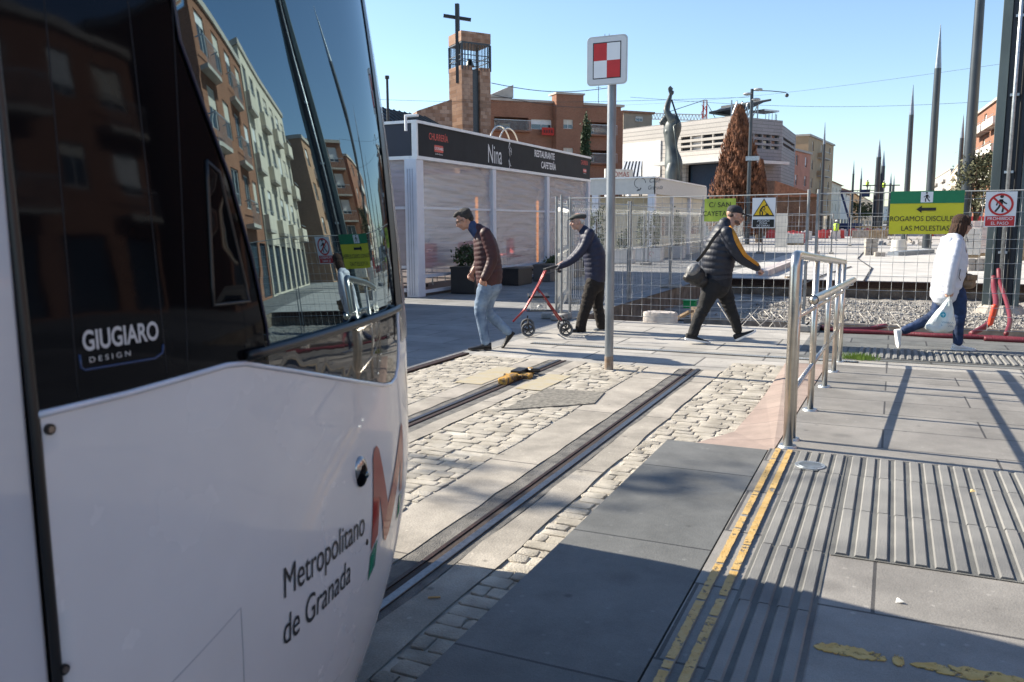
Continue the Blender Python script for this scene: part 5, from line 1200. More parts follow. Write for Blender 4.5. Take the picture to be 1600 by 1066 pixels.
# row on the right that the tram windows mirror
MR = [((12.6, 102), (12.6, 66), 12.2, brick3, 'brick and white apartment block with glazed balconies, mirrored small in the tram window', whiter, [0, 2, 4, 6, 8], whiter, 10, 3),
      ((14.0, 58.5), (14.0, 37.6), 12.6, cream, 'cream apartment block with balcony columns, mirrored in the middle of the tram window', cream, [0, 2, 4, 6], cream, 7, 3),
      ((14.0, 37.0), (14.0, 24.8), 11.4, brick, 'brick apartment block with railed balconies, mirrored largest in the tram window', brick3, [1, 3], None, 4, 3),
      ((20.5, 23), (20.5, 8), 9.4, brick, 'brick apartment block facing the platform, mirrored in the black cab panel', brick, [0, 2], None, 5, 2),
      ((20.5, 6.5), (20.5, -12), 8.2, brick, 'lower brick apartment block behind the platform, mirrored at the edge of the cab', brick, [1, 3], None, 5, 2)]
for a, b_, h, m, lab, tr, bl, sol, nb, nf in MR:
    street_building(lab, a, b_, h, 12, m, nf, nb, bal=bl, solid=sol, ww=1.5, bstep=.16)
# ------------------------------------------------------------------ cafe pavilion
t = thing('cafe_pavilion', 'white framed cafe pavilion with a dark name band and clear plastic curtains', 'pavilion', (-9.33, 15.58, 0))
FX = -9.33; Y0, Y1 = 15.58, 26.72
Fc = Face((FX, Y0), (FX, Y1)); Fl = Face((FX-7, Y0), (FX, Y0))
bandm = mat('sign_band', (.010, .011, .013), .75, vs=2, var=.25, bump=.25, bs=5, bdist=.02)
navyb = mat('sign_band_side', (.008, .012, .030), .45)
b = MB(); Fc.box(b, 0, Fc.L, 3.02, 3.72, -.12, 0); b.build('name_band', bandm, t, world=True)
b = MB(); Fl.box(b, 0, Fl.L-.13, 3.02, 3.70, -.12, -.004); b.build('side_band', navyb, t, world=True)
b = MB()
for z0, z1 in ((2.95, 3.02), (3.70, 3.76)): Fc.box(b, -.03, Fc.L+.03, z0, z1, -.14, .035); Fl.box(b, 0, Fl.L-.15, z0, z1, -.14, .03)
Fc.box(b, -.02, .03, 3.02, 3.70, -.1, .03); b.build('band_trim', white_paint, t, world=True)
b = MB(); b.box((FX-3.6, (Y0+Y1)/2, 3.60), (6.9, Fc.L-.3, .12)); b.build('roof', conc_f, t, world=True)
white_post = mat('white_aluminium', (.62, .64, .70), .35, var=.04)
for i, y in enumerate((15.66, 19.36, 23.0, 26.62)):
    b = MB(); w = .30 if i == 0 else .20; b.box((FX-w/2+.02, y+(.02 if i == 0 else 0), 1.475), (w, w, 2.95)); o = b.build('post', white_post, t, world=True, bevel=.012)
    if i == 0:
        for dx in (.06, .12, .18): 
            g = MB(); g.box((FX-w+.02+dx+.02, y-w/2+.016, 1.4), (.012, .008, 2.7)); g.build('groove', mat('post_groove', (.35, .36, .42), .5), o, world=False).matrix_parent_inverse = Matrix.Translation(-t.location)
ys_ = [15.84, 19.25, 19.47, 22.90, 23.1, 26.5]
curt = mat('plastic_curtain', (.48, .44, .47), .12, var=.12, vs=2, bump=.8, bs=3.4, bdist=.035, alpha=.55, ior=1.7, stretch=(1, .22, 6.0))
for k in range(3):
    a, c = ys_[2*k], ys_[2*k+1]
    b = MB(); b.box((FX-.06, (a+c)/2, 1.93), (.05, c-a, .05)); b.box((FX-.06, (a+c)/2, .44), (.06, c-a, .07)); b.box((FX-.06, (a+c)/2, .10), (.06, c-a, .07)); b.build('rail_bar', white_post, t, world=True)
    for z0, z1 in ((.48, 1.90), (1.96, 2.94)):
        n, m_ = 46, 26; vs = []; ph = k*3+z0
        for j in range(m_+1):
            for i in range(n+1):
                y = a+(c-a)*i/n; z = z0+(z1-z0)*j/m_; e = sin(pi*i/n)
                vs.append((FX-.07+.018*sin(z*23+ph+2*sin(y*2.3))*e*.6+.014*sin(y*9+sin(z*7)*2+ph)*(1-e)+.010*sin(z*51+y*3), y, z))
        b = MB(); b.add(vs, [(j*(n+1)+i, j*(n+1)+i+1, (j+1)*(n+1)+i+1, (j+1)*(n+1)+i) for j in range(m_) for i in range(n)]); b.build('curtain', curt, t, world=True, smooth=True)
b = MB(); Fl.box(b, 0, Fl.L-.35, .1, .18, -.1, -.04); Fl.box(b, 0, Fl.L-.35, 1.9, 1.96, -.1, -.04); Fl.box(b, 0, Fl.L-.35, .62, .68, -.1, -.04); b.build('side_rail', white_post, t, world=True)
b = MB(); Fl.box(b, 0, Fl.L-.35, .68, 2.95, -.09, -.06); b.build('side_curtain', curt, t, world=True)
b = MB(); b.box((FX-3.4, (Y0+Y1)/2, .05), (6.6, Fc.L-.2, .1)); b.build('floor', mat('cafe_floor', (.12, .10, .10), .7), t, world=True)
b = MB(); b.box((FX-6.8, (Y0+Y1)/2, .55), (.1, Fc.L-.2, 1.0)); [b.box((FX-6.8, Y0+.4+k_*2.2, 2.3), (.12, .5, 2.5)) for k_ in range(5)]; b.build('back_wall', mat('cafe_back', (.16, .12, .11), .8, c2=(.40, .32, .28), vs=.9), t, world=True)
b = MB(); b.box((FX-3.5, Y1-.1, 1.7), (6.6, .1, 3.3)); b.build('end_wall', white_paint, t, world=True)
rc_ = mat('red_chair', (.42, .03, .02), .5); wd = mat('glowing_heater', (.80, .30, .08), .6, emit=.55)
for i in range(9):
    x, y = FX-1.1-random.random()*1.6, Y0+.9+i*1.15
    q = thing('cafe_chair', 'red cafe chair seen blurred through the plastic curtain', 'chair', (x, y, .1), random.random()*6, 'red chairs behind the plastic curtain')
    b = MB(); b.box((0, 0, .45), (.42, .42, .05)); b.build('seat', rc_, q, bevel=.015)
    b = MB(); b.box((0, .20, .75), (.42, .04, .5)); b.build('backrest', rc_, q, bevel=.015)
    for sx, sy in ((-1, -1), (1, -1), (1, 1), (-1, 1)): b = MB(); b.tube([(sx*.18, sy*.18, .43), (sx*.2, sy*.2, 0)], .014, 6); b.build('leg', galv, q)
for i, y in enumerate((17.2, 20.35, 24.6)):
    q = thing('patio_heater', 'slim orange lit column behind the plastic curtain', 'heater', (FX-1.0, y, .1), 0, 'slim columns inside the cafe')
    b = MB(); b.box((0, 0, 1.1), (.06, .06, 2.2)); b.build('column', wd, q, bevel=.01); b = MB(); b.cyl((0, 0, 0), .25, .06, 20); b.build('base', black, q)
# lettering on the band
def fl_text(body, size, px, py, m, **k):
    u, z = Fc.uv(px, py); return letters(body, size, Fc.p(u, z, .004), Fc.u, (0, 0, 1), m, t, world=True, **k)
redl = mat('sign_red', (.62, .07, .05), .5); greyl = mat('sign_grey', (.72, .72, .72), .5)
def badge(px, py, k):
    u, z = Fc.uv(px, py); o = Fc.p(u, z, .003)
    flat([rrect(-.20*k, -.075*k, .20*k, .075*k, .03)], o, Fc.u, (0, 0, 1), redl, t, 'badge', .001, world=True)
    letters('CATUNAMBU', .085*k, o, Fc.u, (0, 0, 1), sign_white, t, world=True, off=.004, bold=.001, wscale=.75)
    letters('el café de Andalucía', .055*k, Fc.p(u, z-.115*k, .003), Fc.u, (0, 0, 1), greyl, t, world=True, off=.001, wscale=.75)
fl_text('CHURRERÍA', .205, 685, 216, redl, wscale=.78, bold=.002); badge(685.5, 233, 1.0)
fl_text('Nina', .66, 773, 243, greyl, wscale=.66)
fl_text('RESTAURANTE', .26, 851, 243, greyl, wscale=.88, bold=.006); fl_text('CAFETERÍA', .26, 857, 260, greyl, wscale=.88, bold=.006)
fl_text('CHURRERÍA', .20, 913, 255, redl, wscale=.62); badge(913.5, 267, .75)
u, z = Fc.uv(796, 243); o_ = Fc.p(u, z, .004)
dm = [strip([(0, .27), (.03, .20), (-.02, .08), (.03, -.02), (-.03, -.12), (.05, -.26), (.09, -.27)], .022), strip([(0, .15), (.09, .10), (.10, .02)], .018), strip([(.03, -.02), (-.05, -.14), (0, -.30), (-.04, -.33)], .02), strip([(0, .15), (-.07, .20), (-.03, .28)], .016), circle(.01, .31, .035, 14), strip([(.07, .2), (.12, .16), (.12, .08)], .014)]
flat(dm, o_, Fc.u, (0, 0, 1), greyl, t, 'dancer_drawing', .001, world=True)
# hoop arches on the pavilion roof
q = thing('roof_arch', 'shiny metal hoop arches standing on the pavilion roof', 'arch', (FX-2, 22.5, 3.66))
for dx, r in ((0, .75), (.6, .75)):
    b = MB(); c = Fc.p(*Fc.uv(838, 245), -1.2); c = Vector((FX-1.2, 22.3+dx, 3.66)); b.tube([c+Vector((0, r*cos(a), .95*r*sin(a))) for a in [pi*i/24 for i in range(25)]], .022, 8); b.build('hoop', steel, q, world=True, smooth=True)
q = thing('wall_bracket_lamp', 'small white floodlight on an arm on the pavilion roof edge', 'lamp', at(634, 193, 17))
b = MB(); b.cyl((0, 0, -.15), .03, .30, 8); b.build('stem', white_paint, q); b = MB(); b.box((.12, .03, .15), (.30, .09, .05)); b.build('head', white_paint, q, bevel=.01)

# unseen low kiosk, added behind the tram to shade the plaza
q = thing('kiosk', 'unseen long low white kiosk, added to shade the plaza on the far side of the tram', 'kiosk', (-9.45, 3, 0))
b = MB(); b.box((-11.5, 9.0, 1.35), (4.0, 10.6, 2.7)); b.build('wall', white_paint, q, world=True); b = MB(); b.box((-11.5, 9.0, 2.76), (4.2, 10.8, .1)); b.build('roof', galv, q, world=True)
for k_ in range(4):
    y_ = 5.0+2.6*k_; b = MB(); b.box((-9.47, y_, 1.55), (.06, 1.9, 1.3)); o = b.build('shutter', mat('kiosk_shutter', (.30, .31, .32), .5, .4, bump=.6, bs=1, stretch=(.1, .1, 60)), q, world=True, bevel=.01)
    b = MB(); b.box((-9.44, y_, .86), (.14, 2.0, .06)); b.build('counter', galv, q, world=True)

# ------------------------------------------------------------------ second kiosk
KC = at(1022, 300, 35.5); KL = KC+Vector((-7, 0, 0)); KR = Vector((KC.x, KC.y+11, 0))
t = thing('white_kiosk', 'low white and cream kiosk with a line drawing on its band, beyond the mesh fence', 'kiosk', (KC.x, KC.y, 0))
F1 = Face((KL.x, KL.y), (KC.x, KC.y)); F2 = Face((KC.x, KC.y), (KR.x, KR.y))
z1 = F1.uv(1021, 278)[1]; z0 = F1.uv(1021, 303)[1]
kb = mat('kiosk_band', (.56, .54, .50), .6, var=.05); kw = mat('kiosk_cream', (.60, .55, .44), .7, var=.06)
b = MB(); F1.box(b, 0, F1.L, z0, z1, -.2, 0); F2.box(b, 0.001, F2.L, z0, z1, -.2, .0); b.build('band', kb, t, world=True)
b = MB(); F1.box(b, -.05, F1.L+.06, z1, z1+.06, -10.5, .06); b.build('roof', white_paint, t, world=True)
for u in (.1, 4.2, F1.L-.28): b = MB(); F1.box(b, u, u+.30, 0, z0, -.32, -.02); b.build('post', white_post, t, world=True)
for u in (3.4, 7.0, 10.7): b = MB(); F2.box(b, u, u+.25, 0, z0, -.3, -.02); b.build('post', white_post, t, world=True)
b = MB(); F1.box(b, 0, F1.L-.3, 0, z0, -2.5, -2.4); F2.box(b, .3, F2.L, 1.9, z0, -.25, -.15); F2.box(b, .3, F2.L, 0, 1.0, -.25, -.15); b.build('cream_wall', kw, t, world=True)
b = MB(); F2.box(b, .3, F2.L, 1.0, 1.9, -.22, -.18); F1.box(b, .4, 4.2, .9, 2.2, -.22, -.18); b.build('glazing', glass_far, t, world=True)
ink = mat('kiosk_ink', (.06, .06, .06), .6)
u, z = F1.uv(1000, 288); o_ = F1.p(u, z, .004)
flat([strip([(.25*cos(a), .22*sin(a)+.05) for a in [2*pi*i/20 for i in range(15)]], .025), strip([(.05, -.15), (.0, -.24), (-.14, -.28), (-.05, -.2)], .05)], o_, F1.u, (0, 0, 1), ink, t, 'line_drawing', .001, world=True)
letters('Café', .26, F1.p(u+.62, z+.14, .004), F1.u, (0, 0, 1), ink, t, world=True, shear=.3); letters('Granada', .24, F1.p(u+.66, z-.16, .004), F1.u, (0, 0, 1), ink, t, world=True, shear=.3, wscale=.8)
t = thing('shop_banner', 'pale shop banner with dark red letters beyond the kiosk roof', 'banner', at(963, 272, 48))
Fb = Face(G2_(945, 48), G2_(988, 49)); b = MB(); Fb.box(b, 0, Fb.L, zr(280, 48), zr(266, 48), -.1, 0); b.build('board', kb, t, world=True)
u, z = Fb.uv(968, 273); letters('TOMÁS', .42, Fb.p(u, z, .004), Fb.u, (0, 0, 1), mat('maroon_ink', (.25, .02, .02), .6), t, world=True)
b = MB(); Fb.box(b, .1, .3, 0, zr(280, 48), -.2, -.02); Fb.box(b, Fb.L-.3, Fb.L-.1, 0, zr(280, 48), -.2, -.02); b.build('leg', white_post, t, world=True)
t = thing('striped_awning', 'black and white striped awning above the kiosk roof', 'awning', at(986, 265, 60))
P = [at(968, 275, 60), at(1000, 277, 60), at(1003, 256, 62), at(976, 255, 62)]; P[0].z = P[1].z = zr(277, 60); P[2].z = P[3].z = zr(254, 62)
for k in range(11):
    b = MB(); a, c = k/11, (k+1)/11; q4 = [P[0].lerp(P[1], a), P[0].lerp(P[1], c), P[3].lerp(P[2], c), P[3].lerp(P[2], a)]; b.add(q4+[p-Vector((0, 0, .08)) for p in q4], [(0, 1, 2, 3), (7, 6, 5, 4), (0, 4, 5, 1), (1, 5, 6, 2), (2, 6, 7, 3), (3, 7, 4, 0)]); b.build('stripe', black if k % 2 else white_paint, t, world=True)
b = MB(); 
for p in P: b.tube([(p.x, p.y, 0), tuple(p)], .05, 6)
b.build('frame', dark_metal, t, world=True)

# ------------------------------------------------------------------ statue
DS = 45.0
def SJ(px, py, n=0.0): return at(px, py, DS)+Vector((FW.x, FW.y, 0)).normalized()*(-n)
st = thing('statue', 'tall grey green bronze figure with arms raised, holding a long rod', 'statue', (at(1050, 300, DS).x, at(1050, 300, DS).y, 0))
s_ = DS/1300
bz = mat('bronze_patina', (.040, .046, .046), .5, .3, vs=1.2, c2=(.095, .108, .105), bump=.3, bs=6)
b = MB(); L = lambda pts, **k: limb(b, [(SJ(*p[:3]), (p[3]*s_, p[4]*s_)) for p in pts], sp=.09, side=tuple(FW), n=20, **k)
side_ = tuple(RT0)
def L2(pts): 
    Q = catmull([(SJ(p[0], p[1], p[2]), (p[3]*s_, p[4]*s_)) for p in pts], .09); b.tube([q[0] for q in Q], [(q[1]*1.12, q[2]*1.12) for q in Q], 20, side=side_, round_ends=True)
L2([(1054, 272, 0, 9, 11), (1053, 262, 0, 12, 13), (1052, 252, 0, 12, 13), (1050, 240, 0, 9.5, 10.5), (1049, 230, 0, 8.2, 9), (1049, 218, 0, 9.5, 11), (1050, 206, 0, 12, 14), (1051, 196, 0, 12, 15), (1050, 187, 0, 8.5, 13), (1046, 182, 0, 5, 6)])
L2([(1047, 306, .30, 6, 6.5), (1046, 288, .30, 7.2, 7.5), (1047, 270, .27, 8.2, 8.5), (1050, 258, .22, 7, 7.5)]); L2([(1061, 306, -.30, 6, 6.5), (1060, 288, -.30, 7.2, 7.5), (1058, 270, -.27, 8.5, 8.5), (1055, 258, -.22, 7, 7.5)])
L2([(1047, 189, .46, 5.2, 5.2), (1042, 181, .46, 4.6, 4.6), (1038.5, 174, .42, 3.9, 3.9), (1041, 165, .32, 3.7, 3.7), (1044.5, 156, .20, 2.9, 2.9), (1046, 151, .13, 2.4, 2.4)])
L2([(1054, 189, -.46, 5.2, 5.2), (1049, 180, -.46, 4.6, 4.6), (1045, 173, -.40, 3.9, 3.9), (1045, 165, -.30, 3.6, 3.6), (1047, 156, -.18, 2.9, 2.9), (1048, 151, -.12, 2.4, 2.4)])
b.ell(SJ(1037.5, 188.5), (5.6*s_, 5.6*s_, 7.2*s_), 18, 12, R=Matrix.Rotation(.6, 3, 'Y')); b.ell(SJ(1033.5, 192), (3.2*s_, 4.2*s_, 4.0*s_), 12, 8); b.ell(SJ(1030.5, 190.5), (1.4*s_, 1.2*s_, 1.5*s_), 8, 6)
b.ell(SJ(1041.5, 207, .22), (4.4*s_, 4.4*s_, 4.4*s_), 12, 8); b.ell(SJ(1041.5, 207, -.22), (4.4*s_, 4.4*s_, 4.4*s_), 12, 8); b.ell(SJ(1060, 263, 0), (6.0*s_, 9*s_, 7*s_), 14, 8)
for n, x in ((.09, 1046.5), (-.09, 1048.5)):
    b.ell(SJ(x, 146, n), (2.4*s_, 1.5*s_, 4.4*s_), 12, 8)
    for k, (dx, ln) in enumerate(((-2.6, 6.0), (-.9, 8.5), (.9, 8), (2.6, 6.0))): b.tube([SJ(x+dx*.7, 144, n), SJ(x+dx*1.1, 141-ln*.3, n), SJ(x+dx*1.1+.4, 143-ln, n)], [.95*s_, .9*s_, .65*s_], 8, round_ends=True)
    b.tube([SJ(x+1.5, 149, n), SJ(x+4.6, 145.5, n), SJ(x+5.0, 142, n)], [1.0*s_, .95*s_, .75*s_], 8, round_ends=True)
remeshed(b, 'body', bz, .035, 2, st, world=True)
b = MB(); b.ell(SJ(1040, 186), (5.2*s_, 6*s_, 6.4*s_), 14, 8); b.build('hair', bz, st, world=True, smooth=True)
b = MB(); b.tube([SJ(1048, 158, .3), SJ(1053, 178, .5), SJ(1058, 192, .6), SJ(1049, 200, .7), SJ(1052, 222, .7), SJ(1056, 250, .7), SJ(1059, 290, .7)], .045, 8); b.build('rod', mat('rod_dark', (.04, .05, .05), .4, .5), st, world=True, smooth=True)
b = MB(); p = at(1052, 300, DS); b.box((p.x, p.y, 1.5), (1.5, 1.5, 3.0)); b.build('pedestal', conc_f, st, world=True, bevel=.05)

# ------------------------------------------------------------------ masts, lamps
mast_m = mat('mast_dark_grey', (.05, .06, .07), .4, .4, vs=.6, var=.25); tip_m = mat('mast_tip', (.22, .25, .28), .35, .7)
def mast(px, top_row, label, hb=12.6, w=.5, base=None, tip=True, hh=None):
    dd = (hb-1.57)*1300/(350-top_row) if base is None else base
    p = at(px, 350, dd); m = thing('mast', label, 'mast', (p.x, p.y, 0), 0, 'pointed tramway masts'); h = hb if hh is None else hh
    b = MB(); b.tube([(0, 0, 0), (0, 0, h*.81)], [w/2, w/2*.72], 20); b.build('shaft', mast_m, m, smooth=True, auto=40)
    b = MB(); b.tube([(0, 0, h*.81), (0, 0, h)], [w/2*.72, .015], 20); b.build('tip', tip_m, m, smooth=True, auto=40)
    b = MB(); b.cyl((0, 0, 0), w*.62, .05, 20); b.build('base_plate', galv, m); return m
mast(1450, 63, 'tall pointed mast rising behind the middle of the yellow sign', base=48.5)
mast(1414, 143, 'pointed mast standing left of the taller one behind the yellow sign', base=69)
mast(1282, 201, 'slim pointed mast beside the ochre house', base=94, w=.42)
mast(1329.5, 255, 'slim pointed mast, leftmost of the far group left of the yellow sign', w=.5)
mast(1342, 265, 'thin pointed mast second from the left in the far group', w=.5)
mast(1367.5, 223, 'thick dark pointed mast in the far group left of the yellow sign', w=.85)
mast(1375, 240, 'dark pointed mast close behind the thick one', w=.8)
mast(1388, 274, 'small far pointed mast just left of the yellow sign', w=.7)
mast(1393, 278, 'farthest pointed mast touching the left edge of the yellow sign', w=.6)
mast(1494, 193, 'pointed mast just left of the big grey mast', base=88, w=.55)
big = mast(1507, 0, 'thickest round grey mast running out of the top of the view', base=42, w=.58, hh=17)
# H-section pillar at the right
pc = at(1563, 470, 17.2); pil = thing('pillar', 'huge riveted steel pillar with peeling dark paint, bundled with a thin conduit', 'pillar', (pc.x, pc.y, -.35), rotz=-.12)
peel = mat('peeling_dark_paint', (.018, .024, .035), .45, .2, vs=1.1, c2=(.30, .31, .28), thr=(.66, .675), vd=5, stretch=(1.6, 1.6, .9), bump=.2, bs=20)
b = MB(); b.box((.0275, 0, 4.6), (.36, .30, 9.2)); b.build('web', peel, pil, bevel=.01)
for sx, w, m in ((-.24, .17, mat('pillar_green_grey', (.11, .135, .13), .5, .3, vs=1.2, var=.3, stretch=(1, 1, .4))), (.27, .12, MATS['pillar_green_grey'])):
    b = MB(); b.box((sx, 0, 4.6), (w, .42, 9.2)); b.build('flange', m, pil, bevel=.008)
b = MB(); b.tube([(-.02, -.25, .0), (-.02, -.25, 9.2)], .036, 14); b.build('conduit', galv, pil, smooth=True)
for z in (1.3, 2.9, 4.4, 5.9): b = MB(); b.box((-.02, -.20, z), (.16, .12, .05)); b.build('bracket', galv, pil)
b = MB(); b.tube([(.10, -.19, z) for z in (0.5, 9)], .018, 8); b.build('cable', rubber, pil)
b = MB(); b.prism([(-.62, -.5), (.62, -.5), (.55, .5), (-.55, .5)], -.3, .02); b.tube([(0, 0, .02), (0, 0, .22)], [.52, .38], 9); o = b.build('footing', mat('rough_concrete', (.34, .31, .27), .95, vs=4, var=.25, bump=1, bs=18, bdist=.03), pil)
for sx in (-.24, .27):
    for k in range(14):
        pass
# column with spotlights
sc = at(1168, 350, 60); lc = thing('floodlight_column', 'tall grey column with three spotlights and a side camera arm beside the rust coloured conifer', 'lamp post', (sc.x, sc.y, 0))
b = MB(); b.tube([(0, 0, 0), (0, 0, zr(148, 60))], [.17, .11], 14); b.build('pole', mast_m, lc, smooth=True, auto=40)
for dx, row in ((.42, 149.5), (-.30, 155), (.30, 164)):
    b = MB(); z = zr(row, 60); b.ell((dx, 0, z), (.32, .28, .11), 14, 8); b.build('spotlight', mat('spot_grey', (.35, .36, .37), .4), lc, smooth=True)
b = MB(); z = zr(148, 60); b.tube([(0, 0, z-.1), (1.2, .5, z-.15), (2.2, 1, z-.25)], .03, 6); b.ell((2.25, 1, z-.45), (.14, .14, .14), 10, 8); b.build('camera_arm', dark_metal, lc)
b = MB(); b.box((.2, 0, zr(252, 60)), (.9, .4, .3)); b.build('junction_box', galv, lc)
p = at(608, 250, 34); lp = thing('lamp_post', 'dark slim post tip showing just beside the tram', 'lamp post', (p.x, p.y, 0)); h = zr(126, 34)
b = MB(); b.tube([(0, 0, 0), (0, 0, h)], [.07, .05], 10); b.build('pole', black, lp); b = MB(); b.cyl((0, 0, h-.05), .09, .12, 10); b.build('cap', black, lp)
# overhead wires
wire = mat('wire', (.03, .03, .035), .6)
for i, (p0, d0, p1, d1, r, lab) in enumerate((((768, 130), 79, (955, 137), 85, .035, 'sagging cable from the bell tower to the right'), ((985, 152), 60, (1600, 155), 60, .012, 'thin overhead wire crossing the sky to the big pillar'), ((300, 140), 60, (1170, 152), 60, .012, 'thin overhead wire behind the chequered sign'), ((960, 165), 120, (1600, 95), 60, .012, 'thin rising wire high across the sky on the right'), ((770, 148), 79, (968, 165), 97, .03, 'cable sagging along the roof of the brick block'))):
    a, c = at(*p0, d0), at(*p1, d1); b = MB(); b.tube([a.lerp(c, k/16)-Vector((0, 0, .6*sin(pi*k/16))) for k in range(17)], r, 5); o = b.build('overhead_wire', wire); tag(o, lab, 'wire')
# catenary arms in the far street
for i, (px, row, dd, lab) in enumerate(((1331, 298, 150, 'thin horizontal wire arm on the leftmost far mast'), (1368, 290, 112, 'thin horizontal wire arm on the thick far mast'))):
    a = at(px-20, row, dd); c = at(px+38, row-.5, dd); b = MB(); b.tube([a, c], .07, 6)
    for k in range(3): m_ = a.lerp(c, .2+.3*k); b.tube([m_, m_-Vector((0, 0, 1.2))], .04, 5)
    tag(b.build('catenary_arm', dark_metal), lab, 'arm')

# ------------------------------------------------------------------ trees and shrubs
def leaves(mb, c, r, n, size, up=.0, seed=0, gap=.35, aspect=2.2):
    rnd = random.Random(seed); cl = [Vector((rnd.uniform(-1, 1), rnd.uniform(-1, 1), rnd.uniform(-1, 1))) for _ in range(max(6, n//60))]
    cl = [v.normalized()*rnd.uniform(.35, 1) for v in cl]
    for i in range(n):
        q = rnd.choice(cl); p = Vector((rnd.gauss(q.x, gap*.5), rnd.gauss(q.y, gap*.5), rnd.gauss(q.z, gap*.5)))
        p = Vector((p.x*r[0], p.y*r[1], p.z*r[2]))+Vector(c)
        d = Vector((rnd.gauss(0, 1), rnd.gauss(0, 1), rnd.gauss(0, 1)+up)).normalized(); s = size*rnd.uniform(.6, 1.3); w = d.orthogonal().normalized(); w = Matrix.Rotation(rnd.random()*6.3, 3, d) @ w*s/aspect
        mb.add([p-d*s*.5, p+w*.5, p+d*s*.5, p-w*.5], [(0, 1, 2, 3)])
dg_ = mat('leaf_dark_green', (.018, .035, .012), .7, c2=(.055, .085, .03), vs=6); og_ = mat('leaf_olive', (.07, .075, .035), .8, c2=(.16, .16, .09), vs=3)
bark = mat('bark', (.07, .05, .035), .95, var=.3, bump=1, bs=12)
rustc = mat('conifer_rust', (.060, .024, .013), .9, c2=(.22, .088, .042), vs=2.6, thr=(.35, .62))
def conifer(px, dd, top_row, wpx, label, base_row=330, seed=1, n=5200):
    p = at(px, 350, dd); hh = zr(top_row, dd); s = dd/1300; t = thing('conifer', label, 'tree', (p.x, p.y, 0)); rnd = random.Random(seed)
    b = MB(); b.tube([(0, 0, 0), (0, 0, hh*.9)], [.28, .05], 8); b.build('trunk', bark, t)
    b = MB(); R = wpx*s/2; z0 = .6
    lob = [(rnd.random()*6.3, rnd.uniform(.15, .95), rnd.uniform(.75, 1.12)) for _ in range(60)]
    for i in range(n):
        q = rnd.random()**.8; z = z0+(hh-z0)*q; prof = (1-q)**.72*1.12*(1 if q > .12 else .82+q*1.5); a = rnd.random()*6.3
        k = 1+.09*sin(a*5+z*1.3)+.08*sin(a*9+z*4.1)+.05*sin(a*17-z*7); rr = R*prof*k*(rnd.uniform(.62, 1.10)); c = Vector((rr*cos(a), rr*sin(a), z))
        ln = rnd.uniform(.25, .62); tip = c+Vector((cos(a)*.13, sin(a)*.13, ln)); w = Vector((-sin(a), cos(a), 0))*rnd.uniform(.05, .11); o = Vector((cos(a), sin(a), .2))*rnd.uniform(.04, .10)
        m_ = c.lerp(tip, .45); b.add([c, m_-w+o*.3, m_+o, m_+w+o*.3, tip], [(0, 2, 1), (0, 3, 2), (1, 2, 4), (2, 3, 4)])
    b.build('crown', rustc, t); return t
conifer(1150, 62, 181, 80, 'big rust coloured conifer in front of the white building', n=12000)
conifer(1186, 66, 262, 24, 'smaller rust coloured conifer tucked right of the big one', seed=4, n=3600)
def shrub(label, c, r, n, size, m=dg_, up=.5, name='shrub', group=None, stem=True, seed=1):
    t = thing(name, label, 'plant', c, 0, group); b = MB(); leaves(b, (0, 0, r[2]), r, n, size, up, seed); b.build('foliage', m, t)
    if stem: b = MB(); b.tube([(0, 0, -.1), (0, 0, r[2]*1.5)], .03, 6); b.build('stem', bark, t)
    return t
def tree(label, c, h, r, n, size, m, seed=1, trunk=.14, name='tree'):
    t = thing(name, label, 'tree', c); rnd = random.Random(seed)
    b = MB(); b.tube([(0, 0, 0), (.05, .03, h*.3), (0, .1, h*.55)], [trunk, trunk*.8, trunk*.5], 9)
    for k in range(7): a = k*.9+rnd.random(); z = h*(.3+.05*k); b.tube([(0, .05, z), (cos(a)*r[0]*.4, sin(a)*r[1]*.4, z+h*.15), (cos(a)*r[0]*.75, sin(a)*r[1]*.75, z+h*.25)], [trunk*.45, trunk*.3, trunk*.1], 6)
    b.build('trunk', bark, t); b = MB(); leaves(b, (0, 0, h-r[2]), r, n, size, .2, seed); b.build('crown', m, t); return t
p = at(1522, 350, 42); tree('olive tree with a loose grey green crown behind the big mast', (p.x, p.y, 0), zr(238, 42), (1.15, 1.15, 1.55), 2600, .20, og_, 3)
p = at(1346, 350, 240); tree('small dark green tree far down the street', (p.x, p.y, 0), 8, (4, 4, 3), 900, .9, dg_, 5)
p = at(915, 250, 80); t = thing('cypress', 'slim dark cypress before the brown brick block', 'tree', (p.x, p.y, 0)); b = MB(); leaves(b, (0, 0, zr(222, 80)), (.55, .55, 3.2), 1500, .3, 2, 8, gap=.3); b.build('crown', dg_, t); b = MB(); b.cyl((0, 0, 0), .15, zr(222, 80), 8); b.build('trunk', bark, t)
tree('sparse street tree on the far side of the tram', (-14.6, 5.1, 0), 8.6, (1.5, .7, .8), 200, .18, og_, 9)
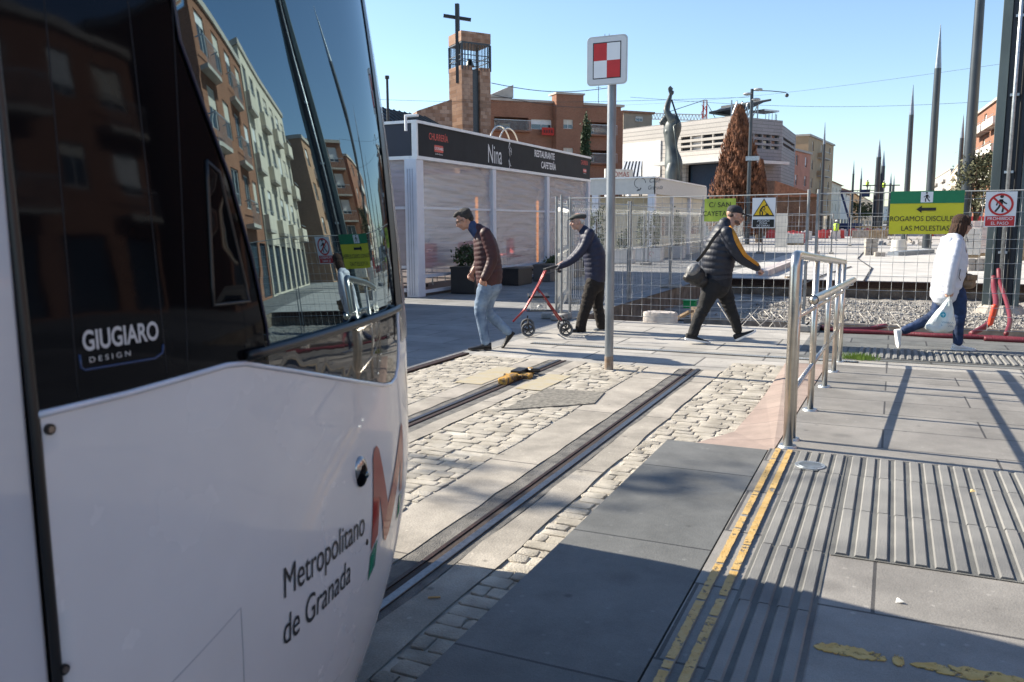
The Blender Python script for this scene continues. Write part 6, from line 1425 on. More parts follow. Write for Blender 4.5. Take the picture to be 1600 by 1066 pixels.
# dark planters along the pavilion
dpl = mat('planter_dark', (.02, .02, .022), .5); dpl2 = mat('planter_grey', (.10, .095, .095), .6)
def planter(label, c, sz, m, name='planter', rz=0): 
    t = thing(name, label, 'planter', c, rz); b = MB(); x, y, z = sz
    b.box((0, 0, z/2), (x, y, z-.02)); b.box((0, 0, z-.03), (x+.03, y+.03, .05)); b.build('pot', m, t, bevel=.01); b = MB(); b.box((0, 0, z-.002), (x-.08, y-.08, .012)); b.build('soil', dirt, t); return t
planter('square dark planter nearest the man with glasses', (-8.85, 17.0, 0), (.62, .62, .62), dpl); shrub('bushy dark green shrub in the square dark planter', (-8.85, 17.0, .58), (.34, .34, .30), 900, .085)
planter('square dark planter beside the pavilion wall, second from the left', (-8.95, 19.9, 0), (.5, .9, .45), dpl)
planter('long grey planter along the pavilion behind the walker', (-8.70, 22.3, 0), (.5, 2.6, .48), dpl2); shrub('low dark hedge filling the long grey planter', (-8.70, 22.3, .46), (.2, 1.2, .13), 1300, .08, stem=False)
planter('small dark planter at the far end of the pavilion', (-8.8, 25.0, 0), (.5, 1.6, .48), dpl); shrub('low green plants in the far small dark planter', (-8.8, 25.0, .46), (.2, .7, .20), 800, .08, stem=False)
wpl = mat('planter_white', (.62, .60, .58), .6, var=.06)
for i, (px, row, w, lab) in enumerate(((1011, 409, 1.25, 'white planter box with a faded red logo, left one before the white kiosk'), (1058, 404, .65, 'smaller white planter box right of the logo one'), (975, 412, .8, 'white planter box partly hidden behind the chequered sign pole'))):
    g_ = ground(px, row); t = planter(lab, (g_.x, g_.y, 0), (w, .5, .58), wpl)
    if i == 0: flat([strip([(.09*cos(a), .09*sin(a)) for a in [2*pi*k/14 for k in range(12)]], .03)], Vector((.25, -.252, .33)), Vector((1, 0, 0)), Vector((0, 0, 1)), mat('faded_red', (.5, .25, .25), .6), t, 'logo')
for i, (px, row, h, lab) in enumerate(((1001, 409, 1.9, 'dark clipped shrub in the left end of the logo planter'), (1024, 409, 2.3, 'taller dark clipped shrub in the right end of the logo planter'), (1058, 404, 2.15, 'dark columnar shrub in the small white planter'), (932, 416, 2.7, 'broad dark shrub by the pavilion end behind the fence'), (975, 412, 1.4, 'dark shrub just right of the chequered sign pole'))):
    g_ = ground(px, row); shrub(lab, (g_.x, g_.y, .5 if i != 3 else 0), (.26 if i != 3 else .42, .26, (h-.5)/2), 900, .12, up=1.2, seed=i)
# ------------------------------------------------------------------ excavation
def grid_mesh(name, x0, x1, y0, y1, nx, ny, f, m, kind='structure', smooth=True):
    b = MB(); b.add([(x0+(x1-x0)*i/nx, y0+(y1-y0)*j/ny, f(x0+(x1-x0)*i/nx, y0+(y1-y0)*j/ny)) for j in range(ny+1) for i in range(nx+1)],
                    [(j*(nx+1)+i, j*(nx+1)+i+1, (j+1)*(nx+1)+i+1, (j+1)*(nx+1)+i) for j in range(ny) for i in range(nx)])
    o = b.build(name, m, smooth=smooth); o['kind'] = kind; return o
from mathutils import noise
nz_ = lambda x, y, s, z=0: noise.noise(Vector((x*s, y*s, z)))
grav = mat('gravel_grey', (.16, .155, .145), .95, vs=22, c2=(.52, .49, .45), bump=1, bs=45, bdist=.04, vd=6)
def pitz(x, y):
    z = -.46+.05*nz_(x, y, .8)+.03*nz_(x, y, 3)
    if x > -3.2: z += .14*max(0, min(1, (y-17.2)/1.2))*max(0, min(1, (22.6-y)/1.4))*max(0, min(1, (x+3.2)/1.5))+.04*nz_(x, y, 5)*(1 if y > 17 else .3)
    return z
grid_mesh('excavation_floor', -4.9, 9.1, 12.9, 24.5, 150, 130, pitz, mat('pit_dirt', (.12, .11, .10), .95, vs=2.2, c2=(.36, .34, .31), bump=1, bs=30, bdist=.04, vd=9))
wallm = mat('pit_wall', (.10, .075, .055), .95, vs=4, c2=(.22, .18, .14), bump=1, bs=18, bdist=.03)
b = MB(); b.box((2.1, 12.94, -.32), (13.9, .1, .62)); b.box((-4.86, 18.7, -.32), (.1, 11.6, .62)); b.box((2.1, 24.44, -.32), (13.9, .08, .62)); b.box((9.06, 18.7, -.32), (.1, 11.6, .62)); struct(b.build('excavation_wall', wallm))
# gravel bank: countless stones
rnd = random.Random(2); b = MB()
def stone(b, c, r, rnd):
    R = Matrix.Rotation(rnd.random()*6, 3, 'Z') @ Matrix.Rotation(rnd.random()*6, 3, 'X'); s = [r*rnd.uniform(.6, 1.2) for _ in range(3)]
    vs = [Vector(c)+R @ Vector((x*s[0]*rnd.uniform(.8, 1.1), y*s[1], z*s[2]*rnd.uniform(.8, 1.1))) for x, y, z in ((1, 0, .2), (-1, .1, 0), (.1, 1, 0), (0, -1, .2), (0, 0, 1), (.1, .1, -1))]
    b.add(vs, [(0, 2, 4), (2, 1, 4), (1, 3, 4), (3, 0, 4), (2, 0, 5), (1, 2, 5), (3, 1, 5), (0, 3, 5)])
for i in range(11000):
    x, y = rnd.uniform(-3.0, 8), rnd.uniform(17.0, 22.8); z = pitz(x, y); stone(b, (x, y, z+.01), rnd.uniform(.02, .05), rnd)
for i in range(900):
    x, y = rnd.uniform(-4.7, 8), 13+abs(rnd.gauss(0, 2.2)); stone(b, (x, y, pitz(x, y)+.01), rnd.uniform(.015, .06), rnd)
tag(b.build('gravel', grav), 'grey ballast gravel heaped in the excavation behind the fence', 'gravel', kind='stuff')
edge = thing('steel_edge_beam', 'long dark rusty beam along the far edge of the excavation', 'beam', (2, 24.36, 0))
b = MB(); b.box((0, 0, -.10), (13.4, .12, .16)); b.box((0, -.05, -.015), (13.4, .24, .03)); b.build('beam', rust, edge)
t = thing('steel_rail', 'loose rusty rail lying along the bottom of the excavation', 'rail', (0, 16.3, -.33)); b = MB(); b.box((1.8, 0, 0), (11, .06, .12)); b.box((1.8, 0, .06), (11, .09, .03)); b.box((1.8, 0, -.06), (11, .14, .02)); b.build('rail', mat('light_rail', (.28, .24, .20), .6, .4, vs=6, var=.3), t)
rnd = random.Random(4)
wood = mat('old_wood', (.22, .15, .09), .85, vs=4, c2=(.38, .28, .18), bump=.5, bs=30, stretch=(1, 6, 6))
def at_pit(px, row, z): g = ground(px, row, z); return Vector((g.x, g.y, z))
for i, (x0, r0, x1, r1, lab) in enumerate(((1048, 503, 1080, 486, 'brown plank sloping out of the excavation beside the concrete block'), (1085, 505, 1085, 480, 'short plank standing on the debris left of the striding man'), (1010, 470, 1062, 455, 'plank lying along the left bank of the excavation'), (975, 478, 1010, 466, 'dark board on the left edge of the excavation'), (1205, 447, 1240, 440, 'plank on the slab edge left of the railing'))):
    a, c = at_pit(x0, r0, -.2 if i < 2 else -.3), at_pit(x1, r1, 0.05 if i < 2 else -.28)
    if i == 4: a, c = Vector((ground(x0, r0).x, 24.7, .04)), Vector((ground(x1, r1).x, 25.0, .04))
    o = MB().bar(a, c, .12, .035).build('plank', wood); tag(o, lab, 'plank')
t = thing('concrete_block', 'rough pinkish white concrete block at the edge of the paving behind the fence', 'block', (-3.35, 13.05, -.03))
b = MB(); vs = []
for z, k in ((0, 1), (.16, 1.0), (.20, .93)):
    for q in range(20): a = 2*pi*q/20; e = .45; vs.append((.27*k*math.copysign(abs(cos(a))**e, cos(a))+disp(0, .012), .15*k*math.copysign(abs(sin(a))**e, sin(a))+disp(0, .012), z+disp(0, .008)))
b.add(vs, [(i*20+k, i*20+(k+1) % 20, (i+1)*20+(k+1) % 20, (i+1)*20+k) for i in range(2) for k in range(20)]+[tuple(40+k for k in range(20))]); b.build('block', mat('block_concrete', (.46, .40, .36), .9, vs=8, c2=(.62, .58, .53), bump=.8, bs=40), t, smooth=True, auto=50)
t = thing('bucket', 'bright green plastic tub lying in the excavation left of the striding man', 'bucket', at_pit(1078, 480, -.25)); b = MB(); b.box((0, 0, .06), (.26, .2, .16)); b.box((0, 0, .145), (.30, .24, .02)); b.build('tub', mat('green_plastic', (.01, .30, .07), .5), t, bevel=.02)
# rebar starter bars
rb_m = mat('rebar_pale', (.40, .38, .35), .6, .4, var=.25, vs=8)
k = 0
for gx, base in ((1150, (-2.6, 14.6)), (1205, (-1.7, 14.4)), (1300, (-.2, 14.0))):
    for j in range(8 if gx != 1300 else 5):
        x, y = base[0]+.14*j+rnd.uniform(-.03, .03), base[1]+rnd.uniform(-.5, .5); s = rnd.choice((-1, 1)) if gx == 1150 else -1; h = rnd.uniform(.45, .75)
        o = MB().tube([(0, 0, 0), (s*.02, 0, h*.4), (s*.10, 0, h*.75), (s*.24, .02, h)] if gx != 1150 else [(0, 0, 0), (s*.25, .1, h*.5), (s*.5, .2, h*.95)], .008, 6).build('rebar', rb_m, smooth=True); o.location = (x, y, pitz(x, y)-.02); k += 1
        tag(o, ('bent pale reinforcing bar sticking up among others right behind the striding man' if gx != 1150 else 'slanting reinforcing bar among the loose ones behind the striding man') if gx != 1300 else 'bent reinforcing bar behind the near railing posts', 'rebar', 'bars behind the man' if gx == 1205 else 'loose slanting bars' if gx == 1150 else 'bars behind the railing')
# pipe trench debris: flat strips
for i in range(14):
    x, y = rnd.uniform(-4.4, -.6), rnd.uniform(13.5, 17.5); o = MB().box((0, 0, 0), (rnd.uniform(.3, .9), rnd.uniform(.05, .16), .03), rz=rnd.uniform(-.5, .8)).build('debris_board', rnd.choice((wood, conc_f, MATS['zinc_dark']))); o.location = (x, y, pitz(x, y)+.04); tag(o, 'scrap board lying in the excavation between the sign pole and the railing', 'board', 'scrap boards in the excavation')
# red conduit hoses
hose = mat('red_hose', (.12, .010, .018), .5, vs=5, c2=(.18, .022, .034), bump=.6, bs=1, stretch=(140, 1, 1), bdist=.01)
def hosey(label, pts, r=.034, m=hose, grp=None):
    Q = catmull([(Vector(p), r) for p in pts], .05); b = MB(); b.tube([q[0] for q in Q], r, 12, round_ends=False); o = b.build('conduit_hose', m, smooth=True); return tag(o, label, 'hose', grp)
hosey('thick dark red hose running along the whole fence foot on the right', [(-.65, 12.62, .035), (.0, 12.70, .035), (.6, 12.62, .035), (1.2, 12.66, .035), (1.9, 12.60, .035), (3.2, 12.7, .035)])
hosey('dark red hose lying over the longest one, bending back at its left end', [(-.95, 13.02, .04), (-.75, 12.72, .05), (-.3, 12.80, .06), (-.05, 12.98, .10), (-.2, 13.2, .04)])
hosey('dark red hose lying close behind the first at the right edge', [(1.15, 12.52, .035), (1.6, 12.50, .035), (2.3, 12.52, .035), (3.2, 12.45, .035)])
pb_ = Vector((pc.x, pc.y, 0))
h1, h2 = at(1552, 437, 15.2), at(1560, 425, 15.3)
hosey('dark red hose rising against the foot of the pillar, left one of the pair', [at(1518, 522, 12.9), at(1545, 505, 13.3), at(1556, 478, 14.3), at(1553, 450, 15), h1+Vector((0, 0, .05))], .046, grp=None)
hosey('dark red hose rising against the foot of the pillar, right one of the pair', [at(1572, 522, 12.95), at(1578, 500, 13.6), at(1572, 470, 14.4), at(1562, 440, 15.1), h2+Vector((0, 0, .05))], .036)
o = MB().tube([(0, 0, 0), (.04, 0, .26)], .042, 14, round_ends=True).build('hose_end', mat('orange_red_plastic', (.62, .07, .03), .4), smooth=True); o.location = at(1546, 522, 13.0); o.location.z = -.0; tag(o, 'short orange red tube end standing between the hoses at the pillar foot', 'tube')

# ------------------------------------------------------------------ mesh fences
wirem = mat('fence_wire', (.42, .43, .42), .5, .25, var=.15); postm = mat('fence_post', (.30, .31, .31), .5, .7, vs=8, var=.25)
def fence_panel(label, a, c, h=2.0, nx=None, zs=None, r=.0030, pitch=.15, post=.022, bend=False, grp='mesh fence panels', z0=.0, curvy=False, feet=True):
    a, c = Vector((a[0], a[1], z0)), Vector((c[0], c[1], z0)); d = c-a; L = d.length; d.normalize(); nn = Vector((d.y, -d.x, 0))
    t = thing('fence_panel', label, 'fence', a, 0, grp); rnd = random.Random(int(a.x*10)+int(c.y*7))
    for p, nm in ((a, 0), (c, 1)):
        b = MB(); q = p+(d*.03 if nm == 0 else -d*.03); b.cyl(q, post, h+.04, 10); b.build('post', postm, t, world=True, smooth=True, auto=40)
        if feet: b = MB(); b.box(q+Vector((0, 0, .055)), (.50, .20, .10), rz=math.atan2(d.y, d.x)+pi/2); b.build('foot', mat('fence_foot', (.30, .29, .27), .95, vs=8, var=.2, bump=.6, bs=40), t, world=True, bevel=.02)
    b = MB(); n = int(L/pitch)
    off = lambda z: nn*((.035 if abs(z-h*.93) < .04 or abs(z-h*.13) < .04 or abs(z-h*.55) < .03 else 0)) if bend else Vector((0, 0, 0))
    for i in range(1, n):
        p = a+d*(L*i/n)+d*rnd.uniform(-.008, .008); zz = [.10, h*.13, h*.16, h*.52, h*.55, h*.58, h*.90, h*.93, h*.96, h-.02] if bend else [.10, h-.02]
        b.tube([p+Vector((0, 0, z))+off(z)+(d*.006*sin(z*5+i) if curvy else Vector((0, 0, 0))) for z in zz], r, 4, side=d)
    for z in (zs or ([h*.05, h*.13, h*.3, h*.48, h*.52, h*.7, h*.88, h*.95, h-.02])):
        sag = rnd.uniform(.004, .016); b.tube([a+d*(L*k/8)+Vector((0, 0, z-sag*sin(pi*k/8))) for k in range(9)], r*1.1 if z < h-.05 else r*2.4, 4)
    b.build('wire_mesh', wirem, t, world=True); return t
ZS = [.12, .30, .42, .62, .82, 1.02, 1.22, 1.34, 1.52, 1.70, 1.88, 1.98]
FY = 12.80
fence_panel('mesh fence panel behind the striding man, with the street name and danger signs', (-4.98, FY), (-1.12, FY), nx=20, zs=ZS)
fence_panel('mesh fence panel behind the railing and the woman, carrying the big yellow sign', (-1.05, FY+.02), (2.40, FY+.02), zs=ZS)
fence_panel('mesh fence panel leaving the view at the right edge', (2.46, FY), (5.9, FY), zs=ZS)
for i, (a, c, lab) in enumerate((((-5.06, 12.85), (-5.9, 15.6), 'dense mesh panel turning away from the corner post beside the old man'), ((-5.95, 15.7), (-7.0, 18.9), 'dense mesh panel leading away behind the old man'),)):
    fence_panel(lab, a, c, h=1.98, pitch=.075, bend=True, zs=[.1, .26, .55, 1.08, 1.14, 1.5, 1.82, 1.94])
yy = 13.1
labs = ['open mesh panel along the left bank of the excavation, nearest the corner', 'open mesh panel along the left bank, second one away', 'open mesh panel along the left bank, third one away', 'open mesh panel along the left bank, fourth one away', 'mesh panel beyond the far left corner of the excavation']
for i in range(5):
    fence_panel(labs[i], (-4.92, yy), (-4.92, yy+3.4), h=1.98, pitch=.10, bend=True, zs=[.1, .26, .8, 1.08, 1.4, 1.82, 1.94], r=.0035, grp='mesh panels along the left bank', feet=(i > 1)); yy += 3.5
for i, (x0, x1, y, lab) in enumerate(((-12.0, -8.6, 31.0, 'mesh panel before the white kiosk planters, left one'), (-8.5, -5.1, 31.0, 'mesh panel before the white kiosk planters, right one'), (-6.2, -2.8, 44.5, 'mesh panel on the far side of the slabs behind the worker sign'), (-9.7, -6.3, 44.5, 'mesh panel on the far side of the slabs behind the striding man'), (-2.7, .7, 60.0, 'far mesh panel before the barriers, left of the yellow sign'))):
    fence_panel(lab, (x0, y), (x1, y), h=2.0, pitch=.16, r=.006, zs=[.1, .6, 1.1, 1.6, 1.95], grp='far mesh panels', post=.035)

# ------------------------------------------------------------------ signs on the fence
def on_fence(px, row, y=FY-.03):
    d = FW+RT*((px-800)/1300)-UP*((row-533)/1300); return Vector((0, 0, H))+d*(y/d.y)
def board(label, x0, r0, x1, r1, m, name='sign', cat='sign', th=.004, wavy=0.0, y=FY-.03):
    p, q = on_fence(x0, r0, y), on_fence(x1, r1, y); c = (p+q)/2; c.y = y; t = thing(name, label, cat, c); w, h = abs(q.x-p.x)/2, abs(p.z-q.z)/2
    n = 40; b = MB(); vs = []
    mm = 14
    for j in range(mm+1):
        for i in range(n+1):
            x, z = -w+2*w*i/n, -h+2*h*j/mm; vs.append((x, wavy*(sin(x*17+z*5)+.6*sin(z*14+x*6+1))*.5, z))
    k = len(vs); vs += [(a, b_+th, c_) for a, b_, c_ in vs]
    fs = [(j*(n+1)+i, j*(n+1)+i+1, (j+1)*(n+1)+i+1, (j+1)*(n+1)+i) for j in range(mm) for i in range(n)]; fs += [tuple(v+k for v in f[::-1]) for f in fs]
    b.add(vs, fs); b.build('board', m, t, smooth=True); return t, w, h
X_, Z_ = Vector((1, 0, 0)), Vector((0, 0, 1))
green = mat('sign_green', (.005, .20, .075), .4, var=.06); yel = mat('sign_yellow', (.68, .62, .02), .4, var=.05, vs=2); yg = mat('sign_yellow_green', (.42, .52, .06), .5, var=.07, vs=3)
def person_icon(k=1.0, flip=1):
    P = [strip([(0, .16), (.0, .02)], .10), strip([(.0, .04), (.07*flip, -.10), (.05*flip, -.24)], .055), strip([(.0, .04), (-.06*flip, -.10), (-.15*flip, -.22)], .055), strip([(0, .15), (.10*flip, .05), (.16*flip, .02)], .04), strip([(0, .15), (-.10*flip, .06), (-.12*flip, -.03)], .04), circle(.015*flip, .25, .052, 16)]
    return [[(x*k, y*k) for x, y in p] for p in P]
sh_ = lambda P, dx, dz: [[(x+dx, y+dz) for x, y in p] for p in P]
# big yellow sign
t, w, h = board('big yellow and green sign asking pardon for the works, tied to the fence', 1392, 299.5, 1503, 366, yel, wavy=.004)
O = Vector((0, -.006, 0)); gz = h-(2*h)*.285
flat([[(-w, gz), (w, gz), (w, h), (-w, h)]], O, X_, Z_, green, t, 'green_band', .003)
flat([rrect(-.075, h-.155, .075, h-.012, .006)], O, X_, Z_, sign_white, t, 'pictogram_panel', .005)
flat(sh_(person_icon(.24, -1), 0, h-.088), O, X_, Z_, sign_black, t, 'walking_pictogram', .007)
az = .045; flat([[(-.12, az), (-.055, az+.048), (-.055, az+.020), (.12, az+.020), (.12, az-.020), (-.055, az-.020), (-.055, az-.048)]], O, X_, Z_, sign_black, t, 'arrow', .005)
letters('ROGAMOS DISCULPEN', .098, Vector((.0, -.006, -.085)), X_, Z_, sign_black, t, off=.005, bold=0, wscale=.88); letters('LAS MOLESTIAS', .098, Vector((.0, -.006, -.215)), X_, Z_, sign_black, t, off=.005, bold=0, wscale=.88)
# no entry sign
t, w, h = board('white no pedestrians sign with a red panel, fixed before the pillar', 1541, 300, 1586, 354.5, sign_white, y=FY-.045)
cz = .062; R_ = .145; redp = mat('sign_red_panel', (.52, .02, .025), .4)
flat(sh_(person_icon(.42), 0, cz), Vector((0, -.003, 0)), X_, Z_, sign_black, t, 'walking_pictogram', .001)
ring_ = [(R_*cos(a), cz+R_*sin(a)) for a in [2*pi*k/40 for k in range(41)]]+[((R_-.026)*cos(a), cz+(R_-.026)*sin(a)) for a in [2*pi*k/40 for k in range(40, -1, -1)]]
b = MB(); n = 40
for k in range(n):
    a0_, a1_ = 2*pi*k/n, 2*pi*(k+1)/n; b.vprism([(R_*cos(a0_), cz+R_*sin(a0_)), (R_*cos(a1_), cz+R_*sin(a1_)), ((R_-.026)*cos(a1_), cz+(R_-.026)*sin(a1_)), ((R_-.026)*cos(a0_), cz+(R_-.026)*sin(a0_))], Vector((0, -.006, 0)), X_, Z_, .001)
b.vprism(strip([(-.095, cz+.095), (.095, cz-.095)], .024), Vector((0, -.0065, 0)), X_, Z_, .001); b.build('red_ring', red_paint, t)
flat([[(-w+.012, -h+.012), (w-.012, -h+.012), (w-.012, -h+.14), (-w+.012, -h+.14)]], Vector((0, -.003, 0)), X_, Z_, redp, t, 'red_panel', .001)
letters('PROHIBIDO', .058, Vector((0, -.005, -h+.106)), X_, Z_, sign_white, t, off=.001, bold=0, wscale=.95); letters('EL PASO', .058, Vector((0, -.005, -h+.045)), X_, Z_, sign_white, t, off=.001, bold=0, wscale=.95)
# danger, works
t, w, h = board('white danger sign with a yellow triangle of a digging worker', 1176, 309.5, 1210.5, 356.5, sign_white, wavy=.002)
bk = lambda s: [(-.155*s, -.095*s), (.155*s, -.095*s), (0, .165*s)]
flat([[(x, z+.045) for x, z in bk(1.0)]], Vector((0, -.005, 0)), X_, Z_, sign_black, t, 'triangle_border', .001)
flat([[(x, z+.050) for x, z in bk(.84)]], Vector((0, -.0065, 0)), X_, Z_, mat('triangle_yellow', (.80, .50, .01), .4), t, 'triangle', .001)
wk = [strip([(-.045, .005), (-.015, .05), (.015, .06)], .024), strip([(-.045, .01), (-.055, -.03), (-.05, -.075)], .018), strip([(-.04, .0), (-.015, -.03), (-.02, -.075)], .018), strip([(.01, .055), (.02, .02), (.0, .0)], .012), strip([(-.02, .02), (.05, -.05)], .007), circle(.035, .075, .015, 12), [(.02, -.075), (.09, -.075), (.06, -.045), (.045, -.045)]]
flat(sh_([[(x*.95, y*.95) for x, y in p] for p in wk], 0, .04), Vector((0, -.008, 0)), X_, Z_, sign_black, t, 'digging_pictogram', .001)
flat([[(-w+.012, -h+.012), (w-.012, -h+.012), (w-.012, -h+.125), (-w+.012, -h+.125)]], Vector((0, -.004, 0)), X_, Z_, sign_black, t, 'black_panel', .001)
for i, s_t in enumerate(('¡PELIGRO!', 'ZONA', 'DE OBRAS')): letters(s_t, .040, Vector((0, -.006, -h+.105-.036*i)), X_, Z_, sign_white, t, off=.001, bold=0)
# street name sheet
t, w, h = board('yellow green paper sign with a street name behind the man in the cap', 1101, 311, 1149, 346, yg, wavy=.010)
letters('C/ SAN', .105, Vector((.0, -.014, .075)), X_, Z_, sign_black, t, off=.003, bold=0); letters('CAYETANO', .105, Vector((.0, -.014, -.055)), X_, Z_, sign_black, t, off=.003, bold=0, wscale=.9)
# far signs at the right edge
p = at(1594, 336, 40); t = thing('roundabout_sign', 'round blue sign with white arrows at the right edge of the view', 'sign', (p.x, p.y, 0)); q = Vector((0, -.05, p.z)); hz_ = Vector((cos(YAW), sin(YAW), 0)); flat([circle(0, 0, .36, 28)], q, hz_, Z_, mat('sign_blue', (.01, .05, .28), .4), t, 'disc', .0, .02)
flat([strip([(.22*cos(a), .22*sin(a)) for a in [a0_+2*pi*k/12*.22 for k in range(12)]], .06) for a0_ in (0, 2.1, 4.2)], q, hz_, Z_, sign_white, t, 'arrows', .01); b = MB(); b.cyl((0, 0, 0), .04, p.z+.3, 8); b.build('pole', galv, t)
p = at(1592, 318, 64); t = thing('shop_sign', 'teal shop fascia with pale letters at the right edge', 'sign', p); flat([[(-.8, -.42), (3, -.42), (3, .42), (-.8, .42)]], Vector((0, 0, 0)), hz_, Z_, mat('teal', (.0, .12, .13), .5), t, 'board', 0, .06)
letters('jamaica', .75, Vector((-.65, 0, 0)), hz_, Z_, sign_white, t, off=.02, align='LEFT')

# ------------------------------------------------------------------ site things far back
hv = mat('hi_vis_yellow', (.50, .75, .04), .6); redb = mat('barrier_red', (.50, .05, .05), .5, var=.15); wbar = mat('barrier_white', (.62, .58, .56), .5, var=.1)
def barrier(label, x, y, rz, m, g='plastic site barriers'):
    t = thing('site_barrier', label, 'barrier', (x, y, 0), rz, g); b = MB(); b.vprism([(-.5, 0), (.5, 0), (.5, .12), (.44, .3), (.44, .8), (-.44, .8), (-.44, .3), (-.5, .12)], (0, -.17, 0), X_, Z_, .34); b.box((0, 0, .84), (.3, .16, .08)); b.build('shell', m, t, bevel=.03); return t
k = 0
for px, row, n, dd in ((1287, 374, 2, 82), (1312, 373, 1, 82), (1340, 366, 3, 100), (1240, 377, 2, 75), (1540, 372, 3, 75), (1420, 362, 5, 110), (1205, 372, 2, 85), (1452, 366, 4, 92), (1300, 368, 3, 95), (1500, 380, 2, 66), (1225, 380, 2, 64)):
    g_ = at(px, 350, dd)
    for i in range(n):
        red_ = (k % 2 == 0); barrier('red plastic barrier in the far barrier lines of the site' if red_ else 'white plastic barrier in the far barrier lines of the site', g_.x+i*1.15*cos(.3), g_.y+i*1.15*sin(.3), .3, redb if red_ else wbar, 'far red barriers' if red_ else 'far white barriers'); k += 1
def far_worker(label, px, row, dd, top='vest', z=0.0):
    g_ = at(px, 350, dd); t = thing('person', label, 'person', (g_.x, g_.y, z)); b = MB()
    b.tube([(0, 0, .8), (0, 0, 1.1), (0, 0, 1.42), (0, 0, 1.5)], [(.14, .17), (.13, .17), (.12, .21), (.06, .07)], 12, side=(0, 1, 0)); b.ell((0, 0, 1.64), (.10, .085, .12), 12, 8); b.tube([(0, 0, 1.45), (0, 0, 1.6)], .055, 8)
    for s in (-1, 1):
        b.tube([(0, s*.21, 1.42), (.02, s*.25, 1.15), (.10, s*.2, .92)], [.055, .045, .035], 8, round_ends=True); b.tube([(0, s*.09, .85), (.03, s*.1, .45), (0, s*.11, .04)], [.09, .065, .05], 8); b.tube([(0, s*.11, .04), (.16, s*.11, .03)], .04, 8, round_ends=True); b.ell((.12, s*.19, .86), (.035, .02, .05), 8, 6)
    remeshed(b, 'body', mat('work_clothes', (.10, .10, .12), .8), .03, 1, t); b = MB(); b.tube([(0, 0, .85), (0, 0, 1.1), (0, 0, 1.42), (0, 0, 1.49)], [(.165, .20), (.155, .20), (.145, .24), (.08, .10)], 14, side=(0, 1, 0)); b.build('vest', hv, t, smooth=True)
    b = MB(); b.ell((0, 0, 1.70), (.125, .105, .09), 12, 8); b.build('helmet', sign_white if top == 'vest' else hv, t, smooth=True); return t
far_worker('site worker in a yellow vest standing by the red barriers', 1307, 372, 72)
far_worker('tiny worker in yellow up on the lift platform, left one', 1352, 0, 118, z=1.57+46/1300*118); far_worker('tiny worker in yellow up on the far platform, right one', 1378, 0, 118, z=1.57+44/1300*118)
blue = mat('lift_blue', (.015, .035, .12), .5)
t = thing('boom_lift', 'dark blue boom lift raised among the far masts', 'lift', at(1325, 350, 118)); t.location.z = 0
b = MB(); p, q, r_ = at(1330, 340, 118), at(1314, 300, 118), at(1352, 302, 118); b.bar((p.x, p.y, 1.2), q, .28, .28); b.bar(q, r_, .22, .22); b.build('boom', blue, t, world=True)
b = MB(); b.box((r_.x, r_.y, r_.z+.0), (1.2, .8, 1.0)); b.build('basket', blue, t, world=True, bevel=.05); b = MB(); b.box((p.x, p.y, .9), (3, 1.8, 1.1)); b.build('chassis', blue, t, world=True, bevel=.1)
for sx in (-1, 1): b = MB(); b.tube([(p.x+sx, p.y-.9, .45), (p.x+sx, p.y-.6, .45)], .45, 16); b.build('wheel', rubber, t, world=True)
pal = mat('pallet_wood', (.32, .24, .15), .85, vs=3, var=.3); brk = mat('stacked_blocks', (.36, .33, .29), .9, vs=4, var=.25, bump=.6, bs=12); pkb = mat('pinkish_bags', (.55, .42, .38), .8, vs=2, c2=(.70, .66, .62)); shrink = mat('shrink_wrap', (.62, .60, .55), .4, vs=1.5, var=.1)
def stack(label, px, row, w, h, m, rz=0, grp=None, d=.9, rows=4):
    g_ = ground(px, row); t = thing('pallet_stack', label, 'pallet', (g_.x, g_.y, .004), rz, grp); b = MB()
    for k in (-.42, 0, .42): b.box((0, k*d, .05), (w, .1*d, .10))
    for k in range(7): b.box((-w/2+w*(k+.5)/7, 0, .115), (w/9, d, .022))
    b.build('pallet', pal, t); b = MB(); rr = random.Random(px); zz = (h-.13)/rows; nx = max(2, int(w/.3))
    for j in range(rows):
        for i in range(nx): b.box((-w/2+w*(i+.5)/nx+rr.uniform(-.01, .01), rr.uniform(-.02, .02), .13+zz*(j+.5)), (w/nx-.012, d*.95, zz-.008))
    b.build('load', m, t, bevel=.012); return t
for a in ((1347, 372, 1.9, .75, brk, 'low pallet of blocks left of the yellow sign, nearest the barriers'), (1372, 373, 1.7, .8, pal, 'wooden pallet pile under the lower left corner of the yellow sign'), (1391, 368, 1.2, .8, pkb, 'pale pallet load touching the yellow sign corner'),
          (1530, 400, 1.4, 1.6, pkb, 'tall pinkish pallet load behind the pillar, left one'), (1523, 377, 2.2, 2.0, redb, 'red and white pallet load behind the woman'), (1512, 403, .9, 1.3, shrink, 'white wrapped pallet load just right of the woman'),
          (1600, 392, 1.5, 2.3, shrink, 'big cream wrapped pallet load right of the pillar'), (1592, 407, 1.9, .8, pal, 'pile of wooden pallets at the right edge'), (1240, 383, 1.3, .8, shrink, 'pale wrapped load right of the conifers')):
    stack(a[5], *a[:5])
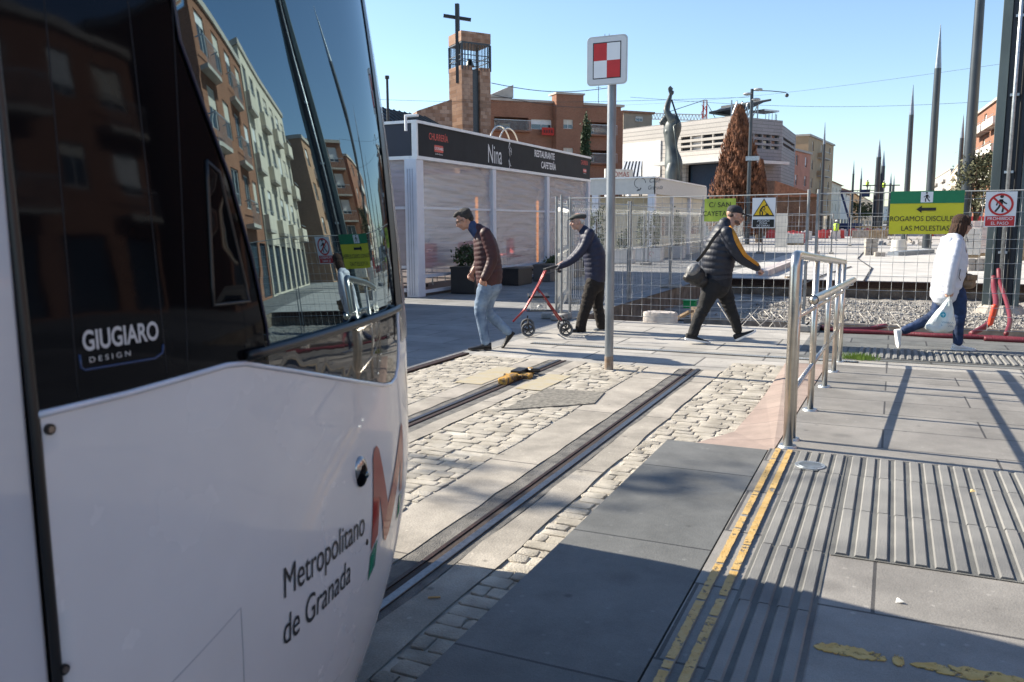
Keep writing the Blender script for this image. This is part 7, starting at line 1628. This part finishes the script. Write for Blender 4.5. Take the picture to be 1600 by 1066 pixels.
for i, (px, row, w_, d_, h_, m, lab) in enumerate(((1360, 399, .55, .55, .85, brk, 'grey stacked kerb blocks standing on the slab left of the yellow sign'), (1374, 401, .45, .4, .25, brk, 'small grey block beside the stacked kerb blocks'), (1520, 423, .45, .5, .42, brk, 'grey block stack on the slab right of the woman, left one'), (1540, 423, .5, .5, .45, brk, 'grey block stack on the slab right of the woman, right one'))):
    g_ = ground(px, row); t = thing('block_stack', lab, 'blocks', (g_.x, g_.y, .006), .2); b = MB()
    for j in range(max(1, int(h_/.2))):
        for s in (-1, 1): b.box((s*w_/4, 0, .1+j*.2), (w_/2-.015, d_, .19), rz=disp(0, .05))
    b.build('blocks', m, t, bevel=.012)
g_ = ground(1404, 393); t = thing('concrete_cylinder', 'short pale concrete cylinder standing on the slab under the yellow sign', 'cylinder', (g_.x, g_.y, .006)); b = MB(); b.tube([(0, 0, 0), (0, 0, .62)], [.42, .36], 24); b.build('cylinder', shrink, t, smooth=True, auto=40)
for i in range(16):
    px, row = 1378+i*5.2+rnd.uniform(-3, 3), 380+rnd.uniform(-6, 5); g_ = ground(px, row); b = MB(); stone(b, (0, 0, .1), rnd.uniform(.12, .3), rnd); o = b.build('rubble_stone', brk); o.location = (g_.x, g_.y, 0); tag(o, 'lump of rubble in the pile below the yellow sign', 'rubble', 'rubble below the yellow sign')
a, c = ground(1395, 400), ground(1452, 396); o = MB().bar((a.x, a.y, .10), (c.x, c.y, .10), .5, .2).build('kerb_strip', mat('blue_grey_kerb', (.22, .25, .29), .8)); tag(o, 'blue grey strip of kerb stones on the slab below the yellow sign', 'kerb')
a, c = ground(1190, 432), ground(1275, 398); o = MB().bar((a.x, a.y, .09), (c.x, c.y, .09), .35, .18).build('kerb_edge', mat('pinkish_kerb', (.48, .43, .42), .8, vs=3, var=.15)); tag(o, 'long pinkish kerb beam crossing the slabs behind the striding man', 'kerb')
for i, pts in enumerate(([(1350, 440), (1362, 420), (1340, 405), (1352, 392)], [(1252, 447), (1290, 430), (1330, 418)])):
    o = MB().tube([Vector((ground(*p).x, ground(*p).y, .03)) for p in pts], .02, 6).build('site_cable', wire); tag(o, ('thin black cable snaking over the white slab left of the yellow sign', 'thin black cable lying across the slab just right of the railing top')[i], 'cable')
g_ = ground(1148, 348+60); far_p = None
for i, (x, lab) in enumerate(((1352, 'yellow railing of the far works, left piece'), (1378, 'yellow railing of the far works, right piece'))):
    g_ = at(x, 350, 95); t = thing('site_railing', lab, 'railing', (g_.x, g_.y, 0), .4, 'yellow site railings'); b = MB()
    for z in (.6, 1.05): b.tube([(-1.1, 0, z), (1.1, 0, z)], .05, 6)
    for k in range(5): b.tube([(-1.1+.55*k, 0, 0), (-1.1+.55*k, 0, 1.05)], .04, 6)
    b.build('bars', mat('railing_yellow', (.60, .38, .03), .5), t)
g_ = at(1190, 350, 52); t = thing('leaning_board', 'pale leaning panel beside the danger sign', 'panel', (g_.x, g_.y, 0)); b = MB(); b.box((1.2, 0, 1.1), (.7, .05, 2.1), R=Matrix.Rotation(.2, 3, 'X')); b.build('sheet', shrink, t)
